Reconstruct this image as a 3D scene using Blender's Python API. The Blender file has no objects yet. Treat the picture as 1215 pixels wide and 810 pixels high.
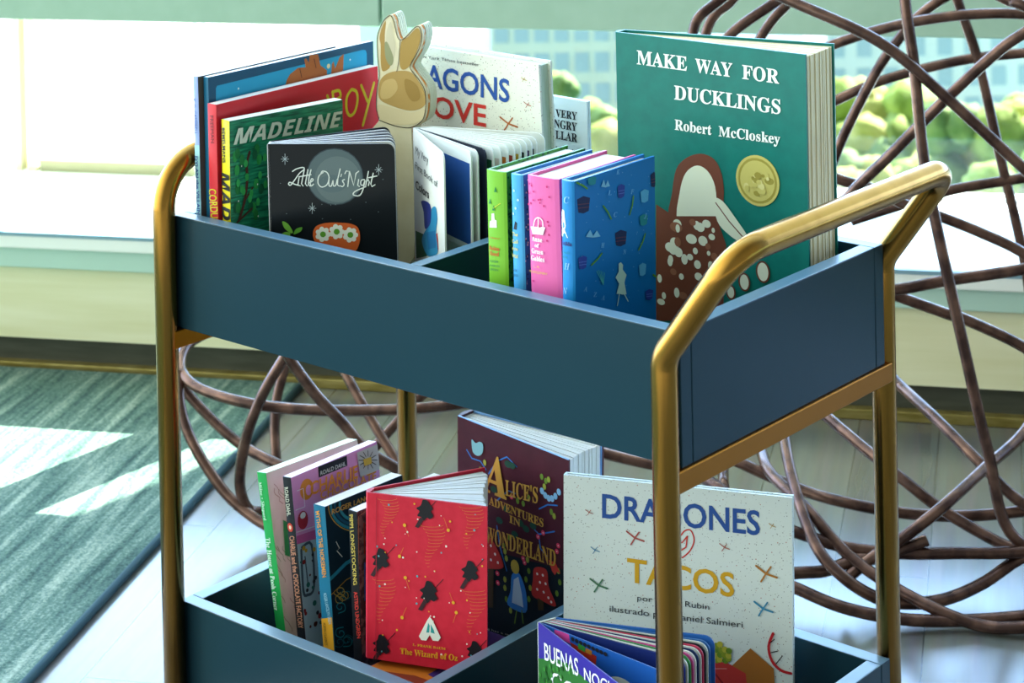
import bpy, bmesh, math, random, json
from mathutils import Vector, Matrix
from mathutils.geometry import tessellate_polygon
sc = bpy.context.scene
col = sc.collection
# ------------------------------------------------------------------ camera, world, sun, exposure
cam = bpy.data.cameras.new('camera')
camera = bpy.data.objects.new('camera', cam); col.objects.link(camera); sc.camera = camera
CR, CU, CF = (0.76411971, 0.64475214, -0.02038993), (0.00240372, 0.02876254, 0.99958338), (-0.64506999, 0.76385038, -0.02042821)
camera.matrix_world = Matrix(((CR[0], CU[0], -CF[0], 1.1206), (CR[1], CU[1], -CF[1], -1.5358), (CR[2], CU[2], -CF[2], 1.2684), (0, 0, 0, 1)))
cam.sensor_width = 36; cam.lens = 2591.63 / 1215 * 36; cam.shift_y = -780.07 / 1215
cam.clip_start = .05; cam.clip_end = 500
cam.dof.use_dof = True; cam.dof.focus_distance = 2.2; cam.dof.aperture_fstop = 13
sc.view_settings.view_transform = 'Standard'; sc.view_settings.look = 'None'
sc.view_settings.exposure = 0.27; sc.view_settings.gamma = 1; sc.view_settings.use_curve_mapping = False
WD = Vector((0.88650526, 0.46271851, 0)); WN = Vector((0.46271851, -0.88650526, 0)); D0 = 1.65302239
def lin(h):
    h = h.lstrip('#'); v = [int(h[i:i+2], 16) / 255 for i in (0, 2, 4)]
    return tuple((x / 12.92 if x <= .04045 else ((x + .055) / 1.055) ** 2.4) for x in v) + (1,)
world = bpy.data.worlds.new('sky'); sc.world = world; world.use_nodes = True
def build_world():
    nt = world.node_tree; N, Lk = nt.nodes, nt.links; bg = N['Background']
    tc = N.new('ShaderNodeTexCoord'); dot = N.new('ShaderNodeVectorMath'); dot.operation = 'DOT_PRODUCT'
    Lk.new(tc.outputs['Generated'], dot.inputs[0]); dot.inputs[1].default_value = tuple(-WN)   # + towards the window
    rp = N.new('ShaderNodeValToRGB'); mr = N.new('ShaderNodeMapRange'); mr.inputs['From Min'].default_value = -1; mr.inputs['From Max'].default_value = 1
    Lk.new(dot.outputs['Value'], mr.inputs['Value']); Lk.new(mr.outputs['Result'], rp.inputs['Fac'])
    e = rp.color_ramp.elements; e[0].position = 0; e[0].color = WORLD_BACK; e[1].position = .62; e[1].color = WORLD_WIN
    m = e.new(.42); m.color = WORLD_SIDE
    # dimmer towards the inside of the room on the right
    dx = N.new('ShaderNodeVectorMath'); dx.operation = 'DOT_PRODUCT'; dx.inputs[1].default_value = tuple(Vector((1, -.15, 0)).normalized()); Lk.new(tc.outputs['Generated'], dx.inputs[0])
    mx = N.new('ShaderNodeMapRange'); mx.inputs['From Min'].default_value = -.5; mx.inputs['From Max'].default_value = .55; mx.inputs['To Min'].default_value = 1.15; mx.inputs['To Max'].default_value = .1
    Lk.new(dx.outputs['Value'], mx.inputs['Value'])
    # window side keeps its full light
    mw = N.new('ShaderNodeMapRange'); mw.inputs['From Min'].default_value = .35; mw.inputs['From Max'].default_value = .6; Lk.new(dot.outputs['Value'], mw.inputs['Value'])
    mxx = N.new('ShaderNodeMath'); mxx.operation = 'MAXIMUM'; Lk.new(mx.outputs['Result'], mxx.inputs[0]); Lk.new(mw.outputs['Result'], mxx.inputs[1])
    sep = N.new('ShaderNodeSeparateXYZ'); Lk.new(tc.outputs['Generated'], sep.inputs[0])
    mz = N.new('ShaderNodeMapRange'); mz.inputs['From Min'].default_value = .35; mz.inputs['From Max'].default_value = .95; mz.inputs['To Min'].default_value = 1; mz.inputs['To Max'].default_value = ZENITH
    Lk.new(sep.outputs['Z'], mz.inputs['Value'])
    mm = N.new('ShaderNodeMath'); mm.operation = 'MULTIPLY'; Lk.new(mxx.outputs[0], mm.inputs[0]); Lk.new(mz.outputs['Result'], mm.inputs[1])
    Lk.new(rp.outputs['Color'], bg.inputs['Color']); Lk.new(mm.outputs[0], bg.inputs['Strength'])
WORLD_BACK = (2.95, 3.4, 3.25, 1); WORLD_SIDE = (3.3, 3.7, 3.3, 1); WORLD_WIN = (3.7, 5.6, 9.2, 1); ZENITH = .42
build_world()
sun = bpy.data.lights.new('sun', 'SUN'); sun.energy = 34; sun.angle = math.radians(.3); sun.color = (1, .96, .86)
sun_o = bpy.data.objects.new('sun', sun); col.objects.link(sun_o)
sun_o.rotation_euler = Vector((.036, -.766, -.643)).to_track_quat('-Z', 'Y').to_euler()

POS={"caterpillar":{"o":[-0.4941,0.314,0.5495],"u":[0.9992,-0.0381,4.4e-05],"n":[-0.0381,-0.9992,-0.0068],"k":[-0.0003,-0.0068,0.9999],"W":0.1525,"H":0.2177,"T":0.0058},"dragons":{"o":[-0.605,0.2672,0.5495],"u":[0.9988,-0.0480,0.0001],"n":[-0.0480,-0.9979,-0.0413],"k":[-0.0021,-0.0412,0.9991],"W":0.2495,"H":0.2668,"T":0.0210},"green":{"o":[-0.2284,0.0396,0.5496],"u":[0.0053,0.9999,-0.0001],"n":[0.9999,-0.0053,0.0041],"k":[-0.0041,0.0001,0.9999],"W":0.1208,"H":0.2104,"T":0.0248},"lightblue":{"o":[-0.2071,0.0395,0.5496],"u":[0.0145,0.9998,-0.0001],"n":[0.9998,-0.0145,0.0055],"k":[-0.0055,0.0002,0.9999],"W":0.1198,"H":0.2107,"T":0.0150},"pink":{"o":[-0.1608,0.0392,0.5502],"u":[-0.0008,1.0,-0.0004],"n":[0.9998,0.0008,0.0168],"k":[-0.0168,0.0004,0.9998],"W":0.1194,"H":0.2126,"T":0.0379},"owl":{"o":[-0.5521,0.0343,0.5495],"u":[0.8160,0.5779,0.0024],"n":[0.5779,-0.8159,-0.0145],"k":[0.0063,-0.0132,0.9998],"W":0.1337,"H":0.1959,"T":0.012},"pooh":{"o":[-0.5918,0.0887,0.1357],"u":[0.0692,0.9975,-7.2e-05],"n":[0.9845,-0.0683,0.1613],"k":[-0.1609,0.0112,0.9868],"W":0.1336,"H":0.2295,"T":0.0157},"charlie":{"o":[-0.5665,0.0918,0.1345],"u":[0.0025,0.9999,0.0001],"n":[0.9947,-0.0025,0.1022],"k":[-0.1022,0.0001,0.9947],"W":0.1340,"H":0.2325,"T":0.0128},"norse":{"o":[-0.5264,0.0940,0.1346],"u":[0.0447,0.9989,-0.0006],"n":[0.9962,-0.0445,0.0742],"k":[-0.0741,0.0039,0.9972],"W":0.1159,"H":0.2108,"T":0.0180},"pippi":{"o":[-0.4875,0.0925,0.1335],"u":[0.0313,0.9995,-8.6e-05],"n":[0.9992,-0.0313,0.0214],"k":[-0.0213,0.0007,0.9997],"W":0.13,"H":0.2186,"T":0.0128},"alice":{"o":[-0.5148,0.2732,0.1428],"u":[0.9970,-0.0501,-0.0579],"n":[-0.0522,-0.9980,-0.0346],"k":[0.0561,-0.0375,0.9977],"W":0.1655,"H":0.2611,"T":0.0504},"duck":{"o":[-0.2579,0.2517,0.5498],"u":[0.9995,0.0292,-0.0013],"n":[0.0292,-0.9995,-0.0027],"k":[0.0013,-0.0027,0.9999],"W":0.2268,"H":0.3100,"T":0.0464},"lilac":{"o":[-0.643,0.0197,0.5495],"u":[-0.0045,0.9999,5.9e-05],"n":[0.9999,0.0045,0.0031],"k":[-0.0031,-7.4e-05,0.9999],"W":0.21,"H":0.2581,"T":0.0075},"blue_pic":{"o":[-0.6355,0.0266,0.5495],"u":[0.0036,0.9999,9.5e-05],"n":[0.9999,-0.0036,-0.0012],"k":[0.0012,-0.0001,0.9999],"W":0.2536,"H":0.2572,"T":0.0075},"red":{"o":[-0.6193,0.0220,0.5495],"u":[-0.0069,0.9999,0.0020],"n":[0.9999,0.0069,-0.0052],"k":[0.0052,-0.0020,0.9999],"W":0.2504,"H":0.2308,"T":0.0130},"madeline":{"o":[-0.6025,0.0229,0.5499],"u":[0.1436,0.9896,-0.0027],"n":[0.9895,-0.1436,-0.0134],"k":[0.0136,0.0007,0.9999],"W":0.1500,"H":0.2149,"T":0.0145},"blue":{"o":[-0.1445,0.0343,0.5496],"u":[0.0131,0.9999,-0.0006],"n":[0.9998,-0.0131,-0.0112],"k":[0.0112,0.0004,0.9999],"W":0.1227,"H":0.2154,"T":0.0150},"tacos":{"o":[-0.3062,0.2024,0.1339],"u":[0.9241,0.3820,1e-05],"n":[0.3810,-0.9217,0.0722],"k":[-0.0276,0.0668,0.9973],"W":0.2409,"H":0.2612,"T":0.01},"oz":{"o":[-0.4758,0.0863,0.2041],"u":[0.9359,0.3521,-0.0015],"n":[0.3516,-0.9343,0.0577],"k":[-0.0189,0.0545,0.9983],"W":0.1343,"H":0.1716,"T":0.012},"col":{"o":[-0.4726,0.1700,0.5508],"u":[0.8366,-0.5476,-5.2e-05],"n":[-0.5476,-0.8366,0.0045],"k":[0.0025,0.0037,0.9999],"W":0.1271,"H":0.1962,"T":0.012},"bu":{"o":[-0.2534,0.0994,0.1352],"u":[0.9349,-0.3547,-0.0004],"n":[-0.3547,-0.9349,0.0098],"k":[0.0039,0.0090,0.9999],"W":0.16,"H":0.1633,"T":0.012},"bu2":{"o":[-0.2534,0.0994,0.1352],"u":[0.9987,-0.0505,-0.0004],"n":[-0.0505,-0.9986,0.0098],"k":[0.0009,0.0098,0.9999],"W":0.16,"H":0.1633,"T":0.012},"rabbit":{"o":[-0.575,0.188,0.5495],"u":[0.9848,0.1736,0.0],"n":[0.1736,-0.9848,0.0],"k":[0.0,0.0,1.0],"W":0.13,"H":0.31,"T":0.02}}
ART={"duck_front":[["t","MAKE","SB","#e8f0e8",[0.0265,0.2796],[0.0885,0.2792],[0.0268,0.2936]],
["t","WAY","SB","#e8f0e8",[0.0985,0.2791],[0.1427,0.2789],[0.0988,0.2926]],
["t","FOR","SB","#e8f0e8",[0.1543,0.2787],[0.1969,0.2784],[0.1546,0.2922]],
["t","DUCKLINGS","SB","#e8f0e8",[0.0722,0.2486],[0.1980,0.2485],[0.0726,0.2625]],
["t","Robert","SB","#e8f0e8",[0.0722,0.2176],[0.1169,0.2177],[0.0725,0.2279]],
["t","McCloskey","SB","#e8f0e8",[0.1253,0.2178],[0.1969,0.2190],[0.1256,0.2277]],["P","#6a3a26",[[0.0657,0.1229],[0.0675,0.1526],[0.0732,0.1775],[0.0859,0.1904],[0.1034,0.1970],[0.1194,0.1932],[0.1281,0.1783],[0.1296,0.1556],[0.1221,0.1315]]],["P","#d8dfc4",[[0.0751,0.1244],[0.0768,0.1539],[0.0845,0.1748],[0.0990,0.1845],[0.1131,0.1787],[0.1207,0.1602],[0.1160,0.1306]]],["p","#6a3a26",[[0.0473,0.1375],[0.0690,0.1286],[0.1202,0.1363],[0.1316,0.1092],[0.1288,0.0748],[0.1259,0.0317],[0.0445,0.0170]]],["o","#8a5a40",[0.0672,0.0714],[0.0039,0.0034]],["o","#d8dfc4",[0.0979,0.1217],[0.0029,0.0022]],["o","#d8dfc4",[0.0696,0.1013],[0.0057,0.0056]],["o","#d8dfc4",[0.1129,0.0854],[0.0031,0.0043]],["o","#8a5a40",[0.0968,0.0458],[0.0050,0.0039]],["o","#d8dfc4",[0.1013,0.1223],[0.0053,0.0047]],["o","#d8dfc4",[0.0733,0.1211],[0.0052,0.0051]],["o","#d8dfc4",[0.1032,0.0459],[0.0065,0.0046]],["o","#8a5a40",[0.0787,0.0490],[0.0053,0.0037]],["o","#d8dfc4",[0.1169,0.1216],[0.0020,0.0026]],["o","#d8dfc4",[0.1226,0.0908],[0.0037,0.0042]],["o","#d8dfc4",[0.0882,0.0899],[0.0037,0.0033]],["o","#8a5a40",[0.0929,0.0417],[0.0064,0.0045]],["o","#d8dfc4",[0.1133,0.0371],[0.0033,0.0044]],["o","#d8dfc4",[0.1136,0.0397],[0.0058,0.0052]],["o","#d8dfc4",[0.1042,0.1089],[0.0055,0.005]],["o","#8a5a40",[0.0719,0.1179],[0.0076,0.0051]],["o","#d8dfc4",[0.0551,0.0449],[0.0026,0.0036]],["o","#d8dfc4",[0.0711,0.0507],[0.0033,0.0051]],["o","#d8dfc4",[0.0971,0.1235],[0.0041,0.0046]],["o","#8a5a40",[0.1151,0.0384],[0.0058,0.0038]],["o","#d8dfc4",[0.0738,0.1169],[0.0026,0.0042]],["o","#d8dfc4",[0.0644,0.0839],[0.0031,0.0042]],["o","#d8dfc4",[0.0514,0.0379],[0.0048,0.0032]],["o","#8a5a40",[0.1176,0.0954],[0.0039,0.0037]],["o","#d8dfc4",[0.0981,0.0717],[0.0047,0.0040]],["o","#d8dfc4",[0.1206,0.0838],[0.0045,0.0036]],["o","#d8dfc4",[0.0678,0.0946],[0.0059,0.0055]],["o","#8a5a40",[0.0921,0.1259],[0.0040,0.0035]],["o","#d8dfc4",[0.0502,0.0618],[0.0028,0.0043]],["o","#d8dfc4",[0.0971,0.0838],[0.0041,0.0044]],["o","#d8dfc4",[0.1026,0.0591],[0.0014,0.0022]],["o","#8a5a40",[0.0997,0.0373],[0.0030,0.0030]],["o","#d8dfc4",[0.0948,0.0972],[0.0030,0.0034]],["o","#d8dfc4",[0.0772,0.0682],[0.0030,0.0032]],["o","#d8dfc4",[0.1090,0.1270],[0.0051,0.0040]],["o","#8a5a40",[0.0735,0.1030],[0.0040,0.0049]],["o","#d8dfc4",[0.0636,0.0812],[0.0031,0.0046]],["o","#d8dfc4",[0.0742,0.0926],[0.0050,0.0050]],["o","#d8dfc4",[0.115,0.1146],[0.0039,0.0032]],["o","#8a5a40",[0.1166,0.0884],[0.0020,0.0029]],["o","#d8dfc4",[0.0903,0.1087],[0.0066,0.0049]],["o","#d8dfc4",[0.0637,0.0961],[0.0058,0.0049]],["o","#d8dfc4",[0.1109,0.0974],[0.0022,0.0025]],["o","#8a5a40",[0.1101,0.1042],[0.0032,0.0033]],["o","#d8dfc4",[0.0815,0.0866],[0.0039,0.0053]],["P","#d8dfc4",[[0.1185,0.1531],[0.1286,0.1529],[0.1422,0.1396],[0.1586,0.1202],[0.1535,0.1135],[0.1358,0.1200],[0.1221,0.1315]]],["s","#6a3a26",0.0013,[[0.1205,0.1500],[0.1361,0.1336],[0.1566,0.1165]]],["o","#6a3a26",[0.1746,0.0892],[0.0082,0.0109]],["o","#d8dfc4",[0.1746,0.0892],[0.0063,0.0092]],["o","#6a3a26",[0.1527,0.0754],[0.0069,0.0093]],["o","#d8dfc4",[0.1527,0.0754],[0.0051,0.0076]],["o","#6a3a26",[0.1365,0.0625],[0.0057,0.0076]],["o","#d8dfc4",[0.1365,0.0625],[0.0040,0.0059]]],"duck_seal":[["o","GOLD",[0.1702,0.1791],[0.0252,0.0252]],["o","GOLDR",[0.1702,0.1791],[0.0226,0.0226]],["o","GOLD",[0.1702,0.1791],[0.0201,0.0201]],["o","GOLDR",[0.1840,0.1806],[0.0055,0.0035]],["o","#d8cf86",[0.1572,0.1717],[0.003,0.0036]],["o","GOLD",[0.1701,0.1911],[0.0034,0.0030]],["o","GOLDR",[0.1689,0.1741],[0.0014,0.0021]],["o","#d8cf86",[0.1666,0.1808],[0.0021,0.0033]],["o","GOLD",[0.1786,0.1860],[0.0054,0.0036]],["o","GOLDR",[0.1771,0.1850],[0.0022,0.0017]],["o","#d8cf86",[0.1722,0.1755],[0.0034,0.0030]],["o","GOLD",[0.1582,0.1703],[0.0028,0.0029]],["o","GOLDR",[0.1697,0.1665],[0.0037,0.0026]],["o","#d8cf86",[0.1684,0.1765],[0.0039,0.0028]],["o","GOLD",[0.1755,0.1698],[0.0050,0.0036]],["o","GOLDR",[0.1702,0.1792],[0.0043,0.003]],["o","#d8cf86",[0.1739,0.1784],[0.0025,0.0022]],["o","GOLD",[0.1639,0.1750],[0.002,0.0033]],["o","GOLDR",[0.1719,0.1787],[0.0013,0.0019]],["o","#d8cf86",[0.1826,0.1828],[0.0020,0.0018]],["o","GOLD",[0.1682,0.1746],[0.0030,0.0024]],["o","GOLDR",[0.1657,0.1811],[0.0019,0.0020]],["o","#d8cf86",[0.1759,0.1742],[0.0031,0.0031]],["o","GOLD",[0.1724,0.1781],[0.0029,0.0024]],["o","GOLDR",[0.1714,0.1846],[0.0041,0.0033]]],"owl_front":[["o","#3a4750",[0.0704,0.1616],[0.0301,0.0301]],["o","#5d6e72",[0.0704,0.1616],[0.0290,0.0290]],["o","#6c7c7e",[0.0732,0.1588],[0.0242,0.0242]],["o","#63757a",[0.0674,0.1542],[0.0149,0.0093]],["s","#e9efe9",0.0012,[[0.0257,0.1673],[0.0305,0.1701],[0.0371,0.1714],[0.0379,0.1692],[0.0332,0.1654],[0.0283,0.1589],[0.0234,0.1528],[0.0212,0.1539],[0.0226,0.1558],[0.0272,0.1539],[0.0322,0.1524]]],["s","#e9efe9",0.0012,[[0.0325,0.1608],[0.0311,0.1533],[0.0334,0.1520]]],["s","#e9efe9",0.0012,[[0.0383,0.1692],[0.0349,0.1542],[0.0365,0.1520]]],["s","#e9efe9",0.0012,[[0.0421,0.1692],[0.0390,0.1542],[0.0408,0.1520]]],["s","#e9efe9",0.0012,[[0.0325,0.1617],[0.0453,0.1639]]],["s","#e9efe9",0.0012,[[0.0454,0.1691],[0.0429,0.1598],[0.0422,0.1533],[0.0440,0.1520]]],["s","#e9efe9",0.0012,[[0.0435,0.1552],[0.0474,0.158],[0.0461,0.1598],[0.0443,0.1561],[0.045,0.1520],[0.0478,0.1539]]],["s","#e9efe9",0.0012,[[0.0584,0.1663],[0.0537,0.1626],[0.0525,0.1551],[0.0561,0.1509],[0.0618,0.1533],[0.0643,0.1607],[0.0622,0.1663],[0.0575,0.1676],[0.0556,0.1645]]],["s","#e9efe9",0.0012,[[0.0642,0.1589],[0.0640,0.1527],[0.0664,0.152],[0.0685,0.1579],[0.0687,0.1523],[0.0711,0.1527],[0.0728,0.1588]]],["s","#e9efe9",0.0012,[[0.0763,0.1700],[0.0736,0.1598],[0.0730,0.1533],[0.0748,0.1518]]],["s","#e9efe9",0.0012,[[0.0776,0.1644],[0.0768,0.1620]]],["s","#e9efe9",0.0012,[[0.0806,0.1588],[0.0784,0.1575],[0.0801,0.1538],[0.0782,0.1514],[0.0760,0.1523]]],["s","#e9efe9",0.0012,[[0.0812,0.1650],[0.0827,0.1679],[0.0861,0.1672],[0.0838,0.1514]]],["s","#e9efe9",0.0012,[[0.0861,0.1672],[0.0902,0.1523],[0.0929,0.1653],[0.0958,0.1675]]],["s","#e9efe9",0.0012,[[0.0955,0.1588],[0.0943,0.1527],[0.0961,0.1515]]],["s","#e9efe9",0.0012,[[0.1015,0.1588],[0.0983,0.1579],[0.0976,0.1538],[0.1000,0.1527],[0.1022,0.1582],[0.0999,0.1486],[0.0960,0.1420],[0.0895,0.1426],[0.0915,0.1463],[0.1028,0.1513]]],["s","#e9efe9",0.0012,[[0.1060,0.1672],[0.1028,0.1523]]],["s","#e9efe9",0.0012,[[0.1033,0.1560],[0.1058,0.1588],[0.1066,0.1560],[0.1056,0.1523]]],["s","#e9efe9",0.0012,[[0.1110,0.1653],[0.1081,0.1541],[0.1093,0.1513],[0.1125,0.1532]]],["s","#e9efe9",0.0012,[[0.1058,0.1606],[0.1148,0.1625]]],["s","#b8c6cc",0.0005,[[0.0184,0.1860],[0.0181,0.1748]]],["s","#b8c6cc",0.0005,[[0.0141,0.1804],[0.0223,0.1804]]],["s","#b8c6cc",0.0005,[[0.0157,0.1830],[0.0208,0.1778]]],["s","#b8c6cc",0.0005,[[0.0155,0.1778],[0.0209,0.1830]]],["s","#b8c6cc",0.0005,[[0.1170,0.1746],[0.1167,0.1634]]],["s","#b8c6cc",0.0005,[[0.1128,0.1690],[0.1209,0.1690]]],["s","#b8c6cc",0.0005,[[0.1143,0.1716],[0.1194,0.1664]]],["s","#b8c6cc",0.0005,[[0.1142,0.1664],[0.1195,0.1716]]],["s","#b8c6cc",0.0005,[[0.0458,0.1341],[0.0455,0.1229]]],["s","#b8c6cc",0.0005,[[0.0415,0.1285],[0.0497,0.1285]]],["s","#b8c6cc",0.0005,[[0.0431,0.1311],[0.0482,0.1259]]],["s","#b8c6cc",0.0005,[[0.0429,0.1259],[0.0483,0.1311]]],["o","#7a878c",[0.0581,0.1591],[0.0005,0.0005]],["o","#7a878c",[0.0654,0.1320],[0.0005,0.0005]],["o","#7a878c",[0.0560,0.1327],[0.0005,0.0005]],["o","#7a878c",[0.0620,0.1695],[0.0005,0.0005]],["o","#7a878c",[0.0704,0.1326],[0.0005,0.0005]],["o","#7a878c",[0.0128,0.1549],[0.0005,0.0005]],["o","#7a878c",[0.0562,0.1175],[0.0005,0.0005]],["o","#7a878c",[0.1211,0.1588],[0.0005,0.0005]],["o","#7a878c",[0.1154,0.1247],[0.0005,0.0005]],["o","#7a878c",[0.0366,0.1516],[0.0005,0.0005]],["o","#7a878c",[0.0184,0.1229],[0.0005,0.0005]],["o","#7a878c",[0.0858,0.1168],[0.0005,0.0005]],["o","#7a878c",[0.1025,0.1348],[0.0005,0.0005]],["o","#7a878c",[0.0954,0.1433],[0.0005,0.0005]],["P","#6aa53a",[[0.0136,0.1147],[0.0195,0.1122],[0.0245,0.1038],[0.0220,0.1023],[0.0156,0.1076]]],["P","#5a9a34",[[0.0252,0.1010],[0.0278,0.1066],[0.0344,0.1085],[0.0324,0.1038]]],["P","#6aa53a",[[0.0117,0.1001],[0.0164,0.1035],[0.0215,0.1023],[0.0200,0.0963],[0.0134,0.0945]]],["P","#d2602a",[[0.0462,0.0964],[0.0475,0.1076],[0.0560,0.1124],[0.0710,0.1135],[0.0868,0.1120],[0.0941,0.1066],[0.0947,0.0927],[0.0860,0.0815],[0.0562,0.0852]]],["o","#e6e8dc",[0.0563,0.1010],[0.0067,0.0067]],["o","#5c9a2e",[0.0563,0.1010],[0.0031,0.0031]],["o","#e6e8dc",[0.0619,0.1010],[0.0026,0.0026]],["o","#e6e8dc",[0.0596,0.0967],[0.0026,0.0026]],["o","#e6e8dc",[0.0549,0.0956],[0.0026,0.0026]],["o","#e6e8dc",[0.0511,0.0986],[0.0026,0.0026]],["o","#e6e8dc",[0.0513,0.1035],[0.0026,0.0026]],["o","#e6e8dc",[0.0552,0.1065],[0.0026,0.0026]],["o","#e6e8dc",[0.0599,0.1054],[0.0026,0.0026]],["o","#e6e8dc",[0.0709,0.1038],[0.0067,0.0067]],["o","#5c9a2e",[0.0709,0.1038],[0.0031,0.0031]],["o","#e6e8dc",[0.0765,0.1038],[0.0026,0.0026]],["o","#e6e8dc",[0.0743,0.0995],[0.0026,0.0026]],["o","#e6e8dc",[0.0695,0.0984],[0.0026,0.0026]],["o","#e6e8dc",[0.0658,0.1014],[0.0026,0.0026]],["o","#e6e8dc",[0.0659,0.1063],[0.0026,0.0026]],["o","#e6e8dc",[0.0698,0.1093],[0.0026,0.0026]],["o","#e6e8dc",[0.0746,0.1082],[0.0026,0.0026]],["o","#e6e8dc",[0.0852,0.1005],[0.0067,0.0067]],["o","#5c9a2e",[0.0852,0.1005],[0.0031,0.0031]],["o","#e6e8dc",[0.0908,0.1005],[0.0026,0.0026]],["o","#e6e8dc",[0.0886,0.0961],[0.0026,0.0026]],["o","#e6e8dc",[0.0838,0.0950],[0.0026,0.0026]],["o","#e6e8dc",[0.0801,0.0981],[0.0026,0.0026]],["o","#e6e8dc",[0.0802,0.1029],[0.0026,0.0026]],["o","#e6e8dc",[0.0841,0.1059],[0.0026,0.0026]],["o","#e6e8dc",[0.0888,0.1049],[0.0026,0.0026]]],"madeline_front":[["o","#1f7a3c",[0.0095,0.1409],[0.0032,0.0058]],["o","#2d9a4a",[0.0066,0.176],[0.0032,0.0058]],["o","#145c3a",[0.0336,0.1791],[0.0032,0.0058]],["o","#1f7a3c",[0.0097,0.1789],[0.0032,0.0058]],["o","#2d9a4a",[0.0372,0.1679],[0.0032,0.0058]],["o","#145c3a",[0.0064,0.1217],[0.0032,0.0058]],["o","#1f7a3c",[0.0098,0.1209],[0.0032,0.0058]],["o","#2d9a4a",[0.0291,0.1179],[0.0032,0.0058]],["o","#145c3a",[0.0393,0.1362],[0.0032,0.0058]],["o","#1f7a3c",[0.0345,0.1796],[0.0032,0.0058]],["o","#2d9a4a",[0.0328,0.1427],[0.0032,0.0058]],["o","#145c3a",[0.0315,0.1746],[0.0032,0.0058]],["o","#1f7a3c",[0.0317,0.1097],[0.0032,0.0058]],["o","#2d9a4a",[0.0083,0.1616],[0.0032,0.0058]],["o","#145c3a",[0.0253,0.1192],[0.0032,0.0058]],["o","#1f7a3c",[0.0148,0.1717],[0.0032,0.0058]],["s","#4a2c22",0.0031,[[0.0100,0.1077],[0.0173,0.1268],[0.0212,0.1495],[0.0207,0.1652],[0.0247,0.1782]]],["s","#4a2c22",0.0019,[[0.0173,0.1268],[0.0280,0.1395]]],["s","#4a2c22",0.0023,[[0.0077,0.1062],[0.0265,0.1173]]],["o","#2d9a4a",[0.0163,0.1375],[0.0025,0.0042]],["o","#35a855",[0.0378,0.1510],[0.0025,0.0043]],["o","#e0ead8",[0.0215,0.1536],[0.0007,0.0011]],["o","#2d9a4a",[0.0208,0.1521],[0.0025,0.0042]],["o","#35a855",[0.0095,0.1477],[0.0025,0.0042]],["o","#e0ead8",[0.0471,0.1479],[0.0007,0.0011]],["o","#2d9a4a",[0.0378,0.1693],[0.0025,0.0043]],["o","#35a855",[0.0347,0.1231],[0.0025,0.0043]],["o","#e0ead8",[0.0343,0.1419],[0.0007,0.0011]],["o","#2d9a4a",[0.0261,0.1336],[0.0025,0.0042]],["o","#35a855",[0.0442,0.1691],[0.0025,0.0043]],["o","#e0ead8",[0.0097,0.1284],[0.0007,0.0011]],["o","#2d9a4a",[0.0446,0.1401],[0.0025,0.0043]],["o","#35a855",[0.0243,0.128],[0.0025,0.0042]],["o","#e0ead8",[0.0141,0.1650],[0.0007,0.0011]],["o","#2d9a4a",[0.0142,0.1402],[0.0025,0.0042]],["o","#35a855",[0.0195,0.1668],[0.0025,0.0042]],["o","#e0ead8",[0.0345,0.1077],[0.0007,0.0011]],
["t","MADELINE","BI","#dbe4cc",[0.0039,0.1895],[0.1466,0.1863],[0.0060,0.2061]]],"madeline_spine":[["t","BEMELMANS","S","#161810",[0.0126,0.2059],[0.0121,0.1686],[0.0074,0.2071]],
["t","MADELINE","BI","#161810",[0.0171,0.1583],[0.0113,0.0400],[0.0010,0.1609]]],"red_front":[["s","#dcc81e",0.0035,[[0.1759,0.2141],[0.1781,0.1893]]],["s","#dcc81e",0.0035,[[0.1754,0.2136],[0.1857,0.2136],[0.1880,0.2065],[0.1784,0.2019],[0.1883,0.1871]]],["s","#dcc81e",0.0036,[[0.2063,0.2115],[0.1983,0.2038],[0.1976,0.1894],[0.2029,0.1821],[0.2108,0.1852],[0.2156,0.1971],[0.2140,0.2074],[0.2063,0.2115]]],["s","#dcc81e",0.0036,[[0.2220,0.2133],[0.2320,0.1932]]],["s","#dcc81e",0.0036,[[0.2432,0.2124],[0.2333,0.1902],[0.2234,0.1673]]],["s","#dcc81e",0.0035,[[0.1669,0.2111],[0.1693,0.2053]]]],"red_spine":[["t","FREEMAN","N","#5a1418",[0.0088,0.2181],[0.0081,0.1889],[0.0037,0.2191]],
["t","CORDUROY","S","#dcc81e",[0.0139,0.1390],[0.0082,0.0895],[0.0014,0.1412]]],"blue_pic_front":[["p","#1f9dc4",[[0.0105,0.2436],[0.0122,0.2462],[0.2358,0.2498],[0.2408,0.2485],[0.2423,0.2447],[0.2409,0.1109],[0.0081,0.1228]]],["p","#b5642a",[[0.1126,0.2297],[0.1152,0.2355],[0.1203,0.2409],[0.1327,0.2460],[0.1445,0.2446],[0.1423,0.2539],[0.1453,0.2547],[0.1496,0.2486],[0.1509,0.2574],[0.1641,0.2562],[0.1675,0.2430],[0.1774,0.2360],[0.1776,0.2251]]],["p","#b5642a",[[0.1834,0.2259],[0.1857,0.2419],[0.1883,0.2442],[0.1906,0.2356],[0.1981,0.2472],[0.2049,0.2501],[0.2033,0.2317]]],["s","#5a2c14",0.0010,[[0.1351,0.2447],[0.1378,0.2344]]],["s","#5a2c14",0.0010,[[0.1577,0.2518],[0.1604,0.2415]]],["o","#e3d9a8",[0.1800,0.2401],[0.0027,0.0027]],["o","#e8efe8",[0.0426,0.2381],[0.0012,0.0012]],["o","#e8efe8",[0.2147,0.2418],[0.0012,0.0012]]],"lilac_spine":[["p","#9fd2d0",[[0.0078,0.1837],[-0.0015,0.1849],[-0.0008,0.0960],[0.0099,0.0943]]],
["t","DYLAN the VILLAIN","S","#2a4a8a",[0.0071,0.1721],[0.0054,0.1096],[0.0024,0.1727]],
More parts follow.
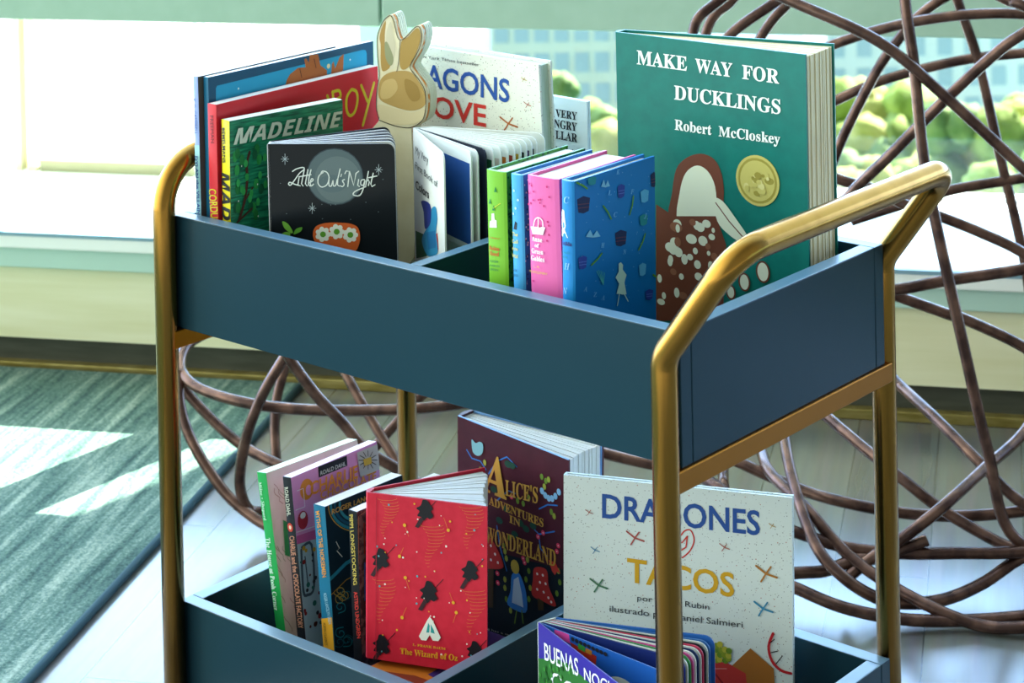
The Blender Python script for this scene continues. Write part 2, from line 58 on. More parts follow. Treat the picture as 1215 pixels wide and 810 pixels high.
["t","K. G. CAMPBELL","N","#34508a",[0.0086,0.2337],[0.0071,0.1957],[0.0032,0.2344]]],"dragons_front":[["t","DRAGONS","S","#24509a",[0.0301,0.2234],[0.2043,0.2201],[0.0320,0.2494]],
["t","LOVE","S","#cc352c",[0.0651,0.1890],[0.1675,0.1885],[0.0669,0.2138]],
["t","New York Times bestseller","N","#20242a",[0.0632,0.2536],[0.1620,0.2544],[0.0634,0.2572]],["s","#b0602c",0.0020,[[0.1891,0.2020],[0.2011,0.1964],[0.2144,0.1946]]],["s","#b0602c",0.0016,[[0.2077,0.2037],[0.2011,0.1964],[0.1943,0.1882]]],["s","#b04a3a",0.0008,[[0.2260,0.2233],[0.2307,0.2210],[0.2360,0.2203]]],["s","#b04a3a",0.0006,[[0.2333,0.2239],[0.2307,0.2210],[0.2281,0.2178]]],["s","#b58a2a",0.0006,[[0.2234,0.2498],[0.2271,0.2480],[0.2314,0.2473]]],["s","#b58a2a",0.0005,[[0.2292,0.2503],[0.2271,0.2480],[0.2250,0.2454]]],["o","#b0602c",[0.1194,0.1792],[0.0037,0.0018]]],"caterpillar_front":[["t","THE VERY","SB","#15181c",[0.0808,0.1952],[0.1384,0.1959],[0.0811,0.2035]],
["t","HUNGRY","SB","#15181c",[0.0873,0.1835],[0.1380,0.1836],[0.0876,0.1924]],
["t","CATERPILLAR","SB","#15181c",[0.0553,0.1713],[0.1381,0.1715],[0.0556,0.1803]],
["t","Eric Carle","SB","#15181c",[0.1041,0.1593],[0.1354,0.1594],[0.1042,0.1630]]],"col_front":[["t","My Very","N","#454a4a",[0.0112,0.1709],[0.0649,0.1719],[0.0118,0.1798]],
["t","First Book of","N","#454a4a",[0.0101,0.1553],[0.1031,0.1560],[0.0106,0.1629]],
["t","Colors","S","#1c2226",[0.0094,0.1335],[0.0664,0.1359],[0.0101,0.1429]],["p","#1c5a3a",[[0.0045,0.0868],[0.0454,0.0928],[0.0535,0.0726],[0.0066,0.0575]]],["p","#c23a2c",[[0.0850,0.1014],[0.0985,0.1084],[0.1012,0.0920],[0.0878,0.0846]]],["P","#2a8ab8",[[0.0759,0.1265],[0.0855,0.1324],[0.0948,0.1331],[0.0994,0.1226],[0.0931,0.1074],[0.0995,0.0893],[0.0758,0.0785],[0.0520,0.0736],[0.0319,0.0828],[0.0456,0.0962],[0.0702,0.1114]]],["P","#22307a",[[0.0332,0.1256],[0.0700,0.1309],[0.0719,0.1128],[0.0474,0.0997],[0.0422,0.1162]]],["p","#1f6fa6",[[0.0536,0.0973],[0.0893,0.1084],[0.0920,0.0916],[0.0604,0.0813]]]],"green_spine":[["p","#e8f0e0",[[0.0218,0.1546],[0.0209,0.1610],[0.0185,0.1619],[0.0179,0.1688],[0.0145,0.1696],[0.0140,0.1637],[0.0116,0.1630],[0.0115,0.1562]]],
["t","The Adventures of","N","#c8541c",[0.0232,0.1445],[0.0080,0.1453],[0.0231,0.1466]],
["t","Robin","SB","#c8541c",[0.0228,0.1335],[0.0084,0.1343],[0.0227,0.1372]],
["t","Hood","SB","#c8541c",[0.022,0.1282],[0.0092,0.1292],[0.0218,0.1319]],
["t","ROGER","N","#1a6a4a",[0.0215,0.1217],[0.0101,0.1226],[0.0214,0.1238]],
["t","LANCELYN","N","#1a6a4a",[0.0233,0.1175],[0.0089,0.1186],[0.0233,0.1196]],
["t","GREEN","N","#1a6a4a",[0.0217,0.1138],[0.0103,0.1147],[0.0216,0.1159]],["p","#1a7a3a",[[0.0214,0.1779],[0.0195,0.1834],[0.0180,0.1784]]],["p","#1a7a3a",[[0.0135,0.1903],[0.0116,0.1958],[0.0100,0.1908]]],["p","#1a7a3a",[[0.0164,0.1721],[0.0146,0.1776],[0.0130,0.1727]]],["s","#d8d040",0.0005,[[0.0147,0.1745],[0.0059,0.1805]]]],"green_front":[["o","#0e4a20",[0.0003,0.1345],[0.0012,0.0012]],["o","#0e4a20",[0.0004,0.1191],[0.0012,0.0012]],["o","#0e4a20",[0.0036,0.1793],[0.0012,0.0012]],["o","#0e4a20",[0.0023,0.205],[0.0012,0.0012]],["o","#0e4a20",[0.0026,0.1676],[0.0012,0.0012]],["o","#0e4a20",[0.0008,0.1702],[0.0012,0.0012]],["o","#0e4a20",[0.0002,0.1274],[0.0012,0.0012]],["o","#0e4a20",[-0.0016,0.1053],[0.0012,0.0012]],["o","#0e4a20",[0.0018,0.1453],[0.0012,0.0012]],["o","#0e4a20",[0.0008,0.1210],[0.0012,0.0012]],["o","#0e4a20",[0.0039,0.1491],[0.0012,0.0012]],["o","#0e4a20",[0.0013,0.1327],[0.0012,0.0012]],["o","#0e4a20",[0.0047,0.1653],[0.0012,0.0012]],["o","#0e4a20",[0.0019,0.1077],[0.0012,0.0012]],["o","#0e4a20",[0.0031,0.1834],[0.0012,0.0012]],["o","#0e4a20",[-9e-05,0.1334],[0.0012,0.0012]],["o","#0e4a20",[0.0016,0.1079],[0.0012,0.0012]],["o","#0e4a20",[0.0053,0.1816],[0.0012,0.0012]],["o","#0e4a20",[0.0013,0.1807],[0.0012,0.0012]],["o","#0e4a20",[-0.0003,0.1348],[0.0012,0.0012]],["o","#0e4a20",[0.0029,0.1137],[0.0012,0.0012]],["o","#0e4a20",[-0.0005,0.1181],[0.0012,0.0012]],["o","#0e4a20",[0.0014,0.1636],[0.0012,0.0012]],["o","#0e4a20",[0.0051,0.1979],[0.0012,0.0012]],["o","#0e4a20",[-0.0013,0.1216],[0.0012,0.0012]],["o","#0e4a20",[0.0015,0.1705],[0.0012,0.0012]],["o","#0e4a20",[0.0021,0.1372],[0.0012,0.0012]],["o","#0e4a20",[-1e-05,0.1731],[0.0012,0.0012]],["o","#0e4a20",[0.0019,0.1570],[0.0012,0.0012]],["o","#0e4a20",[0.0002,0.1470],[0.0012,0.0012]],["o","#0e4a20",[0.0053,0.1661],[0.0012,0.0012]],["o","#0e4a20",[0.0039,0.1947],[0.0012,0.0012]],["o","#0e4a20",[0.0003,0.1387],[0.0012,0.0012]],["o","#0e4a20",[-0.0014,0.1161],[0.0012,0.0012]],["o","#0e4a20",[0.0062,0.1965],[0.0012,0.0012]],["o","#0e4a20",[0.0053,0.1678],[0.0012,0.0012]],["o","#0e4a20",[0.0029,0.1285],[0.0012,0.0012]],["o","#0e4a20",[0.0004,0.1376],[0.0012,0.0012]],["o","#0e4a20",[0.0020,0.1237],[0.0012,0.0012]],["o","#0e4a20",[-4e-05,0.1296],[0.0012,0.0012]],["o","#0e4a20",[0.0043,0.1370],[0.0012,0.0012]],["o","#0e4a20",[0.0039,0.1953],[0.0012,0.0012]],["o","#0e4a20",[0.0028,0.1707],[0.0012,0.0012]],["o","#0e4a20",[0.0029,0.1367],[0.0012,0.0012]],["o","#0e4a20",[0.0038,0.1882],[0.0012,0.0012]],["o","#0e4a20",[0.0026,0.1418],[0.0012,0.0012]],["o","#0e4a20",[-0.0010,0.1157],[0.0012,0.0012]],["o","#0e4a20",[0.0046,0.1941],[0.0012,0.0012]],["o","#0e4a20",[0.0061,0.1919],[0.0012,0.0012]],["o","#0e4a20",[0.0004,0.1329],[0.0012,0.0012]],["o","#0e4a20",[0.0026,0.1496],[0.0012,0.0012]],["o","#0e4a20",[0.0033,0.1596],[0.0012,0.0012]],["o","#0e4a20",[0.0023,0.1890],[0.0012,0.0012]],["o","#0e4a20",[-0.0010,0.1338],[0.0012,0.0012]],["o","#0e4a20",[0.0036,0.1507],[0.0012,0.0012]],["o","#0e4a20",[0.0042,0.1697],[0.0012,0.0012]],["o","#0e4a20",[0.0013,0.1678],[0.0012,0.0012]],["o","#0e4a20",[0.0062,0.2022],[0.0012,0.0012]],["o","#0e4a20",[0.0032,0.1815],[0.0012,0.0012]],["o","#0e4a20",[0.0044,0.1701],[0.0012,0.0012]]],"lightblue_spine":[["p","#1a2430",[[0.0122,0.1579],[0.0095,0.1661],[0.0068,0.1647],[0.0077,0.1581]]],
["t","The","S","#d8cf70",[0.0144,0.1516],[0.0059,0.1522],[0.0143,0.1553]],
["t","Call","S","#d8cf70",[0.0146,0.1446],[0.0061,0.1452],[0.0145,0.1483]],
["t","of the","S","#d8cf70",[0.0149,0.1378],[0.0063,0.1384],[0.0147,0.1415]],
["t","Wild","S","#d8cf70",[0.0151,0.1308],[0.0065,0.1314],[0.0150,0.1344]],
["t","JACK","N","#1f3a5a",[0.0152,0.1176],[0.0077,0.1181],[0.0151,0.1202]],
["t","LONDON","N","#1f3a5a",[0.0164,0.1127],[0.0068,0.1136],[0.0163,0.1153]],["o","#bfe2ea",[0.0096,0.1953],[0.0013,0.0013]],["o","#bfe2ea",[0.0113,0.1731],[0.0013,0.0013]],["o","#bfe2ea",[0.0048,0.1870],[0.0013,0.0013]],["o","#bfe2ea",[0.0077,0.1788],[0.0013,0.0013]]],"lightblue_front":[["o","#20406a",[-0.0002,0.1676],[0.0010,0.0010]],["o","#d8e2e2",[0.0001,0.1290],[0.0010,0.0010]],["o","#20406a",[-0.0018,0.1216],[0.0010,0.0010]],["o","#d8e2e2",[-0.0016,0.1817],[0.0010,0.0010]],["o","#20406a",[-0.0011,0.1981],[0.0010,0.0010]],["o","#d8e2e2",[0.0023,0.1331],[0.0010,0.0010]],["o","#20406a",[-0.0007,0.1900],[0.0010,0.0010]],["o","#d8e2e2",[-0.0008,0.1322],[0.0010,0.0010]],["o","#20406a",[0.0025,0.1309],[0.0010,0.0010]],["o","#d8e2e2",[0.0029,0.1937],[0.0010,0.0010]],["o","#20406a",[0.0011,0.1892],[0.0010,0.0010]],["o","#d8e2e2",[0.0007,0.1501],[0.0010,0.0010]],["o","#20406a",[-0.0008,0.1837],[0.0010,0.0010]],["o","#d8e2e2",[0.0050,0.2054],[0.0010,0.0010]],["o","#20406a",[0.0018,0.1161],[0.0010,0.0010]],["o","#d8e2e2",[0.0051,0.1685],[0.0010,0.0010]],["o","#20406a",[0.0009,0.1485],[0.0010,0.0010]],["o","#d8e2e2",[9e-05,0.1076],[0.0010,0.0010]],["o","#20406a",[0.0031,0.1777],[0.0010,0.0010]],["o","#d8e2e2",[0.0039,0.1582],[0.0010,0.0010]],["o","#20406a",[0.0007,0.1335],[0.0010,0.0010]],["o","#d8e2e2",[-0.0045,0.1302],[0.0010,0.0010]],["o","#20406a",[0.0022,0.1578],[0.0010,0.0010]],["o","#d8e2e2",[0.0011,0.1613],[0.0010,0.0010]],["o","#20406a",[-0.0019,0.1548],[0.0010,0.0010]],["o","#d8e2e2",[-0.0031,0.1581],[0.0010,0.0010]],["o","#20406a",[0.0022,0.1627],[0.0010,0.0010]],["o","#d8e2e2",[-0.0004,0.1096],[0.0010,0.0010]],["o","#20406a",[0.0055,0.1943],[0.0010,0.0010]],["o","#d8e2e2",[0.0028,0.1439],[0.0010,0.0010]],["o","#20406a",[-0.0025,0.1726],[0.0010,0.0010]],["o","#d8e2e2",[0.0001,0.2014],[0.0010,0.0010]],["o","#20406a",[-0.0005,0.1126],[0.0010,0.0010]],["o","#d8e2e2",[-0.0021,0.1192],[0.0010,0.0010]],["o","#20406a",[0.0038,0.1948],[0.0010,0.0010]],["o","#d8e2e2",[0.0034,0.1461],[0.0010,0.0010]],["o","#20406a",[0.0036,0.1340],[0.0010,0.0010]],["o","#d8e2e2",[0.0034,0.1730],[0.0010,0.0010]],["o","#20406a",[0.0017,0.1119],[0.0010,0.0010]],["o","#d8e2e2",[0.0041,0.1631],[0.0010,0.0010]]],"pink_spine":[["o","#c81f6a",[0.0124,0.1593],[0.0011,0.0011]],["o","#c81f6a",[0.0325,0.2029],[0.0011,0.0011]],["o","#c81f6a",[0.0343,0.1861],[0.0011,0.0011]],["o","#c81f6a",[0.0328,0.1551],[0.0011,0.0011]],["o","#c81f6a",[0.0146,0.1535],[0.0011,0.0011]],["o","#c81f6a",[0.0245,0.1404],[0.0011,0.0011]],["o","#c81f6a",[0.0277,0.1593],[0.0011,0.0011]],["o","#c81f6a",[0.0120,0.1681],[0.0011,0.0011]],["o","#c81f6a",[0.0339,0.1126],[0.0011,0.0011]],["o","#c81f6a",[0.0131,0.1716],[0.0011,0.0011]],["o","#c81f6a",[0.0257,0.1528],[0.0011,0.0011]],["o","#c81f6a",[0.0167,0.1860],[0.0011,0.0011]],["o","#c81f6a",[0.0369,0.1849],[0.0011,0.0011]],["o","#c81f6a",[0.01,0.1953],[0.0011,0.0011]],["o","#c81f6a",[0.0212,0.1884],[0.0011,0.0011]],["o","#c81f6a",[0.0296,0.1898],[0.0011,0.0011]],["o","#c81f6a",[0.0230,0.1910],[0.0011,0.0011]],["o","#c81f6a",[0.0356,0.1954],[0.0011,0.0011]],["o","#c81f6a",[0.0325,0.1559],[0.0011,0.0011]],["o","#c81f6a",[0.0341,0.2048],[0.0011,0.0011]],["o","#c81f6a",[0.0225,0.1660],[0.0011,0.0011]],["o","#c81f6a",[0.0122,0.2047],[0.0011,0.0011]],["o","#c81f6a",[0.0240,0.1669],[0.0011,0.0011]],["o","#c81f6a",[0.0395,0.1048],[0.0011,0.0011]],["o","#c81f6a",[0.0290,0.1980],[0.0011,0.0011]],["o","#c81f6a",[0.0205,0.1917],[0.0011,0.0011]],["p","#f2ecec",[[0.0346,0.1641],[0.0157,0.1662],[0.0186,0.1586],[0.0319,0.1575]]],["s","#f2ecec",0.0010,[[0.0309,0.1641],[0.0286,0.1710],[0.0239,0.1743],[0.0190,0.1721],[0.0183,0.1658]]],["s","#f2ecec",0.0010,[[0.0239,0.1743],[0.0243,0.1650]]],
["t","Anne","SB","#f2ecec",[0.0328,0.1512],[0.0196,0.1516],[0.0326,0.1556]],
["t","of","SB","#f2ecec",[0.0294,0.1458],[0.0238,0.1459],[0.0292,0.1494]],
["t","Green","SB","#f2ecec",[0.0340,0.1395],[0.0187,0.1402],[0.0338,0.1439]],
["t","Gables","SB","#f2ecec",[0.0349,0.1324],[0.0177,0.1332],[0.0347,0.1371]],
["t","L. M.","N","#e0c040",[0.0312,0.1261],[0.0239,0.1264],[0.0311,0.1284]],
["t","MONTGOMERY","N","#e0c040",[0.0381,0.1204],[0.0143,0.1215],[0.0380,0.1227]]],"blue_spine":[["p","#dfe9e4",[[0.0137,0.1876],[0.0105,0.1869],[0.0099,0.1806],[0.0087,0.1732],[0.0101,0.1692],[0.0063,0.1622],[0.0160,0.1618],[0.0146,0.1697],[0.0165,0.1757],[0.0154,0.1835]]],
["t","Matilda","SB","#3a2a6a",[0.0168,0.1545],[0.0021,0.1551],[0.0168,0.1581]],
["t","ROALD","N","#2a8a7a",[0.0166,0.1464],[0.0045,0.1474],[0.0166,0.1487]],
["t","DAHL","N","#2a8a7a",[0.0160,0.1422],[0.0062,0.1430],[0.0160,0.1445]],
["t","C","SI","#8fc6e6",[0.0104,0.1945],[0.0039,0.1948],[0.0103,0.2006]],
["t","H","SI","#8fc6e6",[0.0106,0.1323],[0.0041,0.1327],[0.0105,0.1384]],
["t","N","SI","#8fc6e6",[0.0132,0.1089],[0.0067,0.1094],[0.0131,0.1151]]],"blue_front":[["p","#1c2350",[[0.0034,0.1980],[0.0131,0.1992],[0.0227,0.1956],[0.0206,0.1837],[0.0128,0.1829],[0.0051,0.1853]]],["s","#6a3a4a",0.0006,[[0.0043,0.1929],[0.0217,0.1905]]],["s","#6a3a4a",0.0006,[[0.0045,0.1895],[0.0213,0.1873]]],["p","#1c2350",[[0.0593,0.1542],[0.0684,0.1554],[0.0775,0.1518],[0.0755,0.1404],[0.0682,0.1397],[0.0609,0.1421]]],["s","#6a3a4a",0.0006,[[0.0603,0.1493],[0.0764,0.1470]]],["s","#6a3a4a",0.0006,[[0.0605,0.1461],[0.0760,0.1439]]],["p","#1c2350",[[0.1153,0.1985],[0.1206,0.2005],[0.1258,0.1979],[0.1246,0.1870],[0.1204,0.1856],[0.1162,0.1872]]],["s","#6a3a4a",0.0006,[[0.1163,0.1939],[0.1247,0.1934]]],["s","#6a3a4a",0.0006,[[0.1166,0.1908],[0.1243,0.1905]]],["p","#2a3f96",[[0.0634,0.1976],[0.0691,0.1992],[0.0748,0.1966],[0.0735,0.1867],[0.0689,0.1856],[0.0644,0.1872]]],["s","#5a7ac8",0.0006,[[0.0643,0.1933],[0.0737,0.1925]]],["s","#5a7ac8",0.0006,[[0.0646,0.1906],[0.0734,0.1899]]],["p","#2a3f96",[[0.0034,0.1431],[0.0099,0.1442],[0.0163,0.1414],[0.0148,0.1320],[0.0097,0.1313],[0.0045,0.1331]]],["s","#5a7ac8",0.0006,[[0.0043,0.1390],[0.0153,0.1375]]],["s","#5a7ac8",0.0006,[[0.0046,0.1363],[0.0149,0.1350]]],["p","#2a3f96",[[0.1049,0.0879],[0.111,0.0886],[0.1170,0.0861],[0.1157,0.0784],[0.1108,0.0780],[0.106,0.0797]]],["s","#5a7ac8",0.0006,[[0.1059,0.0845],[0.1159,0.0829]]],["s","#5a7ac8",0.0006,[[0.1062,0.0823],[0.1155,0.0809]]],["p","#1f8a90",[[0.0968,0.1624],[0.1032,0.1632],[0.1095,0.1608],[0.1081,0.1526],[0.1030,0.1520],[0.0979,0.1537]]],["p","#1f8a90",[[0.0182,0.2150],[0.0247,0.2153],[0.0312,0.2132],[0.0298,0.2073],[0.0245,0.2071],[0.0194,0.2086]]],["p","#5ab0d8",[[0.0985,0.1857],[0.1051,0.1870],[0.1116,0.1843],[0.1102,0.1748],[0.1049,0.1739],[0.0997,0.1756]]],["p","#5ab0d8",[[0.0950,0.1153],[0.1007,0.1165],[0.1063,0.1139],[0.1050,0.1047],[0.1005,0.1038],[0.0959,0.1055]]],["p","#7fc0dc",[[0.0382,0.2031],[0.0423,0.2089],[0.0448,0.2026],[0.0482,0.2071],[0.0514,0.2009],[0.0448,0.2010]]],["p","#7fc0dc",[[0.0144,0.1608],[0.0211,0.1659],[0.0254,0.1592],[0.0310,0.1631],[0.0365,0.1563],[0.0253,0.1576]]],["s","#5a9a28",0.0018,[[0.0412,0.1841],[0.0484,0.1764],[0.0529,0.1692]]],["s","#5a9a28",0.0018,[[0.0875,0.1838],[0.0857,0.1753],[0.0811,0.1673]]],["s","#5a9a28",0.0019,[[0.1054,0.1437],[0.1015,0.1368],[0.0949,0.1305]]],["s","#5a9a28",0.0018,[[0.0382,0.1398],[0.0317,0.1358],[0.0226,0.1324]]],["s","#5a9a28",0.0018,[[0.0021,0.2142],[0.0110,0.2096],[0.0174,0.2055]]],["s","#5a9a28",0.0019,[[0.1173,0.1010],[0.1238,0.0968],[0.1276,0.0932]]],["s","#46b0a8",0.0008,[[0.0304,0.1250],[0.0400,0.1097]]],["s","#46b0a8",0.0008,[[0.0333,0.1252],[0.0400,0.1097]]],["s","#46b0a8",0.0008,[[0.0363,0.1237],[0.0400,0.1097]]],["s","#46b0a8",0.0008,[[0.0392,0.1222],[0.0400,0.1097]]],["s","#46b0a8",0.0008,[[0.0421,0.1206],[0.0400,0.1097]]],["p","#bfe2cf",[[0.0635,0.1244],[0.0669,0.1249],[0.0702,0.1214],[0.0695,0.1174],[0.0754,0.1108],[0.072,0.1042],[0.0751,0.0923],[0.0691,0.0934],[0.0634,0.0956],[0.0597,0.0961],[0.0639,0.1051],[0.0586,0.1122],[0.0634,0.1167]]],["s","#bfe2cf",0.0012,[[0.0641,0.0950],[0.0609,0.0849]]],["s","#bfe2cf",0.0012,[[0.0718,0.0932],[0.0774,0.0851]]],
["t","C","SI","#6db4dc",[0.0563,0.1705],[0.0616,0.1694],[0.0563,0.1751]],
["t","H","SI","#6db4dc",[0.0366,0.1457],[0.0419,0.1446],[0.0367,0.1503]],
["t","K","SI","#6db4dc",[0.0609,0.2102],[0.0663,0.2091],[0.0610,0.2148]],
["t","F","SI","#6db4dc",[0.0825,0.1870],[0.0879,0.1859],[0.0825,0.1916]],
["t","L","SI","#6db4dc",[0.0480,0.1931],[0.0533,0.192],[0.0481,0.1976]],
["t","N","SI","#6db4dc",[0.0697,0.1320],[0.0751,0.1308],[0.0698,0.1366]],
["t","A","SI","#6db4dc",[0.01,0.1107],[0.0151,0.1095],[0.0100,0.1152]],
["t","Z","SI","#6db4dc",[0.0244,0.1021],[0.0296,0.1008],[0.0245,0.1066]],
["t","A","SI","#6db4dc",[0.0358,0.0962],[0.0411,0.0949],[0.0359,0.1008]],
["t","J","SI","#6db4dc",[0.1026,0.1595],[0.1081,0.1584],[0.1026,0.1642]],["o","#8fc6e6",[0.0736,0.1669],[0.0004,0.0004]],["o","#8fc6e6",[0.0174,0.2146],[0.0004,0.0004]],["o","#8fc6e6",[0.0860,0.1731],[0.0004,0.0004]],["o","#8fc6e6",[0.0927,0.1480],[0.0004,0.0004]],["o","#8fc6e6",[0.1102,0.1649],[0.0004,0.0004]],["o","#8fc6e6",[0.0311,0.1858],[0.0004,0.0004]],["o","#8fc6e6",[0.0955,0.1270],[0.0004,0.0004]],["o","#8fc6e6",[0.0422,0.2045],[0.0004,0.0004]],["o","#8fc6e6",[0.0793,0.0884],[0.0004,0.0004]],["o","#8fc6e6",[0.0708,0.2099],[0.0004,0.0004]],["o","#8fc6e6",[0.0070,0.2121],[0.0004,0.0004]],["o","#8fc6e6",[0.0227,0.2154],[0.0004,0.0004]],["o","#8fc6e6",[0.0085,0.1437],[0.0004,0.0004]],["o","#8fc6e6",[0.1065,0.1781],[0.0004,0.0004]],["o","#8fc6e6",[0.1148,0.1417],[0.0004,0.0004]],["o","#8fc6e6",[0.0936,0.0914],[0.0004,0.0004]],["o","#8fc6e6",[0.1116,0.1979],[0.0004,0.0004]],["o","#8fc6e6",[0.0366,0.1430],[0.0004,0.0004]],["o","#8fc6e6",[0.1123,0.1911],[0.0004,0.0004]],["o","#8fc6e6",[0.0349,0.1138],[0.0004,0.0004]],["o","#8fc6e6",[0.0157,0.1740],[0.0004,0.0004]],["o","#8fc6e6",[0.0398,0.1334],[0.0004,0.0004]],["o","#8fc6e6",[0.11,0.1807],[0.0004,0.0004]],["o","#8fc6e6",[0.0865,0.1160],[0.0004,0.0004]],["o","#8fc6e6",[0.0982,0.1358],[0.0004,0.0004]],["o","#8fc6e6",[0.1090,0.1573],[0.0004,0.0004]],["o","#8fc6e6",[0.0499,0.1864],[0.0004,0.0004]],["o","#8fc6e6",[0.0917,0.1464],[0.0004,0.0004]],["o","#8fc6e6",[0.0335,0.1970],[0.0004,0.0004]],["o","#8fc6e6",[0.0845,0.1324],[0.0004,0.0004]],["o","#8fc6e6",[0.0838,0.1597],[0.0004,0.0004]],["o","#8fc6e6",[0.0583,0.1939],[0.0004,0.0004]],["o","#8fc6e6",[0.0845,0.2048],[0.0004,0.0004]],["o","#8fc6e6",[0.0548,0.1203],[0.0004,0.0004]],["o","#8fc6e6",[0.0805,0.1964],[0.0004,0.0004]],["o","#8fc6e6",[0.0285,0.1160],[0.0004,0.0004]],["o","#8fc6e6",[0.0748,0.1008],[0.0004,0.0004]],["o","#8fc6e6",[0.1027,0.1478],[0.0004,0.0004]],["o","#8fc6e6",[0.1051,0.1118],[0.0004,0.0004]],["o","#8fc6e6",[0.0404,0.1711],[0.0004,0.0004]]],"pooh_spine":[["t","Milne • Shepard","SI","#cfe8cf",[0.0138,0.2191],[0.0128,0.1773],[0.0089,0.2203]],
["t","The House at Pooh Corner","SI","#e6f2e0",[0.0137,0.1583],[0.0141,0.0811],[0.0058,0.1602]]],"pooh_front":[["s","#8fa36a",0.0006,[[-0.0022,0.1623],[-0.0035,0.1595],[-0.0001,0.1553],[-1e-05,0.1521],[0.0016,0.1484],[0.0054,0.1440]]],["s","#9c8f66",0.0006,[[0.0089,0.2153],[0.0124,0.2111],[0.014,0.2074],[0.0136,0.2043],[0.0162,0.2003],[0.0206,0.1958]]],["s","#8fa36a",0.0006,[[-0.0035,0.1367],[-0.0004,0.1326],[0.0006,0.1290],[0.0030,0.1251],[0.0038,0.1216],[0.0043,0.1183]]],["s","#9c8f66",0.0007,[[0.0086,0.2105],[0.0077,0.2075],[0.0092,0.2039],[0.0143,0.1992],[0.0133,0.1962],[0.0176,0.1918]]],["s","#8fa36a",0.0006,[[-0.0060,0.153],[-0.0021,0.1486],[-0.0011,0.1451],[0.0006,0.1413],[0.0028,0.1375],[0.005,0.1336]]],["s","#9c8f66",0.0006,[[-0.0005,0.1293],[5e-05,0.1259],[0.0043,0.1214],[0.0052,0.1179],[0.0077,0.1139],[0.0073,0.1108]]],["s","#8fa36a",0.0006,[[0.0100,0.1482],[0.0094,0.1452],[0.0121,0.1412],[0.0144,0.1373],[0.0146,0.1340],[0.0181,0.1297]]],["s","#9c8f66",0.0006,[[0.0169,0.1528],[0.0185,0.1491],[0.0189,0.1457],[0.0211,0.1418],[0.0252,0.1374],[0.0246,0.1343]]],["s","#8fa36a",0.0006,[[0.0142,0.2081],[0.0158,0.2044],[0.0203,0.1998],[0.0214,0.1963],[0.0237,0.1924],[0.0258,0.1886]]],["s","#9c8f66",0.0006,[[3e-05,0.0768],[0.0013,0.0732],[0.0049,0.0689],[0.0065,0.0652],[0.0084,0.0613],[0.0085,0.0581]]],["s","#8fa36a",0.0007,[[0.0198,0.1544],[0.0213,0.1508],[0.0208,0.1477],[0.0248,0.1433],[0.0239,0.1403],[0.0253,0.1367]]],["s","#9c8f66",0.0006,[[0.0193,0.1727],[0.0215,0.1689],[0.0211,0.1658],[0.0254,0.1612],[0.0254,0.1580],[0.0278,0.1541]]],["s","#8fa36a",0.0006,[[-0.0028,0.1079],[-0.0028,0.1047],[-0.0017,0.1011],[0.0007,0.0972],[0.0028,0.0933],[0.0034,0.0899]]],["s","#9c8f66",0.0006,[[-0.0095,0.1067],[-0.0068,0.1027],[-0.0050,0.0989],[-0.0037,0.0953],[-0.0037,0.0922],[-0.0027,0.0887]]],["s","#8fa36a",0.0006,[[0.0021,0.1508],[0.0039,0.1470],[0.0050,0.1435],[0.0086,0.1392],[0.0083,0.1361],[0.0106,0.1322]]],["s","#9c8f66",0.0006,[[0.0108,0.0931],[0.0124,0.0894],[0.0161,0.0850],[0.0150,0.0822],[0.0172,0.0783],[0.0204,0.0740]]],["p","#2f9a4a",[[0.0146,0.1750],[0.0231,0.1689],[0.0175,0.1349],[0.0114,0.1385]]]],"charlie_spine":[["t","ROALD DAHL","S","#cfd0b8",[0.0108,0.2210],[0.0103,0.1903],[0.0048,0.2225]],["o","#c8402c",[0.0077,0.1786],[0.0042,0.0047]],["o","#e8c8a8",[0.0077,0.1786],[0.0019,0.0022]],
["t","CHARLIE and the CHOCOLATE FACTORY","S","#c88a6a",[0.0095,0.1690],[0.0088,0.0705],[0.0019,0.1708]]],"charlie_front":[["p","#b4cdd4",[[-0.0015,0.1623],[0.1206,0.1456],[0.1056,0.0365],[-0.0034,0.0325]]],["p","#d0609a",[[-0.0044,0.1704],[0.0344,0.1676],[0.0332,0.1582],[-0.0035,0.1616]]],["o","#e08a28",[0.0212,0.2138],[0.0100,0.0111]],["o","#e59acb",[0.0240,0.2122],[0.0044,0.0055]],["p","#14161a",[[0.0409,0.2323],[0.0854,0.2311],[0.0850,0.2202],[0.0404,0.2205]]],
["t","ROALD DAHL","S","#d8d8d0",[0.0427,0.2224],[0.0820,0.2215],[0.0433,0.2269]],
["t","CHARLIE","S","#f29a2c",[0.0253,0.2061],[0.0990,0.2032],[0.0271,0.2202]],
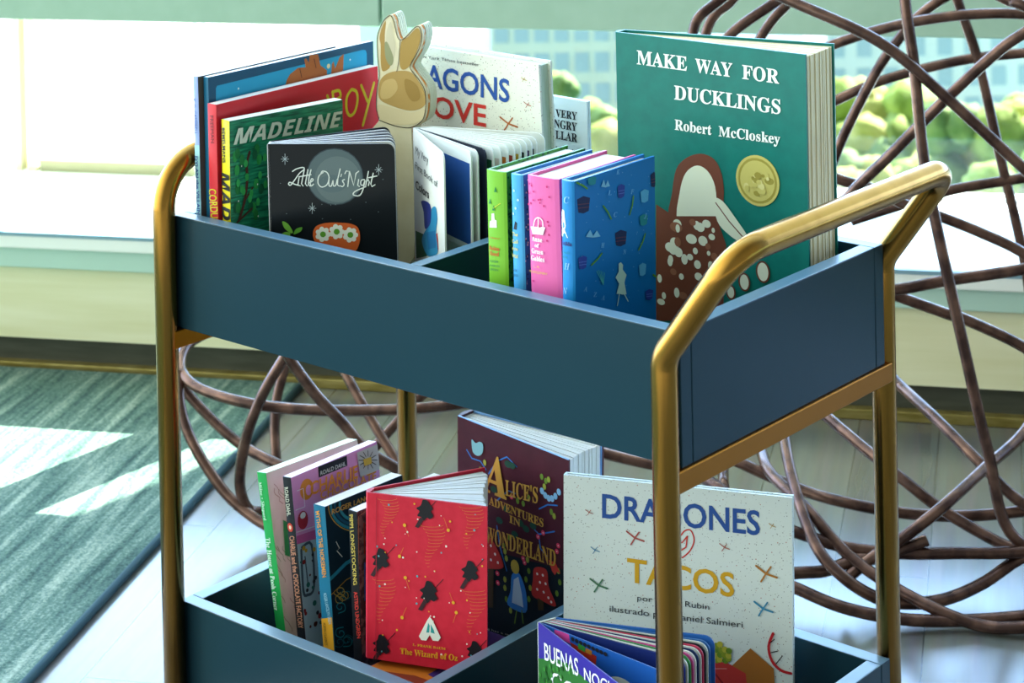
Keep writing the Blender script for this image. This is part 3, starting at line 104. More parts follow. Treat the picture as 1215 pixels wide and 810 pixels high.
["t","CHOCOLATE","S","#f29a2c",[0.0394,0.1974],[0.1270,0.1925],[0.0406,0.2067]],["p","#c9c6bc",[[0.1011,0.2298],[0.1343,0.2297],[0.1337,0.2016],[0.1026,0.2021]]],["s","#3a3630",0.0009,[[0.1231,0.2152],[0.1314,0.2127]]],["s","#3a3630",0.0009,[[0.1220,0.2133],[0.1288,0.2083]]],["s","#3a3630",0.0009,[[0.1196,0.2124],[0.1231,0.2062]]],["s","#3a3630",0.0009,[[0.1164,0.2127],[0.1157,0.2070]]],["s","#3a3630",0.0009,[[0.1134,0.2142],[0.1087,0.2104]]],["s","#3a3630",0.0009,[[0.1113,0.2164],[0.1039,0.2155]]],["s","#3a3630",0.0009,[[0.1107,0.2187],[0.1025,0.2210]]],["s","#3a3630",0.0009,[[0.1118,0.2206],[0.1049,0.2255]]],["s","#3a3630",0.0008,[[0.1142,0.2216],[0.1105,0.2277]]],["s","#3a3630",0.0009,[[0.1173,0.2213],[0.1178,0.2271]]],["s","#3a3630",0.0009,[[0.1204,0.2199],[0.1249,0.2238]]],["s","#3a3630",0.0009,[[0.1225,0.2177],[0.1299,0.2187]]],["p","#dcb63a",[[0.1093,0.2200],[0.1221,0.2192],[0.1221,0.2117],[0.1104,0.2123]]],["s","#efe4ea",0.0010,[[0.0065,0.2168],[0.0155,0.2166],[0.0155,0.1969],[0.0020,0.1975]]],["o","#b02a3a",[0.0108,0.1841],[0.0077,0.0097]],["o","#f0e6e0",[0.0114,0.1889],[0.0041,0.0034]],["s","#efe4ea",0.0010,[[-0.0048,0.1748],[0.0324,0.1718]]],["s","#4a5a64",0.0031,[[0.0057,0.1564],[0.0200,0.1546],[0.0178,0.1103],[0.0070,0.1051],[0.0019,0.1121],[0.0044,0.1540]]],["s","#4a5a64",0.0017,[[0.0088,0.1454],[0.0096,0.1131]]],["o","#2a2a30",[0.0191,0.1379],[0.0014,0.0014]],["o","#8a2a2a",[0.0012,0.0902],[0.0021,0.0021]],["o","#c89a30",[0.0272,0.0798],[0.0030,0.0030]],["o","#2a6a60",[0.0020,0.1419],[0.0014,0.0014]],["o","#5a2a20",[0.0137,0.1243],[0.0014,0.0014]],["o","#2a2a30",[0.0203,0.1440],[0.0019,0.0019]],["o","#8a2a2a",[0.0023,0.0870],[0.0020,0.0020]],["o","#c89a30",[0.0112,0.1514],[0.0021,0.0021]],["o","#2a6a60",[0.0165,0.0933],[0.0029,0.0029]],["o","#5a2a20",[0.0275,0.1279],[0.0016,0.0016]],["o","#2a2a30",[0.0196,0.0820],[0.0022,0.0022]],["o","#8a2a2a",[0.0248,0.1015],[0.0018,0.0018]],["o","#c89a30",[0.0084,0.1547],[0.0024,0.0024]],["o","#2a6a60",[0.0230,0.0704],[0.0021,0.0021]],["o","#5a2a20",[0.0149,0.0713],[0.0027,0.0027]],["o","#2a2a30",[0.0186,0.1159],[0.0022,0.0022]],["o","#8a2a2a",[0.0066,0.1405],[0.0025,0.0025]],["o","#c89a30",[0.0303,0.1000],[0.0021,0.0021]],["o","#2a6a60",[0.0097,0.1153],[0.0027,0.0027]],["o","#5a2a20",[0.0074,0.0712],[0.0016,0.0016]],["o","#2a2a30",[0.0077,0.1100],[0.0020,0.0020]],["o","#8a2a2a",[0.0224,0.0777],[0.0029,0.0029]],["o","#c89a30",[0.0232,0.1487],[0.0023,0.0023]],["o","#2a6a60",[0.0160,0.1102],[0.0018,0.0018]],["o","#5a2a20",[0.0166,0.0722],[0.0015,0.0015]],["o","#2a2a30",[0.0213,0.1188],[0.0022,0.0022]]],"norse_spine":[["t","MYTHS OF THE NORSEMEN","S","#dc9238",[0.0145,0.2036],[0.0107,0.1341],[0.0078,0.2058]],
["t","ROGER LANCELYN GREEN","N","#a8d0d8",[0.0109,0.1171],[0.0058,0.0857],[0.0060,0.1188]],["p","#e8a428",[[0.0193,0.0884],[0.0007,0.0938],[0.0008,0.0586],[0.0199,0.0579]]],
["t","PUFFIN CLASSICS","N","#3a2a10",[0.0154,0.0850],[0.0142,0.0616],[0.0111,0.086]]],"norse_front":[["s","#2a8aa0",0.0031,[[0.0518,0.1738],[0.0455,0.1745],[0.0391,0.1761],[0.0328,0.1785],[0.0269,0.1817],[0.0215,0.1856],[0.0169,0.1900],[0.0132,0.1948],[0.0105,0.1997],[0.0089,0.2047],[0.0086,0.2095],[0.0094,0.2139]]],["s","#1a5a78",0.0031,[[0.0501,0.1784],[0.0449,0.1789],[0.0396,0.1802],[0.0343,0.1822],[0.0294,0.1849],[0.0250,0.1881],[0.0211,0.1918],[0.0180,0.1957],[0.0158,0.1998],[0.0145,0.2039],[0.0142,0.2079],[0.0149,0.2116]]],["s","#3aa0b0",0.0031,[[0.0481,0.1837],[0.0441,0.1840],[0.0401,0.1850],[0.0362,0.1866],[0.0324,0.1886],[0.0290,0.1910],[0.0261,0.1938],[0.0238,0.1968],[0.0221,0.1999],[0.0211,0.2030],[0.0209,0.2061],[0.0214,0.2089]]],["s","#d8a040",0.0010,[[0.0493,0.1710],[0.0428,0.1722],[0.0364,0.1741],[0.0301,0.1768],[0.0243,0.1802],[0.0189,0.1842],[0.0143,0.1886],[0.0104,0.1934],[0.0075,0.1983],[0.0057,0.2033],[0.0048,0.2083],[0.0051,0.2129]]],["s","#2a8aa0",0.0041,[[-0.0011,0.1338],[0.0240,0.1434],[0.0489,0.1461]]],["s","#c08a34",0.0010,[[-0.0003,0.1177],[0.0223,0.1262],[0.0495,0.1280]]],["s","#e8e4d8",0.0010,[[0.0120,0.1702],[0.0160,0.1619],[0.0120,0.1607],[0.0190,0.1521]]],["s","#2a9aa8",0.0010,[[0.0186,0.0625],[0.0176,0.0609],[0.0136,0.0623],[0.0124,0.0664],[0.0177,0.0674],[0.0237,0.0623],[0.0212,0.0568],[0.0115,0.0592]]],["s","#c0a050",0.0010,[[0.0181,0.1103],[0.0153,0.1107],[0.0135,0.1138],[0.0170,0.1156],[0.0228,0.1121],[0.0222,0.1067],[0.0139,0.1072],[0.0081,0.1147]]],["s","#1f6a78",0.0010,[[0.0210,0.1102],[0.0190,0.1123],[0.0209,0.1143],[0.0260,0.1122],[0.0269,0.1072],[0.0204,0.1064],[0.0139,0.1125],[0.0173,0.1184]]],["s","#2a9aa8",0.0010,[[0.0072,0.0747],[0.0079,0.0766],[0.0118,0.0756],[0.0137,0.0715],[0.0090,0.0698],[0.0025,0.0743],[0.0038,0.0803],[0.0133,0.0791]]],["s","#c0a050",0.0010,[[0.0103,0.1104],[0.0129,0.1104],[0.0153,0.1073],[0.0123,0.1050],[0.0063,0.1080],[0.0057,0.1137],[0.0136,0.1142],[0.0205,0.1070]]],["s","#1f6a78",0.0010,[[0.0184,0.0650],[0.0207,0.0631],[0.0192,0.0607],[0.0141,0.0624],[0.0123,0.0675],[0.0183,0.0690],[0.0255,0.0634],[0.0234,0.0569]]],["s","#2a9aa8",0.0010,[[0.0125,0.1012],[0.0123,0.0991],[0.0084,0.0997],[0.0058,0.1037],[0.0099,0.1061],[0.0169,0.1022],[0.0168,0.0957],[0.0077,0.0958]]],["s","#c0a050",0.0010,[[0.0130,0.1163],[0.0105,0.1160],[0.0077,0.1189],[0.0101,0.1217],[0.0163,0.1193],[0.0179,0.1134],[0.0106,0.1120],[0.0028,0.1186]]],["s","#1f6a78",0.0010,[[0.0056,0.0644],[0.0032,0.0662],[0.0041,0.0688],[0.0091,0.0677],[0.0118,0.0626],[0.0065,0.0603],[-0.0012,0.0652],[-0.0004,0.0723]]],
["t","ROGER LANCELYN","S","#d8a850",[0.0077,0.2006],[0.0843,0.2001],[0.0082,0.2061]]],"pippi_spine":[["t","PIPPI LONGSTOCKING","S","#c8b050",[0.0107,0.2135],[0.0080,0.1397],[0.0050,0.2156]],
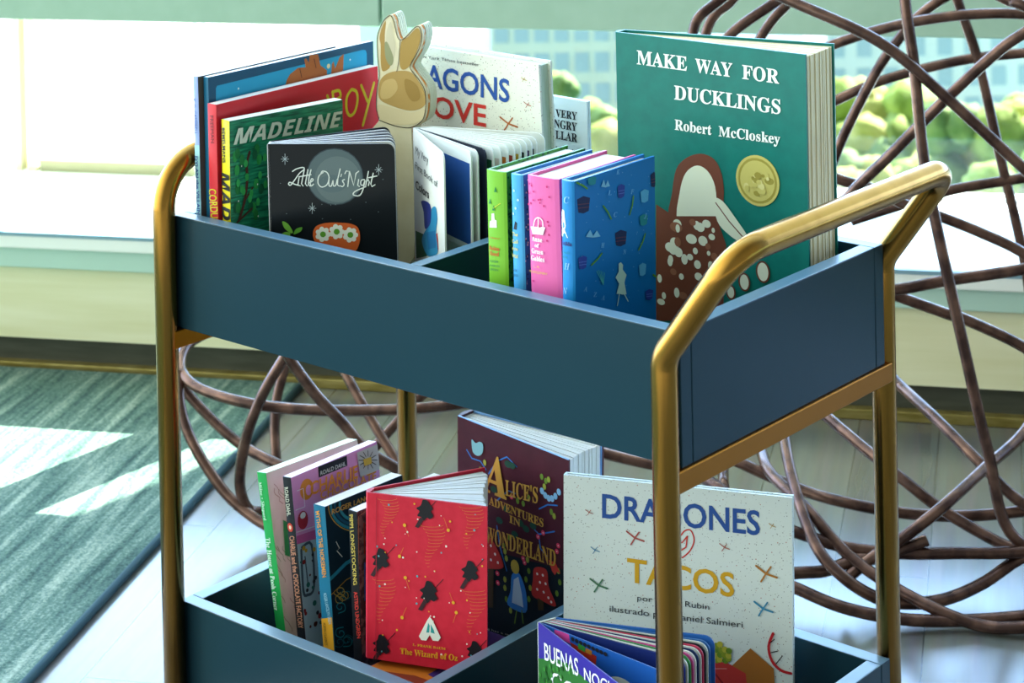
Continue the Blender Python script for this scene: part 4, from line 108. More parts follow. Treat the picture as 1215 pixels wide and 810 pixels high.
["t","ASTRID LINDGREN","S","#c83a30",[0.0078,0.1326],[0.0053,0.0839],[0.0022,0.1348]]],"pippi_front":[["s","#b09a6a",0.0007,[[-0.0043,0.0816],[0.0023,0.2132],[0.0122,0.2154]]],["s","#8a3a2a",0.0017,[[0.0096,0.2038],[0.0090,0.1722]]],["s","#3a6ab0",0.0017,[[0.0085,0.1618],[0.0070,0.1234]]]],"oz_front":[["s","#d8783a",0.0004,[[0.0337,0.1688],[0.0328,0.1679],[0.0302,0.1669],[0.0265,0.1661],[0.0221,0.1655],[0.0179,0.1652],[0.0145,0.1654],[0.0125,0.1659],[0.0123,0.1667]]],["s","#d8783a",0.0004,[[0.0351,0.1658],[0.0342,0.1649],[0.0319,0.1640],[0.0284,0.1632],[0.0244,0.1627],[0.0205,0.1625],[0.0174,0.1626],[0.0155,0.1631],[0.0153,0.1639]]],["s","#d8783a",0.0004,[[0.0360,0.1627],[0.0353,0.1619],[0.0331,0.1611],[0.0299,0.1604],[0.0262,0.1599],[0.0227,0.1597],[0.0198,0.1598],[0.0181,0.1603],[0.018,0.161]]],["s","#d8783a",0.0004,[[0.0362,0.1596],[0.0355,0.1589],[0.0335,0.1581],[0.0306,0.1574],[0.0273,0.1570],[0.0240,0.1568],[0.0214,0.1569],[0.0199,0.1573],[0.0198,0.158]]],["s","#d8783a",0.0004,[[0.0354,0.1563],[0.0347,0.1557],[0.0330,0.1550],[0.0304,0.1544],[0.0273,0.1540],[0.0244,0.1538],[0.0221,0.1539],[0.0207,0.1543],[0.0206,0.1548]]],["s","#d8783a",0.0004,[[0.0335,0.1529],[0.0330,0.1524],[0.0314,0.1518],[0.0291,0.1512],[0.0264,0.1508],[0.0238,0.1507],[0.0217,0.1508],[0.0205,0.1511],[0.0204,0.1516]]],["s","#d8783a",0.0004,[[0.0309,0.1495],[0.0305,0.149],[0.0291,0.1484],[0.0271,0.1480],[0.0247,0.1476],[0.0224,0.1475],[0.0206,0.1476],[0.0196,0.1479],[0.0194,0.1483]]],["s","#d8783a",0.0004,[[0.0279,0.1459],[0.0275,0.1455],[0.0263,0.1450],[0.0246,0.1446],[0.0226,0.1444],[0.0206,0.1442],[0.0190,0.1443],[0.0181,0.1446],[0.0180,0.1449]]],["s","#d8783a",0.0004,[[0.0249,0.1424],[0.0245,0.1420],[0.0236,0.1417],[0.0221,0.1413],[0.0204,0.1411],[0.0188,0.1410],[0.0175,0.1411],[0.0167,0.1413],[0.0167,0.1416]]],["s","#d8783a",0.0004,[[0.0223,0.1389],[0.0220,0.1386],[0.0212,0.1383],[0.0201,0.1381],[0.0187,0.1379],[0.0174,0.1378],[0.0164,0.1378],[0.0158,0.1380],[0.0157,0.1383]]],["s","#d8783a",0.0004,[[0.0205,0.1355],[0.0203,0.1353],[0.0197,0.1351],[0.0188,0.1349],[0.0178,0.1348],[0.0169,0.1347],[0.0161,0.1347],[0.0156,0.1349],[0.0156,0.1350]]],["s","#d8783a",0.0004,[[0.0197,0.1323],[0.0196,0.1321],[0.0192,0.1320],[0.0186,0.1318],[0.0179,0.1317],[0.0173,0.1317],[0.0168,0.1317],[0.0165,0.1318],[0.0164,0.1319]]],["s","#d8783a",0.0004,[[0.0199,0.1291],[0.0199,0.1290],[0.0197,0.1290],[0.0194,0.1289],[0.0190,0.1289],[0.0187,0.1288],[0.0184,0.1288],[0.0183,0.1289],[0.0183,0.1289]]],["s","#d8783a",0.0004,[[0.0861,0.1478],[0.0850,0.1469],[0.0821,0.1459],[0.0777,0.1449],[0.0726,0.1442],[0.0676,0.1439],[0.0637,0.1440],[0.0614,0.1445],[0.0612,0.1453]]],["s","#d8783a",0.0004,[[0.0873,0.1445],[0.0863,0.1436],[0.0836,0.1426],[0.0795,0.1418],[0.0748,0.1411],[0.0703,0.1408],[0.0666,0.1409],[0.0645,0.1413],[0.0643,0.1421]]],["s","#d8783a",0.0004,[[0.0881,0.1410],[0.0872,0.1402],[0.0847,0.1393],[0.0810,0.1385],[0.0767,0.1379],[0.0725,0.1376],[0.0692,0.1377],[0.0672,0.1381],[0.0670,0.1388]]],["s","#d8783a",0.0004,[[0.0881,0.1375],[0.0873,0.1367],[0.0850,0.1359],[0.0816,0.1352],[0.0777,0.1347],[0.0739,0.1344],[0.0709,0.1345],[0.0691,0.1348],[0.0689,0.1355]]],["s","#d8783a",0.0004,[[0.0871,0.1338],[0.0864,0.1332],[0.0844,0.1324],[0.0813,0.1318],[0.0778,0.1313],[0.0744,0.1310],[0.0717,0.1311],[0.0701,0.1314],[0.0699,0.1320]]],["s","#d8783a",0.0004,[[0.0852,0.1300],[0.0846,0.1295],[0.0827,0.1288],[0.0800,0.1282],[0.0769,0.1278],[0.0739,0.1276],[0.0714,0.1276],[0.0700,0.1279],[0.0699,0.1284]]],["s","#d8783a",0.0004,[[0.0825,0.1262],[0.0819,0.1257],[0.0803,0.1251],[0.078,0.1246],[0.0752,0.1242],[0.0726,0.1240],[0.0704,0.1241],[0.0692,0.1243],[0.0691,0.1247]]],["s","#d8783a",0.0004,[[0.0794,0.1223],[0.0789,0.1218],[0.0775,0.1213],[0.0755,0.1209],[0.0731,0.1206],[0.0708,0.1204],[0.0690,0.1204],[0.068,0.1207],[0.0678,0.1210]]],["s","#d8783a",0.0004,[[0.0762,0.1183],[0.0758,0.1180],[0.0747,0.1176],[0.0730,0.1172],[0.0710,0.1169],[0.0691,0.1168],[0.0676,0.1168],[0.0667,0.1170],[0.0666,0.1173]]],["s","#d8783a",0.0004,[[0.0735,0.1145],[0.0732,0.1142],[0.0723,0.1139],[0.0709,0.1136],[0.0694,0.1133],[0.0678,0.1132],[0.0666,0.1132],[0.0659,0.1134],[0.0658,0.1136]]],["s","#d8783a",0.0004,[[0.0716,0.1107],[0.0714,0.1105],[0.0707,0.1102],[0.0697,0.1100],[0.0685,0.1098],[0.0674,0.1098],[0.0664,0.1098],[0.0659,0.1099],[0.0659,0.1101]]],["s","#d8783a",0.0004,[[0.0707,0.1070],[0.0705,0.1069],[0.0701,0.1067],[0.0694,0.1066],[0.0686,0.1065],[0.0678,0.1064],[0.0672,0.1064],[0.0669,0.1065],[0.0668,0.1066]]],["s","#d8783a",0.0004,[[0.0707,0.1035],[0.0706,0.1034],[0.0704,0.1033],[0.0701,0.1033],[0.0697,0.1032],[0.0693,0.1032],[0.0690,0.1032],[0.0688,0.1032],[0.0688,0.1033]]],["s","#d8783a",0.0004,[[0.1289,0.1719],[0.1278,0.1710],[0.1249,0.17],[0.1206,0.1690],[0.1155,0.1683],[0.1106,0.1680],[0.1067,0.1681],[0.1045,0.1686],[0.1042,0.1694]]],["s","#d8783a",0.0004,[[0.1301,0.1685],[0.1291,0.1677],[0.1264,0.1667],[0.1224,0.1659],[0.1178,0.1652],[0.1133,0.1649],[0.1097,0.1650],[0.1076,0.1655],[0.1073,0.1662]]],["s","#d8783a",0.0004,[[0.1308,0.1651],[0.1300,0.1643],[0.1275,0.1634],[0.1238,0.1627],[0.1196,0.1621],[0.1154,0.1618],[0.1121,0.1619],[0.1102,0.1623],[0.1100,0.1630]]],["s","#d8783a",0.0004,[[0.1308,0.1616],[0.1301,0.1608],[0.1278,0.1601],[0.1245,0.1593],[0.1206,0.1588],[0.1168,0.1586],[0.1139,0.1586],[0.1121,0.1590],[0.1119,0.1596]]],["s","#d8783a",0.0004,[[0.1299,0.1579],[0.1292,0.1573],[0.1271,0.1566],[0.1241,0.1559],[0.1207,0.1555],[0.1173,0.1552],[0.1146,0.1553],[0.1130,0.1556],[0.1129,0.1562]]],["s","#d8783a",0.0004,[[0.1280,0.1542],[0.1273,0.1536],[0.1255,0.1530],[0.1229,0.1524],[0.1198,0.1520],[0.1168,0.1518],[0.1144,0.1518],[0.1130,0.1521],[0.1128,0.1526]]],["s","#d8783a",0.0004,[[0.1253,0.1504],[0.1247,0.1499],[0.1232,0.1493],[0.1208,0.1488],[0.1181,0.1484],[0.1155,0.1482],[0.1134,0.1483],[0.1122,0.1486],[0.1120,0.1490]]],["s","#d8783a",0.0004,[[0.1222,0.1465],[0.1217,0.1460],[0.1204,0.1456],[0.1184,0.1451],[0.1160,0.1448],[0.1138,0.1447],[0.1120,0.1447],[0.1109,0.1449],[0.1108,0.1453]]],["s","#d8783a",0.0004,[[0.1191,0.1426],[0.1187,0.1422],[0.1176,0.1418],[0.1159,0.1415],[0.114,0.1412],[0.1121,0.1411],[0.1106,0.1411],[0.1097,0.1413],[0.1096,0.1416]]],["s","#d8783a",0.0004,[[0.1164,0.1388],[0.1161,0.1385],[0.1152,0.1381],[0.1139,0.1379],[0.1123,0.1376],[0.1108,0.1375],[0.1096,0.1376],[0.1089,0.1377],[0.1089,0.138]]],["s","#d8783a",0.0004,[[0.1145,0.1350],[0.1143,0.1348],[0.1136,0.1345],[0.1126,0.1343],[0.1115,0.1342],[0.1103,0.1341],[0.1094,0.1341],[0.1089,0.1342],[0.1089,0.1344]]],["s","#d8783a",0.0004,[[0.1136,0.1314],[0.1135,0.1312],[0.1130,0.1311],[0.1123,0.1309],[0.1116,0.1308],[0.1108,0.1308],[0.1102,0.1308],[0.1099,0.1308],[0.1098,0.1310]]],["s","#d8783a",0.0004,[[0.1137,0.1278],[0.1136,0.1278],[0.1134,0.1277],[0.1130,0.1276],[0.1126,0.1276],[0.1123,0.1275],[0.1120,0.1275],[0.1118,0.1276],[0.1118,0.1276]]],["s","#d8783a",0.0004,[[0.0308,0.0860],[0.0298,0.0851],[0.027,0.0840],[0.0228,0.0831],[0.0180,0.0824],[0.0133,0.0820],[0.0095,0.0821],[0.0074,0.0826],[0.0071,0.0834]]],["s","#d8783a",0.0004,[[0.0321,0.0824],[0.0312,0.0815],[0.0286,0.0806],[0.0247,0.0797],[0.0203,0.0790],[0.0159,0.0787],[0.0125,0.0788],[0.0105,0.0792],[0.0103,0.0800]]],["s","#d8783a",0.0004,[[0.0329,0.0788],[0.0321,0.0780],[0.0297,0.0771],[0.0262,0.0763],[0.0221,0.0757],[0.0182,0.0754],[0.0150,0.0754],[0.0132,0.0758],[0.0130,0.0765]]],["s","#d8783a",0.0004,[[0.0330,0.0750],[0.0322,0.0743],[0.0301,0.0735],[0.0269,0.0727],[0.0232,0.0722],[0.0196,0.0719],[0.0167,0.0720],[0.0150,0.0723],[0.0149,0.0730]]],["s","#d8783a",0.0004,[[0.0321,0.0711],[0.0314,0.0705],[0.0295,0.0698],[0.0266,0.0691],[0.0232,0.0686],[0.0200,0.0683],[0.0174,0.0684],[0.0159,0.0687],[0.0158,0.0693]]],["s","#d8783a",0.0004,[[0.0302,0.0671],[0.0296,0.0666],[0.0279,0.0659],[0.0253,0.0653],[0.0223,0.0649],[0.0195,0.0647],[0.0172,0.0647],[0.0158,0.0650],[0.0157,0.0655]]],["s","#d8783a",0.0004,[[0.0275,0.0630],[0.0270,0.0625],[0.0255,0.062],[0.0232,0.0614],[0.0206,0.0610],[0.0181,0.0609],[0.0161,0.0609],[0.0149,0.0611],[0.0148,0.0616]]],["s","#d8783a",0.0004,[[0.0244,0.0589],[0.0239,0.0584],[0.0226,0.0579],[0.0207,0.0575],[0.0185,0.0572],[0.0163,0.0570],[0.0146,0.0570],[0.0136,0.0572],[0.0135,0.0576]]],["s","#d8783a",0.0004,[[0.0213,0.0547],[0.0209,0.0543],[0.0198,0.0539],[0.0182,0.0536],[0.0164,0.0533],[0.0146,0.0531],[0.0131,0.0532],[0.0123,0.0534],[0.0122,0.0537]]],["s","#d8783a",0.0004,[[0.0186,0.0506],[0.0183,0.0503],[0.0174,0.0500],[0.0162,0.0497],[0.0147,0.0495],[0.0132,0.0493],[0.0121,0.0494],[0.0114,0.0495],[0.0113,0.0498]]],["s","#d8783a",0.0004,[[0.0168,0.0466],[0.0165,0.0464],[0.0159,0.0461],[0.0149,0.0459],[0.0138,0.0457],[0.0127,0.0456],[0.0119,0.0457],[0.0114,0.0458],[0.0113,0.046]]],["s","#d8783a",0.0004,[[0.0159,0.0427],[0.0157,0.0426],[0.0153,0.0424],[0.0146,0.0423],[0.0139,0.0421],[0.0132,0.0421],[0.0126,0.0421],[0.0123,0.0422],[0.0122,0.0423]]],["s","#d8783a",0.0004,[[0.0160,0.0390],[0.0159,0.0389],[0.0157,0.0388],[0.0154,0.0387],[0.0150,0.0387],[0.0146,0.0386],[0.0144,0.0386],[0.0142,0.0387],[0.0142,0.0387]]],["s","#d8783a",0.0004,[[0.1325,0.0873],[0.1315,0.0863],[0.1285,0.0853],[0.1242,0.0843],[0.1192,0.0836],[0.1143,0.0832],[0.1104,0.0832],[0.1082,0.0837],[0.1079,0.0845]]],["s","#d8783a",0.0004,[[0.1337,0.0837],[0.1328,0.0828],[0.1300,0.0819],[0.1260,0.0810],[0.1214,0.0803],[0.1169,0.0799],[0.1133,0.0800],[0.1113,0.0804],[0.1110,0.0811]]],["s","#d8783a",0.0004,[[0.1345,0.0801],[0.1336,0.0793],[0.1311,0.0784],[0.1275,0.0776],[0.1232,0.0770],[0.1191,0.0766],[0.1158,0.0767],[0.1139,0.0771],[0.1137,0.0777]]],["s","#d8783a",0.0004,[[0.1345,0.0764],[0.1337,0.0757],[0.1314,0.0749],[0.1281,0.0741],[0.1242,0.0735],[0.1205,0.0732],[0.1175,0.0733],[0.1158,0.0736],[0.1156,0.0742]]],["s","#d8783a",0.0004,[[0.1335,0.0726],[0.1328,0.0719],[0.1308,0.0712],[0.1278,0.0705],[0.1243,0.0700],[0.121,0.0697],[0.1183,0.0698],[0.1167,0.0701],[0.1165,0.0706]]],["s","#d8783a",0.0004,[[0.1316,0.0686],[0.1310,0.0681],[0.1292,0.0674],[0.1265,0.0668],[0.1234,0.0663],[0.1204,0.0661],[0.1180,0.0661],[0.1167,0.0664],[0.1165,0.0669]]],["s","#d8783a",0.0004,[[0.1289,0.0646],[0.1284,0.0641],[0.1268,0.0635],[0.1245,0.0630],[0.1218,0.0626],[0.1192,0.0624],[0.1171,0.0624],[0.1159,0.0626],[0.1157,0.0630]]],["s","#d8783a",0.0004,[[0.1258,0.0605],[0.1254,0.0600],[0.1240,0.0595],[0.1220,0.0591],[0.1197,0.0587],[0.1175,0.0586],[0.1157,0.0586],[0.1146,0.0588],[0.1145,0.0591]]],["s","#d8783a",0.0004,[[0.1228,0.0564],[0.1224,0.0560],[0.1212,0.0556],[0.1196,0.0552],[0.1176,0.0549],[0.1158,0.0548],[0.1143,0.0548],[0.1134,0.0549],[0.1133,0.0553]]],["s","#d8783a",0.0004,[[0.1201,0.0523],[0.1198,0.0520],[0.1189,0.0517],[0.1175,0.0514],[0.1160,0.0511],[0.1145,0.0510],[0.1133,0.0510],[0.1126,0.0512],[0.1125,0.0514]]],["s","#d8783a",0.0004,[[0.1182,0.0484],[0.1180,0.0481],[0.1173,0.0479],[0.1163,0.0477],[0.1151,0.0475],[0.1140,0.0474],[0.1131,0.0474],[0.1126,0.0475],[0.1125,0.0477]]],["s","#d8783a",0.0004,[[0.1173,0.0445],[0.1171,0.0444],[0.1167,0.0442],[0.1160,0.0441],[0.1152,0.0439],[0.1145,0.0439],[0.1139,0.0439],[0.1136,0.0439],[0.1135,0.0441]]],["s","#d8783a",0.0004,[[0.1173,0.0408],[0.1173,0.0407],[0.1170,0.0407],[0.1167,0.0406],[0.1163,0.0405],[0.1159,0.0405],[0.1156,0.0405],[0.1155,0.0405],[0.1154,0.0406]]],["P","#15131a",[[0.0635,0.1714],[0.0685,0.1709],[0.0719,0.1667],[0.0747,0.1629],[0.0724,0.1601],[0.0752,0.1558],[0.0713,0.1523],[0.0680,0.1534],[0.0646,0.1500],[0.0613,0.1532],[0.0573,0.1543],[0.0596,0.1591],[0.0562,0.1618],[0.0612,0.1655]]],["s","#15131a",0.0007,[[0.0813,0.1749],[0.0641,0.1561]]],["s","#3a1f26",0.0007,[[0.0629,0.1544],[0.0568,0.1439]]],["p","#3a1f26",[[0.0607,0.1531],[0.0546,0.1426],[0.0585,0.1416],[0.0641,0.1504]]],["P","#15131a",[[0.0134,0.1154],[0.0185,0.1149],[0.0219,0.1107],[0.0248,0.1069],[0.0225,0.1041],[0.0254,0.0998],[0.0214,0.0962],[0.0180,0.0973],[0.0146,0.0938],[0.0112,0.0970],[0.0072,0.0981],[0.0095,0.1030],[0.0061,0.1057],[0.0112,0.1094]]],["s","#15131a",0.0007,[[0.0315,0.1191],[0.0140,0.0999]]],["s","#3a1f26",0.0007,[[0.0129,0.0982],[0.0067,0.0877]]],["p","#3a1f26",[[0.0106,0.0969],[0.0044,0.0864],[0.0084,0.0853],[0.0141,0.0943]]],["P","#15131a",[[0.1135,0.1146],[0.1185,0.1142],[0.1218,0.1101],[0.1245,0.1063],[0.1223,0.1035],[0.1251,0.0993],[0.1213,0.0958],[0.118,0.0969],[0.1147,0.0934],[0.1113,0.0966],[0.1075,0.0976],[0.1097,0.1025],[0.1064,0.1051],[0.1113,0.1088]]],["s","#15131a",0.0007,[[0.1311,0.1183],[0.1141,0.0994]]],["s","#3a1f26",0.0007,[[0.1130,0.0978],[0.1069,0.0874]]],["p","#3a1f26",[[0.1108,0.0965],[0.1047,0.0861],[0.1086,0.0850],[0.1141,0.0938]]],["P","#15131a",[[0.0676,0.0883],[0.0729,0.0879],[0.0764,0.0835],[0.0794,0.0796],[0.0770,0.0766],[0.08,0.0722],[0.0759,0.0684],[0.0724,0.0696],[0.0689,0.0659],[0.0653,0.0692],[0.0612,0.0703],[0.0636,0.0754],[0.0600,0.0782],[0.0653,0.0821]]],["s","#15131a",0.0007,[[0.0863,0.0923],[0.0683,0.0723]]],["s","#3a1f26",0.0007,[[0.0671,0.0705],[0.0607,0.0595]]],["p","#3a1f26",[[0.0647,0.0691],[0.0583,0.0581],[0.0624,0.0570],[0.0683,0.0664]]],["P","#15131a",[[0.0145,0.0265],[0.0196,0.0261],[0.0230,0.0220],[0.0258,0.0182],[0.0236,0.0154],[0.0264,0.0111],[0.0225,0.0075],[0.0191,0.0086],[0.0157,0.0050],[0.0123,0.0082],[0.0083,0.0092],[0.0106,0.0141],[0.0072,0.0168],[0.0123,0.0205]]],["s","#15131a",0.0007,[[0.0326,0.0304],[0.0151,0.0111]]],["s","#3a1f26",0.0007,[[0.0140,0.0094],[0.0078,-0.0011]]],["p","#3a1f26",[[0.0117,0.0081],[0.0055,-0.0024],[0.0095,-0.0034],[0.0151,0.0055]]],["P","#15131a",[[0.1189,0.0337],[0.1233,0.0334],[0.1263,0.0297],[0.1288,0.0264],[0.1268,0.0238],[0.1293,0.0201],[0.1258,0.0169],[0.1229,0.0178],[0.1199,0.0147],[0.1169,0.0175],[0.1135,0.0184],[0.1154,0.0227],[0.1125,0.0251],[0.1169,0.0284]]],["s","#15131a",0.0007,[[0.1347,0.0372],[0.1194,0.0201]]],["s","#3a1f26",0.0007,[[0.1184,0.0186],[0.1130,0.0092]]],["p","#3a1f26",[[0.1164,0.0174],[0.1110,0.0080],[0.1145,0.0071],[0.1194,0.0151]]],["o","#f2ece4",[0.0209,0.1267],[0.0007,0.0007]],["o","#f2ece4",[0.0210,0.0793],[0.0011,0.0011]],["o","#e8b030",[0.1127,0.0743],[0.0011,0.0011]],["o","#5aa8b8",[0.0118,0.1172],[0.0012,0.0012]],["o","#f2ece4",[0.0197,0.1205],[0.0009,0.0009]],["o","#f2ece4",[0.0440,0.0790],[0.0006,0.0006]],["o","#e8b030",[0.0403,0.0131],[0.0007,0.0007]],["o","#5aa8b8",[0.1207,0.1467],[0.0012,0.0012]],["o","#f2ece4",[0.0932,0.0693],[0.0007,0.0007]],["o","#f2ece4",[0.0181,0.0417],[0.0007,0.0007]],["o","#e8b030",[0.0346,0.0338],[0.0012,0.0012]],["o","#5aa8b8",[0.0174,0.0095],[0.0009,0.0009]],["o","#f2ece4",[0.0578,0.1506],[0.0009,0.0009]],["o","#f2ece4",[0.1304,0.1317],[0.0007,0.0007]],["o","#e8b030",[0.0289,0.1441],[0.0008,0.0008]],["o","#5aa8b8",[0.1218,0.1628],[0.0007,0.0007]],["o","#f2ece4",[0.1248,0.0183],[0.0012,0.0012]],["o","#f2ece4",[0.0413,0.1093],[0.0012,0.0012]],["o","#e8b030",[0.0704,0.0574],[0.0008,0.0008]],["o","#5aa8b8",[0.0138,0.1074],[0.0011,0.0011]],["o","#f2ece4",[0.1060,0.0832],[0.0009,0.0009]],["o","#f2ece4",[0.0767,0.0996],[0.0009,0.0009]],["o","#e8b030",[0.1120,0.1421],[0.0010,0.0010]],["o","#5aa8b8",[0.1240,0.0416],[0.0007,0.0007]],["o","#f2ece4",[0.1277,0.0433],[0.0007,0.0007]],["o","#f2ece4",[0.0437,0.1338],[0.0006,0.0006]],["o","#e8b030",[0.1294,0.1113],[0.0011,0.0011]],["o","#5aa8b8",[0.0251,0.1617],[0.0012,0.0012]],["o","#f2ece4",[0.1075,0.0168],[0.0010,0.0010]],["o","#f2ece4",[0.0752,0.0481],[0.0007,0.0007]],["o","#e8b030",[0.0770,0.0998],[0.0007,0.0007]],["o","#5aa8b8",[0.0842,0.1194],[0.0009,0.0009]],["o","#f2ece4",[0.0568,0.1169],[0.0008,0.0008]],["o","#f2ece4",[0.0844,0.0154],[0.0012,0.0012]],["o","#e8b030",[0.1156,0.0425],[0.0008,0.0008]],["o","#5aa8b8",[0.1292,0.1332],[0.0007,0.0007]],["o","#f2ece4",[0.0723,0.0531],[0.0008,0.0008]],["o","#f2ece4",[0.0896,0.1265],[0.0012,0.0012]],["o","#e8b030",[0.0664,0.0927],[0.0009,0.0009]],["o","#5aa8b8",[0.1172,0.0189],[0.0009,0.0009]],["o","#f2ece4",[0.0651,0.0703],[0.0006,0.0006]],["o","#f2ece4",[0.0632,0.0336],[0.0011,0.0011]],["o","#e8b030",[0.0187,0.0266],[0.0008,0.0008]],["o","#5aa8b8",[0.1297,0.1181],[0.0007,0.0007]],["o","#f2ece4",[0.0781,0.0298],[0.0009,0.0009]],["o","#f2ece4",[0.1162,0.0621],[0.0008,0.0008]],["o","#e8b030",[0.0480,0.0860],[0.0009,0.0009]],["o","#5aa8b8",[0.0568,0.0639],[0.0012,0.0012]],["o","#f2ece4",[0.0822,0.1472],[0.0007,0.0007]],["o","#f2ece4",[0.0566,0.0697],[0.0007,0.0007]],["o","#e8b030",[0.0212,0.1122],[0.0008,0.0008]],["o","#5aa8b8",[0.0149,0.0765],[0.0012,0.0012]],["o","#f2ece4",[0.0763,0.0528],[0.0011,0.0011]],["o","#f2ece4",[0.1127,0.0299],[0.0009,0.0009]],["o","#e8b030",[0.0940,0.1526],[0.0012,0.0012]],["o","#5aa8b8",[0.0574,0.0920],[0.0012,0.0012]],["o","#f2ece4",[0.0462,0.1361],[0.0011,0.0011]],["o","#f2ece4",[0.0839,0.1572],[0.0006,0.0006]],["o","#e8b030",[0.0540,0.1660],[0.0011,0.0011]],["o","#5aa8b8",[0.0337,0.1211],[0.0008,0.0008]],["s","#e0982c",0.0003,[[0.0430,0.1428],[0.0478,0.1318]]],["o","#e8b030",[0.0430,0.1428],[0.0018,0.0018]],["s","#e0982c",0.0003,[[0.0919,0.1434],[0.0869,0.1556]]],["o","#e8b030",[0.0919,0.1434],[0.0017,0.0017]],["s","#e0982c",0.0003,[[0.0375,0.1100],[0.0417,0.1195]]],["o","#e8b030",[0.0375,0.1100],[0.0018,0.0018]],["s","#e0982c",0.0003,[[0.0440,0.0889],[0.0488,0.0767]]],["o","#e8b030",[0.0440,0.0889],[0.0018,0.0018]],["s","#e0982c",0.0003,[[0.0976,0.0701],[0.0934,0.0798]]],["o","#e8b030",[0.0976,0.0701],[0.0017,0.0017]],["s","#e0982c",0.0003,[[0.0404,0.0474],[0.0452,0.0583]]],["o","#e8b030",[0.0404,0.0474],[0.0018,0.0018]],["s","#e0982c",0.0003,[[0.1009,0.0604],[0.0976,0.0498]]],["o","#e8b030",[0.1009,0.0604],[0.0017,0.0017]],["p","#eef0e6",[[0.0593,0.0307],[0.0687,0.0485],[0.0715,0.0525],[0.0748,0.0488],[0.0838,0.0326],[0.0810,0.0287],[0.0749,0.0284],[0.0715,0.0336],[0.0676,0.0274],[0.0621,0.0272]]],["p","#2aa0a0",[[0.0676,0.0356],[0.0698,0.0461],[0.0715,0.0433],[0.0710,0.0360]]],["p","#2aa0a0",[[0.0726,0.0363],[0.0726,0.0449],[0.0760,0.0393],[0.0771,0.0356]]],
["t","L. FRANK BAUM","SB","#e2a424",[0.0526,0.0203],[0.0893,0.0209],[0.0526,0.0226]],
["t","The Wizard of Oz","SB","#e2a424",[0.0385,0.0102],[0.1026,0.0115],[0.0385,0.0161]],["s","#b01f34",0.0007,[[0.0110,0.1676],[0.0109,0.0010]]]],"alice_front":[["p","#12202a",[[0.0217,0.1187],[0.1640,0.1387],[0.1641,0.0572],[0.0212,0.0042]]],["s","#2f78c8",0.0016,[[0.0144,0.2266],[0.0222,0.2193],[0.0352,0.2201],[0.0437,0.2131]]],["s","#2f78c8",0.0016,[[0.0480,0.2096],[0.0609,0.2280],[0.0757,0.2374],[0.0904,0.2308]]],["s","#2f78c8",0.0016,[[0.0607,0.1832],[0.0777,0.1998],[0.0882,0.2000]]],["s","#2f78c8",0.0015,[[0.1234,0.1940],[0.1357,0.2027],[0.1499,0.2064]]],["s","#2f78c8",0.0015,[[0.1111,0.1710],[0.1234,0.1657],[0.1459,0.1763]]],["s","#2f78c8",0.0016,[[0.0606,0.1543],[0.0648,0.1332],[0.0754,0.108]]],["s","#2f78c8",0.0015,[[0.1357,0.1446],[0.1255,0.1506],[0.1234,0.1625]]],["o","#98a03a",[0.0360,0.2107],[0.0024,0.0035]],["o","#98a03a",[0.0425,0.2207],[0.0024,0.0035]],["o","#6a8a2e",[0.1276,0.2315],[0.0024,0.0034]],["o","#6a8a2e",[0.1337,0.2287],[0.0024,0.0034]],["o","#98a03a",[0.1316,0.2218],[0.0024,0.0034]],["o","#98a03a",[0.1378,0.2315],[0.0024,0.0034]],["o","#6a8a2e",[0.0924,0.1934],[0.0024,0.0035]],["o","#6a8a2e",[0.1007,0.193],[0.0024,0.0034]],["o","#6a8a2e",[0.1090,0.202],[0.0024,0.0034]],["o","#6a8a2e",[0.1418,0.1969],[0.0024,0.0034]],["o","#98a03a",[0.1459,0.1935],[0.0024,0.0034]],["o","#98a03a",[0.0733,0.1297],[0.0024,0.0035]],["o","#98a03a",[0.0754,0.1224],[0.0024,0.0035]],["o","#6a8a2e",[0.0712,0.1354],[0.0024,0.0035]],["o","#6a8a2e",[0.0797,0.1479],[0.0024,0.0035]],["o","#98a03a",[0.1069,0.1316],[0.0024,0.0035]],["o","#6a8a2e",[0.1089,0.1196],[0.0024,0.0034]],["o","#6a8a2e",[0.1047,0.1086],[0.0024,0.0035]],["o","#98a03a",[0.1110,0.1012],[0.0024,0.0034]],["o","#98a03a",[0.152,0.1345],[0.0024,0.0034]],["o","#6a8a2e",[0.1540,0.1226],[0.0024,0.0034]],["o","#98a03a",[0.0732,0.0879],[0.0024,0.0035]],["o","#6a8a2e",[0.0753,0.0758],[0.0024,0.0035]],["o","#6a8a2e",[0.1499,0.1087],[0.0024,0.0034]],["o","#98a03a",[0.0732,0.0976],[0.0024,0.0035]],["o","#6a8a2e",[0.1089,0.0878],[0.0024,0.0035]],["o","#98a03a",[0.0816,0.0652],[0.0024,0.0035]],["o","#1f4a3a",[0.0778,0.2301],[0.0049,0.0038]],["o","#1f4a3a",[0.0841,0.2305],[0.0049,0.0038]],["o","#1f4a3a",[0.0565,0.1947],[0.005,0.0038]],["o","#1f4a3a",[0.0649,0.1621],[0.005,0.0038]],["o","#1f4a3a",[0.0755,0.1784],[0.0049,0.0038]],["o","#1f4a3a",[0.0965,0.1694],[0.0049,0.0038]],["o","#1f4a3a",[0.1048,0.1658],[0.0049,0.0038]],["o","#1f4a3a",[0.1152,0.1724],[0.0049,0.0037]],["o","#1f4a3a",[0.0881,0.1539],[0.0049,0.0038]],
["t","A","SB","#c9983c",[0.0398,0.1893],[0.0760,0.1897],[0.0447,0.2320]],
["t","LICE'S","SB","#c9983c",[0.0743,0.1940],[0.1226,0.2004],[0.0744,0.2112]],
["t","ADVENTURES","SB","#c9983c",[0.0496,0.1758],[0.1308,0.1763],[0.0496,0.1848]],
["t","IN","SB","#c9983c",[0.0802,0.1653],[0.0969,0.1654],[0.0802,0.1736]],
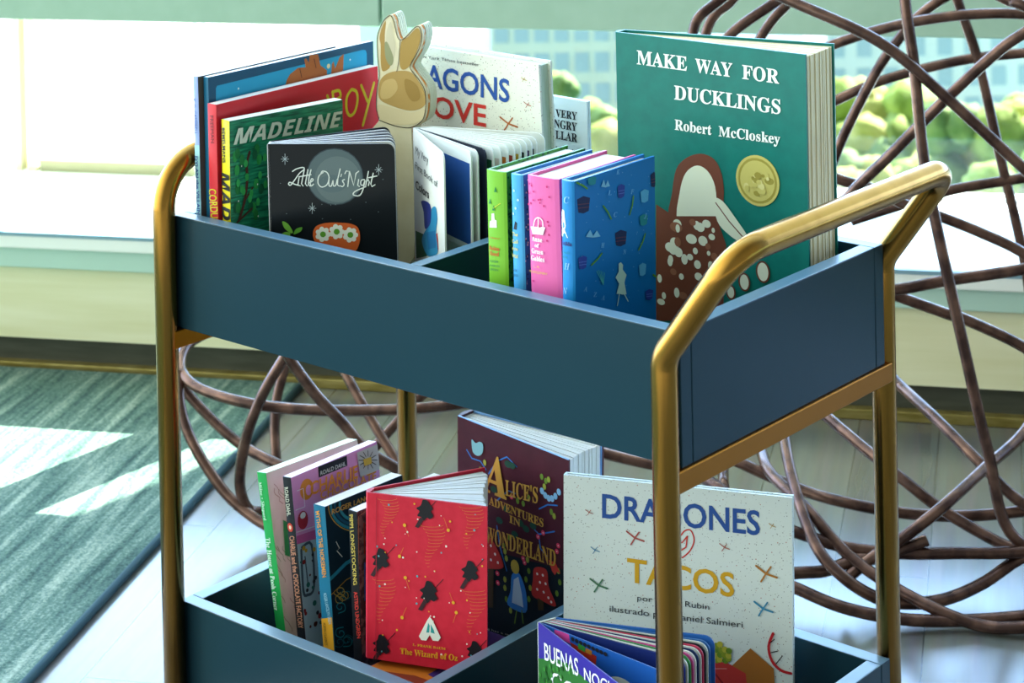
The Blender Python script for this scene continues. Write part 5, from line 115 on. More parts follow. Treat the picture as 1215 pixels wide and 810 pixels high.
["t","WONDERLAND","SB","#c9983c",[0.0443,0.1311],[0.1487,0.1381],[0.0444,0.1489]],["P","#c2342e",[[0.0391,0.1310],[0.0499,0.1379],[0.0614,0.1289],[0.0707,0.1144],[0.0669,0.1076],[0.0476,0.1009],[0.0390,0.0992]]],["P","#c2342e",[[0.1176,0.1264],[0.1349,0.1298],[0.1381,0.1124],[0.1487,0.0944],[0.1316,0.0927],[0.1139,0.0943],[0.1151,0.1122]]],["p","#4a3a22",[[0.0476,0.1009],[0.0562,0.1039],[0.0552,0.0589],[0.0483,0.0565]]],["p","#4a3a22",[[0.1217,0.0939],[0.1308,0.0930],[0.1308,0.0829],[0.1225,0.0799]]],["o","#efe6dc",[0.0520,0.1289],[0.0016,0.0016]],["o","#efe6dc",[0.0584,0.1214],[0.0016,0.0016]],["o","#efe6dc",[0.052,0.1128],[0.0016,0.0016]],["o","#efe6dc",[0.0626,0.1132],[0.0016,0.0016]],["o","#efe6dc",[0.1213,0.1207],[0.0015,0.0015]],["o","#efe6dc",[0.1295,0.1220],[0.0015,0.0015]],["o","#efe6dc",[0.1254,0.1126],[0.0015,0.0015]],["o","#efe6dc",[0.1336,0.1139],[0.0015,0.0015]],["o","#efe6dc",[0.1213,0.1033],[0.0015,0.0015]],["o","#efe6dc",[0.1308,0.1034],[0.0015,0.0015]],["o","#efe6dc",[0.1377,0.0996],[0.0015,0.0015]],["o","#efe6dc",[0.1418,0.0963],[0.0015,0.0015]],["o","#d83a5a",[0.0832,0.1949],[0.0028,0.0028]],["o","#e8c0b8",[0.0832,0.1949],[0.0009,0.0009]],["o","#d83a5a",[0.1226,0.1629],[0.0028,0.0028]],["o","#e8c0b8",[0.1226,0.1629],[0.0009,0.0009]],["o","#d83a5a",[0.1300,0.1697],[0.0028,0.0028]],["o","#e8c0b8",[0.1300,0.1697],[0.0009,0.0009]],["o","#d83a5a",[0.0618,0.1007],[0.0029,0.0029]],["o","#e8c0b8",[0.0618,0.1007],[0.0009,0.0009]],["o","#d83a5a",[0.0626,0.0900],[0.0029,0.0029]],["o","#e8c0b8",[0.0626,0.0900],[0.0009,0.0009]],["o","#d83a5a",[0.1519,0.1627],[0.0028,0.0028]],["o","#e8c0b8",[0.1519,0.1627],[0.0009,0.0009]],["o","#d83a5a",[0.1499,0.1557],[0.0028,0.0028]],["o","#e8c0b8",[0.1499,0.1557],[0.0009,0.0009]],["o","#d83a5a",[0.1006,0.1310],[0.0028,0.0028]],["o","#e8c0b8",[0.1006,0.1310],[0.0009,0.0009]],["o","#d83a5a",[0.1027,0.1270],[0.0028,0.0028]],["o","#e8c0b8",[0.1027,0.1270],[0.0009,0.0009]],["p","#c83a30",[[0.1377,0.1421],[0.1479,0.1425],[0.1552,0.1325],[0.1499,0.1331],[0.1471,0.1281],[0.1430,0.1314]]],["P","#7fb8c0",[[0.0231,0.2415],[0.0292,0.2392],[0.0352,0.2426],[0.0404,0.2410],[0.0395,0.2311],[0.0326,0.2257],[0.0248,0.2279]]],["o","#86b8dc",[0.1284,0.2160],[0.0030,0.0037]],["o","#86b8dc",[0.1333,0.2126],[0.0030,0.0037]],["o","#86b8dc",[0.1382,0.2110],[0.0030,0.0037]],["o","#86b8dc",[0.1430,0.2122],[0.003,0.0037]],["o","#86b8dc",[0.1479,0.2164],[0.0029,0.0037]],["o","#86b8dc",[0.1527,0.2226],[0.0029,0.0037]],["P","#3f86d0",[[0.0834,0.1059],[0.0910,0.1118],[0.0977,0.1093],[0.1051,0.0928],[0.1043,0.0708],[0.0774,0.0701],[0.0817,0.0877]]],["p","#cfe0ea",[[0.0867,0.1023],[0.0935,0.1078],[0.0985,0.0904],[0.1009,0.0754],[0.0837,0.075]]],["o","#c8a840",[0.0885,0.1173],[0.0063,0.0079]],["s","#6a8a2e",0.0016,[[0.0909,0.0685],[0.0879,0.0530]]],["s","#6a8a2e",0.0016,[[0.0984,0.0713],[0.1005,0.0576]]],
["t","everything has a moral","N","#c8c0b0",[0.0125,0.0256],[0.0942,0.0377],[0.0125,0.0279]]],"tacos_front":[["t","DRAGONES","S","#24509a",[0.0417,0.2218],[0.2079,0.2208],[0.0417,0.2468]],
["t","TACOS","S","#d8a41e",[0.0685,0.1596],[0.1812,0.1563],[0.0685,0.1842]],
["t","por Adam Rubin","N","#20242a",[0.0793,0.1414],[0.1551,0.1405],[0.0794,0.1473]],
["t","ilustrado por Daniel Salmieri","N","#20242a",[0.0498,0.1268],[0.1898,0.1265],[0.0498,0.1333]],["s","#cc352c",0.0014,[[0.1272,0.1896],[0.1352,0.1975],[0.1395,0.2088],[0.1358,0.2181],[0.1294,0.2168],[0.1242,0.2110],[0.1187,0.2163],[0.1131,0.2134],[0.1119,0.2044],[0.1180,0.1948],[0.1272,0.1896]]],["s","#cc352c",0.0014,[[0.1217,0.2099],[0.1266,0.2045],[0.1324,0.2118]]],["s","#cc352c",0.0014,[[0.1324,0.2118],[0.1309,0.2005],[0.1260,0.1971]]],["s","#b0504a",0.0018,[[0.0682,0.2101],[0.0769,0.2043],[0.0865,0.2020]]],["s","#b0504a",0.0015,[[0.0813,0.2106],[0.0769,0.2043],[0.0726,0.1972]]],["s","#4a8ab0",0.0009,[[0.0297,0.1903],[0.0341,0.1874],[0.0390,0.1862]]],["s","#4a8ab0",0.0007,[[0.0363,0.1905],[0.0341,0.1874],[0.0319,0.1838]]],["s","#a85a4a",0.0010,[[0.1662,0.2080],[0.1711,0.2047],[0.1764,0.2034]]],["s","#a85a4a",0.0008,[[0.1735,0.2083],[0.1711,0.2047],[0.1686,0.2008]]],["s","#b58a2a",0.0007,[[0.2172,0.2336],[0.2205,0.2314],[0.2241,0.2305]]],["s","#b58a2a",0.0005,[[0.2222,0.2338],[0.2205,0.2314],[0.2188,0.2287]]],["s","#b0742c",0.0021,[[0.2039,0.1899],[0.2140,0.1831],[0.2252,0.1804]]],["s","#b0742c",0.0017,[[0.2191,0.1906],[0.2140,0.1831],[0.2089,0.1747]]],["s","#3a8ab0",0.0019,[[0.2019,0.154],[0.2109,0.1480],[0.2207,0.1457]]],["s","#3a8ab0",0.0015,[[0.2154,0.1546],[0.2109,0.1480],[0.2064,0.1405]]],["s","#4a7a5a",0.0018,[[0.0291,0.1578],[0.0379,0.1521],[0.0475,0.1499]]],["s","#4a7a5a",0.0015,[[0.0423,0.1584],[0.0379,0.1521],[0.0335,0.1450]]],["s","#a04a3a",0.0007,[[0.0241,0.2279],[0.0279,0.2254],[0.0320,0.2244]]],["s","#a04a3a",0.0006,[[0.0297,0.2281],[0.0279,0.2254],[0.0260,0.2224]]],["p","#a86a2a",[[0.1780,0.0870],[0.1978,0.1072],[0.2216,0.0898],[0.2237,0.0522],[0.1861,0.0474]]],["p","#c23a34",[[0.1415,0.0817],[0.1465,0.0877],[0.1730,0.0902],[0.1928,0.0815],[0.1966,0.0487],[0.1414,0.0417]]],["o","#8a9a2a",[0.1482,0.0899],[0.0032,0.0032]],["o","#b8b23a",[0.1531,0.0901],[0.0032,0.0032]],["o","#6a8a2a",[0.1573,0.0917],[0.0031,0.0031]],["o","#8a9a2a",[0.1630,0.0912],[0.0031,0.0031]],["o","#b8b23a",[0.1659,0.0921],[0.0031,0.0031]],["o","#6a8a2a",[0.1719,0.0917],[0.0031,0.0031]],["o","#8a9a2a",[0.1751,0.0940],[0.0031,0.0031]],["o","#b8b23a",[0.1481,0.0947],[0.0031,0.0031]],["o","#6a8a2a",[0.1536,0.0946],[0.0031,0.0031]],["o","#8a9a2a",[0.1571,0.0958],[0.0031,0.0031]],["o","#b8b23a",[0.1623,0.0956],[0.0031,0.0031]],["o","#6a8a2a",[0.1662,0.097],[0.0031,0.0031]],["o","#8a9a2a",[0.1706,0.0970],[0.0031,0.0031]],["o","#b8b23a",[0.1751,0.0970],[0.0031,0.0031]],["o","#6a8a2a",[0.1482,0.0993],[0.0032,0.0032]],["o","#8a9a2a",[0.1520,0.1004],[0.0031,0.0031]],["o","#b8b23a",[0.1574,0.0998],[0.0031,0.0031]],["o","#6a8a2a",[0.1622,0.1015],[0.0031,0.0031]],["o","#8a9a2a",[0.1677,0.1014],[0.0031,0.0031]],["o","#b8b23a",[0.1715,0.1027],[0.0031,0.0031]],["o","#6a8a2a",[0.1756,0.1019],[0.0031,0.0031]],["o","#8a9a2a",[0.1474,0.1040],[0.0032,0.0032]],["o","#b8b23a",[0.1531,0.1050],[0.0031,0.0031]],["o","#6a8a2a",[0.1580,0.1046],[0.0031,0.0031]],["o","#8a9a2a",[0.1628,0.1055],[0.0031,0.0031]],["o","#b8b23a",[0.1662,0.1072],[0.0031,0.0031]],["s","#8a1f24",0.0019,[[0.1597,0.0791],[0.1729,0.0648],[0.1778,0.0463]]],["s","#e08a80",0.0009,[[0.1464,0.0807],[0.1730,0.0839]]],["s","#c2242c",0.0028,[[0.2211,0.1245],[0.2165,0.1113],[0.2197,0.0975],[0.2288,0.0891],[0.2392,0.0872]]],["s","#1a1418",0.0009,[[0.2175,0.1146],[0.2224,0.1190]]],["s","#1a1418",0.0009,[[0.2184,0.1052],[0.2256,0.1077]]],["s","#1a1418",0.0009,[[0.2239,0.0948],[0.2305,0.1035]]]],"bu_front":[["p","#2f6e2c",[[-0.0010,0.1269],[0.0410,0.1423],[0.0701,0.1444],[0.1095,0.1430],[0.2204,0.1390],[0.2193,0.0832],[-0.0030,0.0417]]],
["t","BUENAS","L","#eef0f2",[0.0135,0.1317],[0.0786,0.1417],[0.0127,0.1490]],
["t","NOCHES","L","#eef0f2",[0.0894,0.1430],[0.1639,0.1524],[0.0888,0.1549]],
["t","GORILA","L","#eef0f2",[0.0255,0.1082],[0.1418,0.1191],[0.0259,0.1272]],["o","#3f8a34",[0.0305,0.1277],[0.0021,0.0021]],["o","#245a24",[0.0144,0.1094],[0.0021,0.0021]],["o","#3f8a34",[0.0159,0.1110],[0.0021,0.0021]],["o","#245a24",[0.0633,0.1450],[0.0020,0.0020]],["o","#3f8a34",[0.0616,0.1386],[0.0020,0.0020]],["o","#245a24",[0.0159,0.1245],[0.0021,0.0021]],["o","#3f8a34",[0.0041,0.1131],[0.0021,0.0021]],["o","#245a24",[0.0270,0.1150],[0.0021,0.0021]],["o","#3f8a34",[0.0566,0.1436],[0.0021,0.0021]],["o","#245a24",[0.0284,0.1253],[0.0021,0.0021]],["o","#3f8a34",[0.0136,0.1222],[0.0021,0.0021]],["o","#245a24",[0.0191,0.1151],[0.0021,0.0021]],["o","#3f8a34",[0.0245,0.1295],[0.0021,0.0021]],["o","#245a24",[0.0164,0.1193],[0.0021,0.0021]],["o","#3f8a34",[0.0391,0.1327],[0.0021,0.0021]],["o","#245a24",[0.0479,0.1368],[0.0021,0.0021]],["o","#3f8a34",[0.0459,0.1278],[0.0021,0.0021]],["o","#245a24",[0.0132,0.1115],[0.0021,0.0021]],["o","#3f8a34",[0.0278,0.1219],[0.0021,0.0021]],["o","#245a24",[0.0411,0.1255],[0.0021,0.0021]]],"bu2_front":[["p","#d84a9a",[[0.0194,0.1617],[0.0381,0.1628],[0.0403,0.1537],[0.0193,0.1549]]],["p","#b83020",[[0.0403,0.1552],[0.0737,0.1519],[0.0726,0.1427],[0.0638,0.1452],[0.0422,0.1498]]],["p","#3a9a3a",[[0.0503,0.1575],[0.0591,0.1564],[0.0590,0.1512],[0.0502,0.1522]]],["p","#c88028",[[0.0601,0.156],[0.0679,0.1554],[0.0678,0.1509],[0.0600,0.1515]]],["o","#20222a",[0.0434,0.1594],[0.0023,0.0021]],["o","#20222a",[0.0487,0.1592],[0.0023,0.0021]],["o","#20222a",[0.0540,0.1590],[0.0023,0.0020]],["o","#20222a",[0.0593,0.1589],[0.0023,0.0020]],["o","#20222a",[0.0646,0.1587],[0.0023,0.0020]],["o","#20222a",[0.0699,0.1585],[0.0022,0.0020]],["o","#20222a",[0.0752,0.1583],[0.0023,0.0020]],["o","#20222a",[0.0804,0.1581],[0.0022,0.0020]],["o","#20222a",[0.0856,0.1579],[0.0022,0.0020]],["o","#c9cfb8",[0.1061,0.1340],[0.0161,0.0073]]],"rabbit_front":[["P","#d9cfae",[[0.0351,0.2737],[0.0344,0.2840],[0.0397,0.2978],[0.0468,0.3059],[0.0511,0.3038],[0.0528,0.2936],[0.0554,0.2794],[0.0580,0.2672],[0.0565,0.2548],[0.0453,0.2487],[0.0380,0.2533]]],["P","#a8843f",[[0.0357,0.2758],[0.0344,0.2840],[0.0376,0.2946],[0.0433,0.3028],[0.0414,0.2866],[0.0420,0.2722],[0.0479,0.2541],[0.0379,0.2471],[0.0352,0.2572]]],["P","#c9c0a0",[[0.0434,0.2888],[0.0481,0.3015],[0.0510,0.2997],[0.0522,0.2874],[0.0549,0.2773],[0.0536,0.2648],[0.0481,0.2603],[0.0439,0.2723]]],["P","#8f9168",[[0.0411,0.2773],[0.0446,0.2796],[0.0512,0.2667],[0.0517,0.2585],[0.0479,0.2541],[0.042,0.2619]]],["P","#a8863e",[[0.0628,0.2810],[0.0720,0.2878],[0.0831,0.2979],[0.0879,0.2941],[0.0876,0.2839],[0.0812,0.2691],[0.0754,0.2583],[0.0654,0.2510],[0.0602,0.2571]]],["P","#b08e4c",[[0.0341,0.2364],[0.0477,0.2468],[0.0722,0.2499],[0.0841,0.2406],[0.0916,0.2290],[0.0919,0.2147],[0.0736,0.2069],[0.0468,0.2106],[0.0322,0.2176]]],["P","#d8c79a",[[0.0305,0.2092],[0.0467,0.2086],[0.0735,0.2048],[0.0906,0.2105],[0.0899,0.2002],[0.0781,0.1929],[0.0536,0.1896],[0.0340,0.1929]]],["P","#c7a868",[[0.0376,0.2346],[0.0524,0.2400],[0.0571,0.2301],[0.0470,0.2189],[0.0347,0.2178]]],["P","#9a7834",[[0.0671,0.2412],[0.0816,0.2363],[0.0861,0.2224],[0.0763,0.2174],[0.0680,0.2269]]],["s","#3a3022",0.0009,[[0.0320,0.1927],[0.0288,0.2028],[0.0286,0.2132],[0.0300,0.2278],[0.0333,0.2426],[0.0318,0.2590],[0.0312,0.2755],[0.0320,0.2859],[0.0354,0.2944],[0.0406,0.3030],[0.0463,0.3080],[0.0505,0.3091],[0.0536,0.304],[0.0558,0.2959],[0.0585,0.2868],[0.0619,0.2836],[0.0678,0.2861],[0.0743,0.2919],[0.0807,0.2981],[0.0851,0.3000],[0.0880,0.2982],[0.0898,0.2922],[0.0896,0.2861],[0.0870,0.2777],[0.0824,0.2691],[0.0769,0.2615],[0.0738,0.2545],[0.0785,0.2483],[0.0856,0.2412],[0.0912,0.2334],[0.0934,0.2251],[0.0931,0.2128],[0.0909,0.2027],[0.0874,0.1969],[0.0800,0.1915],[0.0707,0.1881],[0.0536,0.1882],[0.0320,0.1927]]],["s","#4a3c28",0.0008,[[0.0619,0.2836],[0.0607,0.2736],[0.0593,0.2591],[0.0566,0.2486]]]]}
RODS=[[[-0.6767,0.9932,0.8348],[-0.6028,0.989,0.7912],[-0.5251,0.9884,0.7653],[-0.4056,1.0226,0.7155],[-0.3289,1.0636,0.6433],[-0.24,1.1143,0.5479],[-0.1456,1.1696,0.4490],[-0.0721,1.2559,0.5434],[-0.0043,1.3374,0.6346],[0.0511,1.4080,0.7033],[0.1064,1.5213,0.7484],[0.1197,1.5986,0.7719],[0.1293,1.6733,0.8132]],[[-0.7562,1.181,0.5768],[-0.6897,1.2008,0.6168],[-0.6184,1.2246,0.6522],[-0.5471,1.2482,0.681],[-0.4804,1.277,0.6994],[-0.4169,1.3121,0.7091],[-0.355,1.3457,0.7101],[-0.3062,1.3679,0.7017],[-0.2758,1.4124,0.7079],[-0.2323,1.4677,0.7041],[-0.1874,1.5241,0.6915],[-0.1484,1.5845,0.6703],[-0.1141,1.6500,0.6387],[-0.0798,1.7154,0.6005],[-0.0504,1.7765,0.5579]],[[-0.4029,1.0934,0.8315],[-0.3904,1.0695,0.7663],[-0.3692,1.0526,0.6861],[-0.3465,1.0357,0.5621],[-0.3213,1.022,0.4795],[-0.2912,1.0305,0.3333],[-0.2603,1.0395,0.1869],[-0.227,1.0515,0.0726],[-0.1207,1.1270,0.0331],[-0.0272,1.2200,0.0672],[-0.0063,1.2538,0.1801],[0.0122,1.2865,0.3252],[0.0302,1.3186,0.4701],[0.0235,1.3479,0.5522],[0.0145,1.3764,0.6758],[0.0039,1.4022,0.7557],[-0.0154,1.4203,0.8211]],[[-0.614,1.0982,0.3333],[-0.549,1.0993,0.4169],[-0.4924,1.0928,0.4844],[-0.4296,1.0913,0.5456],[-0.3627,1.1124,0.6197],[-0.3037,1.1452,0.6841],[-0.2618,1.1628,0.7197],[-0.1770,1.2172,0.7765],[-0.1109,1.2900,0.7156],[-0.0876,1.3274,0.6783],[-0.0474,1.3783,0.6112],[-0.0177,1.4387,0.5346],[-0.0106,1.4993,0.4715],[-0.0096,1.5543,0.4025],[-0.0002,1.6160,0.3169]],[[-0.7235,1.2724,0.5156],[-0.6572,1.3076,0.5525],[-0.6004,1.3346,0.583],[-0.5343,1.3692,0.6071],[-0.4678,1.404,0.6248],[-0.4029,1.4373,0.6341],[-0.3708,1.4426,0.6404],[-0.3604,1.4731,0.6329],[-0.3170,1.5312,0.6207],[-0.2721,1.5904,0.6001],[-0.2276,1.6490,0.5730],[-0.1925,1.6996,0.5401],[-0.1367,1.7368,0.5002]],[[-0.6652,1.2521,0.3643],[-0.629,1.2594,0.4729],[-0.5903,1.2683,0.5587],[-0.5414,1.2858,0.6483],[-0.4749,1.3178,0.7239],[-0.3382,1.4089,0.7979],[-0.2278,1.5262,0.7173],[-0.1874,1.5844,0.6388],[-0.1648,1.6273,0.5473],[-0.1522,1.6616,0.4601],[-0.1423,1.6932,0.3503]],[[-0.5105,1.3941,0.7866],[-0.4902,1.3962,0.7115],[-0.4613,1.405,0.619],[-0.4337,1.4117,0.4892],[-0.4005,1.4224,0.3298],[-0.3720,1.4285,0.1515],[-0.3556,1.4602,0.3286],[-0.3345,1.4953,0.4865],[-0.3192,1.5248,0.6152],[-0.3028,1.5542,0.7065],[-0.2950,1.5758,0.7808]],[[-0.641,1.1456,0.5098],[-0.5788,1.1785,0.4749],[-0.5254,1.2045,0.4588],[-0.4808,1.2229,0.4384],[-0.4374,1.2404,0.4254],[-0.3843,1.266,0.4039],[-0.3325,1.2904,0.3778],[-0.2748,1.3189,0.3278],[-0.2354,1.3722,0.3752],[-0.2019,1.4198,0.3990],[-0.1671,1.4684,0.4181],[-0.1422,1.5086,0.4293],[-0.1159,1.5499,0.4478],[-0.0808,1.5986,0.4616],[-0.0369,1.6552,0.4936]],[[-0.6185,1.292,0.3796],[-0.5634,1.3228,0.402],[-0.4884,1.3705,0.43],[-0.4014,1.4281,0.4487],[-0.3713,1.4374,0.4586],[-0.3573,1.4652,0.4475],[-0.2866,1.5407,0.4246],[-0.2279,1.6058,0.3930],[-0.1890,1.6543,0.3681]],[[-0.4517,0.9745,0.372],[-0.3872,1.0356,0.3789],[-0.3426,1.0801,0.3876],[-0.2629,1.1543,0.3999],[-0.1908,1.2222,0.4182],[-0.1123,1.2813,0.3958],[-0.0262,1.3470,0.3791],[0.0247,1.3832,0.3679],[0.0956,1.4363,0.3573]],[[-0.5489,1.1533,0.3401],[-0.4817,1.1963,0.3123],[-0.4222,1.2328,0.2886],[-0.397,1.2408,0.2827],[-0.3308,1.2826,0.2459],[-0.2752,1.3152,0.1964],[-0.2321,1.3658,0.2432],[-0.1787,1.4249,0.2768],[-0.1664,1.4485,0.2817],[-0.1197,1.5016,0.3026],[-0.0652,1.5613,0.3271]],[[-0.7173,1.0189,0.6277],[-0.7212,1.0296,0.6622],[-0.725,1.0402,0.6908],[-0.7233,1.0553,0.7133],[-0.7065,1.0832,0.7355],[-0.6687,1.1295,0.7821]],[[-0.737,1.0674,0.6173],[-0.7356,1.0866,0.6802],[-0.7313,1.1074,0.7087],[-0.7194,1.1343,0.7272],[-0.6966,1.1713,0.7807]],[[-0.6725,0.992,0.6578],[-0.6459,1.0155,0.6977],[-0.6276,1.0316,0.7176],[-0.5919,1.0626,0.7489],[-0.5396,1.1081,0.8013]],[[-0.7162,1.1505,0.6183],[-0.6959,1.1688,0.6654],[-0.6796,1.1835,0.6963],[-0.6603,1.2004,0.7234],[-0.6295,1.2281,0.7852]],[[-0.369,1.1863,0.7873],[-0.3118,1.2119,0.7536],[-0.2861,1.2116,0.7478],[-0.2094,1.2534,0.7047],[-0.1540,1.3229,0.7442],[-0.1498,1.3485,0.7492],[-0.1140,1.4014,0.7804]],[[-0.67,1.1132,0.2143],[-0.5982,1.0913,0.1879],[-0.5323,1.0647,0.1719],[-0.4633,1.0407,0.1537],[-0.3844,1.0247,0.1267],[-0.3316,1.0389,0.0925],[-0.2794,1.0529,0.0679],[-0.2253,1.0687,0.0494],[-0.1207,1.1266,0.0188],[-0.0452,1.2206,0.0445],[-0.0200,1.2717,0.0609],[0.0032,1.3214,0.0835],[0.0272,1.3720,0.1157],[0.0255,1.4531,0.1406],[0.0140,1.5256,0.1573],[-0.0006,1.5955,0.1719],[-0.0093,1.6706,0.1966]],[[-0.583,1.2519,0.2073],[-0.4861,1.2021,0.1817],[-0.3966,1.1465,0.1681],[-0.3197,1.1189,0.1371],[-0.252,1.1225,0.0908],[-0.1465,1.1579,0.0464],[-0.0924,1.2570,0.0865],[-0.0761,1.3244,0.1306],[-0.0894,1.4056,0.1599],[-0.1288,1.5035,0.1721],[-0.1608,1.6081,0.1960]],[[-0.3856,0.8773,0.0349],[-0.3639,0.905,0.0588],[-0.3353,0.9385,0.0826],[-0.2981,0.9796,0.1196],[-0.2917,1.0903,0.1407],[-0.2891,1.1977,0.1578],[-0.2751,1.3157,0.2143],[-0.1582,1.3080,0.1543],[-0.0525,1.2920,0.1343],[0.0569,1.2791,0.1101],[0.1025,1.3079,0.0709],[0.1395,1.3298,0.0453],[0.1697,1.3459,0.0200]],[[-0.7149,0.9426,0.1483],[-0.6566,0.9424,0.1373],[-0.5952,0.9448,0.1244],[-0.5111,0.9662,0.1],[-0.4445,0.9731,0.0953],[-0.3845,1.0233,0.0789],[-0.3245,1.0739,0.0727],[-0.2567,1.1313,0.0777],[-0.1787,1.1976,0.0938],[-0.1007,1.2628,0.0735],[-0.0330,1.3198,0.0649],[0.0271,1.3706,0.0679],[0.0871,1.4217,0.0811],[0.1052,1.4862,0.0835],[0.1412,1.5661,0.1047],[0.1542,1.6266,0.1156],[0.1642,1.6843,0.1248]],[[-0.6608,1.0536,0.1463],[-0.5948,0.9998,0.1293],[-0.5369,0.9395,0.1237],[-0.4539,0.9,0.1072],[-0.3969,0.8948,0.0693],[-0.3359,0.8933,0.0447],[-0.2678,0.898,0.0265],[-0.2155,0.9198,0.011],[-0.1621,0.9433,0.0136],[-0.0369,1.0276,0.0328],[0.0665,1.1362,0.011],[0.0985,1.1847,0.011],[0.1293,1.2331,0.0159],[0.1459,1.2999,0.0318],[0.1555,1.3609,0.0545],[0.1611,1.4189,0.0907],[0.1366,1.5078,0.1057],[0.0871,1.5751,0.1111],[0.0457,1.6497,0.1274]],[[-0.5914,1.0479,0.1869],[-0.5407,0.9802,0.1637],[-0.485,0.9163,0.1309],[-0.4174,0.8621,0.0816],[-0.3737,0.8564,0.053],[-0.3399,0.8764,0.0287],[-0.3103,0.8934,0.022],[-0.2736,0.9322,0.0215],[-0.2483,0.9931,0.028],[-0.222,1.0551,0.0492],[-0.1464,1.1596,0.1023],[-0.0324,1.2150,0.0441],[0.0324,1.2299,0.0205],[0.0964,1.2444,0.0116],[0.1408,1.2741,0.011],[0.1628,1.3005,0.0152],[0.1889,1.3311,0.0379],[0.1915,1.3759,0.0653],[0.1510,1.4529,0.1139],[0.0984,1.5194,0.1466],[0.0409,1.5814,0.1700]],[[-0.5369,0.8302,0.1127],[-0.4963,0.849,0.0974],[-0.4552,0.8685,0.0867],[-0.3999,0.8998,0.0702],[-0.3387,0.9437,0.0622],[-0.2806,0.9928,0.0607],[-0.2224,1.042,0.0602],[-0.1207,1.1280,0.0685],[-0.0190,1.2135,0.0547],[0.0391,1.2626,0.0521],[0.0973,1.3116,0.0505],[0.1511,1.3647,0.0554],[0.1917,1.4143,0.0694],[0.2181,1.4518,0.0783],[0.2440,1.4891,0.0918]],[[-0.4861,0.7925,0.0376],[-0.4371,0.8393,0.0455],[-0.4083,0.8689,0.0462],[-0.3793,0.899,0.058],[-0.3586,0.9216,0.059],[-0.3117,0.967,0.0791]],[[-0.5084,0.7876,0.0722],[-0.4621,0.7963,0.0536],[-0.4154,0.8056,0.0452],[-0.3554,0.8259,0.0282],[-0.293,0.8633,0.0168],[-0.2367,0.9108,0.0132],[-0.173,0.9647,0.0168],[-0.0627,1.0582,0.0309],[0.0474,1.1507,0.011],[0.1111,1.2042,0.011],[0.1674,1.2518,0.011],[0.2151,1.3073,0.0129],[0.2457,1.3634,0.0275],[0.2630,1.4081,0.0342],[0.2799,1.4527,0.0511]],[[-0.6764,0.9092,0.1309],[-0.6288,0.9062,0.1085],[-0.5898,0.8965,0.102],[-0.5408,0.8947,0.0797],[-0.4882,0.8957,0.0468]],[[-0.6526,0.9963,0.1885],[-0.6243,0.9526,0.1071],[-0.5948,0.9117,0.0972],[-0.5603,0.874,0.0471]],[[-1.3465,0.7387,0.2298],[-1.3591,0.6844,0.2309],[-1.3584,0.6413,0.2306],[-1.3506,0.6041,0.2228],[-1.3215,0.5715,0.2059],[-1.268,0.5596,0.1929],[-1.188,0.5703,0.1871],[-1.1236,0.607,0.1807],[-1.0529,0.6493,0.1813],[-0.979,0.6944,0.1867],[-0.9299,0.7447,0.19],[-0.8932,0.7846,0.1997],[-0.8518,0.8289,0.2201]],[[-1.3535,0.6015,0.2154],[-1.3407,0.5852,0.1833],[-1.2995,0.5928,0.1447],[-1.2363,0.6059,0.1063],[-1.1664,0.6121,0.0908],[-1.0715,0.6393,0.0682]],[[-1.3173,0.5663,0.2069],[-1.2935,0.5435,0.1699],[-1.255,0.533,0.1238],[-1.2009,0.5404,0.0666],[-1.1513,0.5502,0.0375],[-1.1066,0.5562,0.0263]],[[-1.0788,0.574,0.3063],[-1.0977,0.5683,0.2709],[-1.1276,0.5529,0.2167],[-1.1517,0.5421,0.1537],[-1.1665,0.5409,0.0884],[-1.1678,0.5537,0.0468],[-1.162,0.5732,0.0347],[-1.1409,0.606,0.0378]],[[-1.0986,0.5572,0.3009],[-1.0783,0.5626,0.2692],[-1.046,0.5777,0.2244],[-1.0121,0.5945,0.188],[-0.9814,0.6086,0.1531],[-0.941,0.6311,0.1274],[-0.8947,0.6583,0.0925]],[[-1.3383,0.8098,0.183],[-1.3273,0.7856,0.1521],[-1.3191,0.7586,0.1089],[-1.303,0.7383,0.0676],[-1.2829,0.7216,0.0308]],[[-1.2527,0.8168,0.1912],[-1.2107,0.8024,0.1581],[-1.1574,0.7969,0.1068],[-1.1019,0.7933,0.0556],[-1.0479,0.7887,0.0146]],[[-1.1096,0.9365,0.1486],[-1.1342,0.8822,0.1183],[-1.1446,0.8399,0.0882],[-1.1498,0.8022,0.0649],[-1.1584,0.7614,0.0346]],[[-0.8976,0.7892,0.1831],[-0.844,0.8172,0.1481],[-0.7908,0.8453,0.1301],[-0.7199,0.8883,0.1118],[-0.6477,0.9326,0.1007]],[[-1.0571,0.9139,0.0884],[-0.9773,0.938,0.1013],[-0.9063,0.954,0.0944],[-0.8308,0.9736,0.0705]],[[-0.6983,1.0393,0.7936],[-0.6363,1.014,0.8258],[-0.5522,1.0201,0.8455],[-0.4079,1.1027,0.8463],[-0.3091,1.1729,0.8406],[-0.2091,1.2573,0.8402],[-0.1092,1.3415,0.8352],[-0.0232,1.4272,0.8360],[0.0822,1.5554,0.8285],[0.1017,1.6367,0.8061],[0.0862,1.7012,0.7726]]]
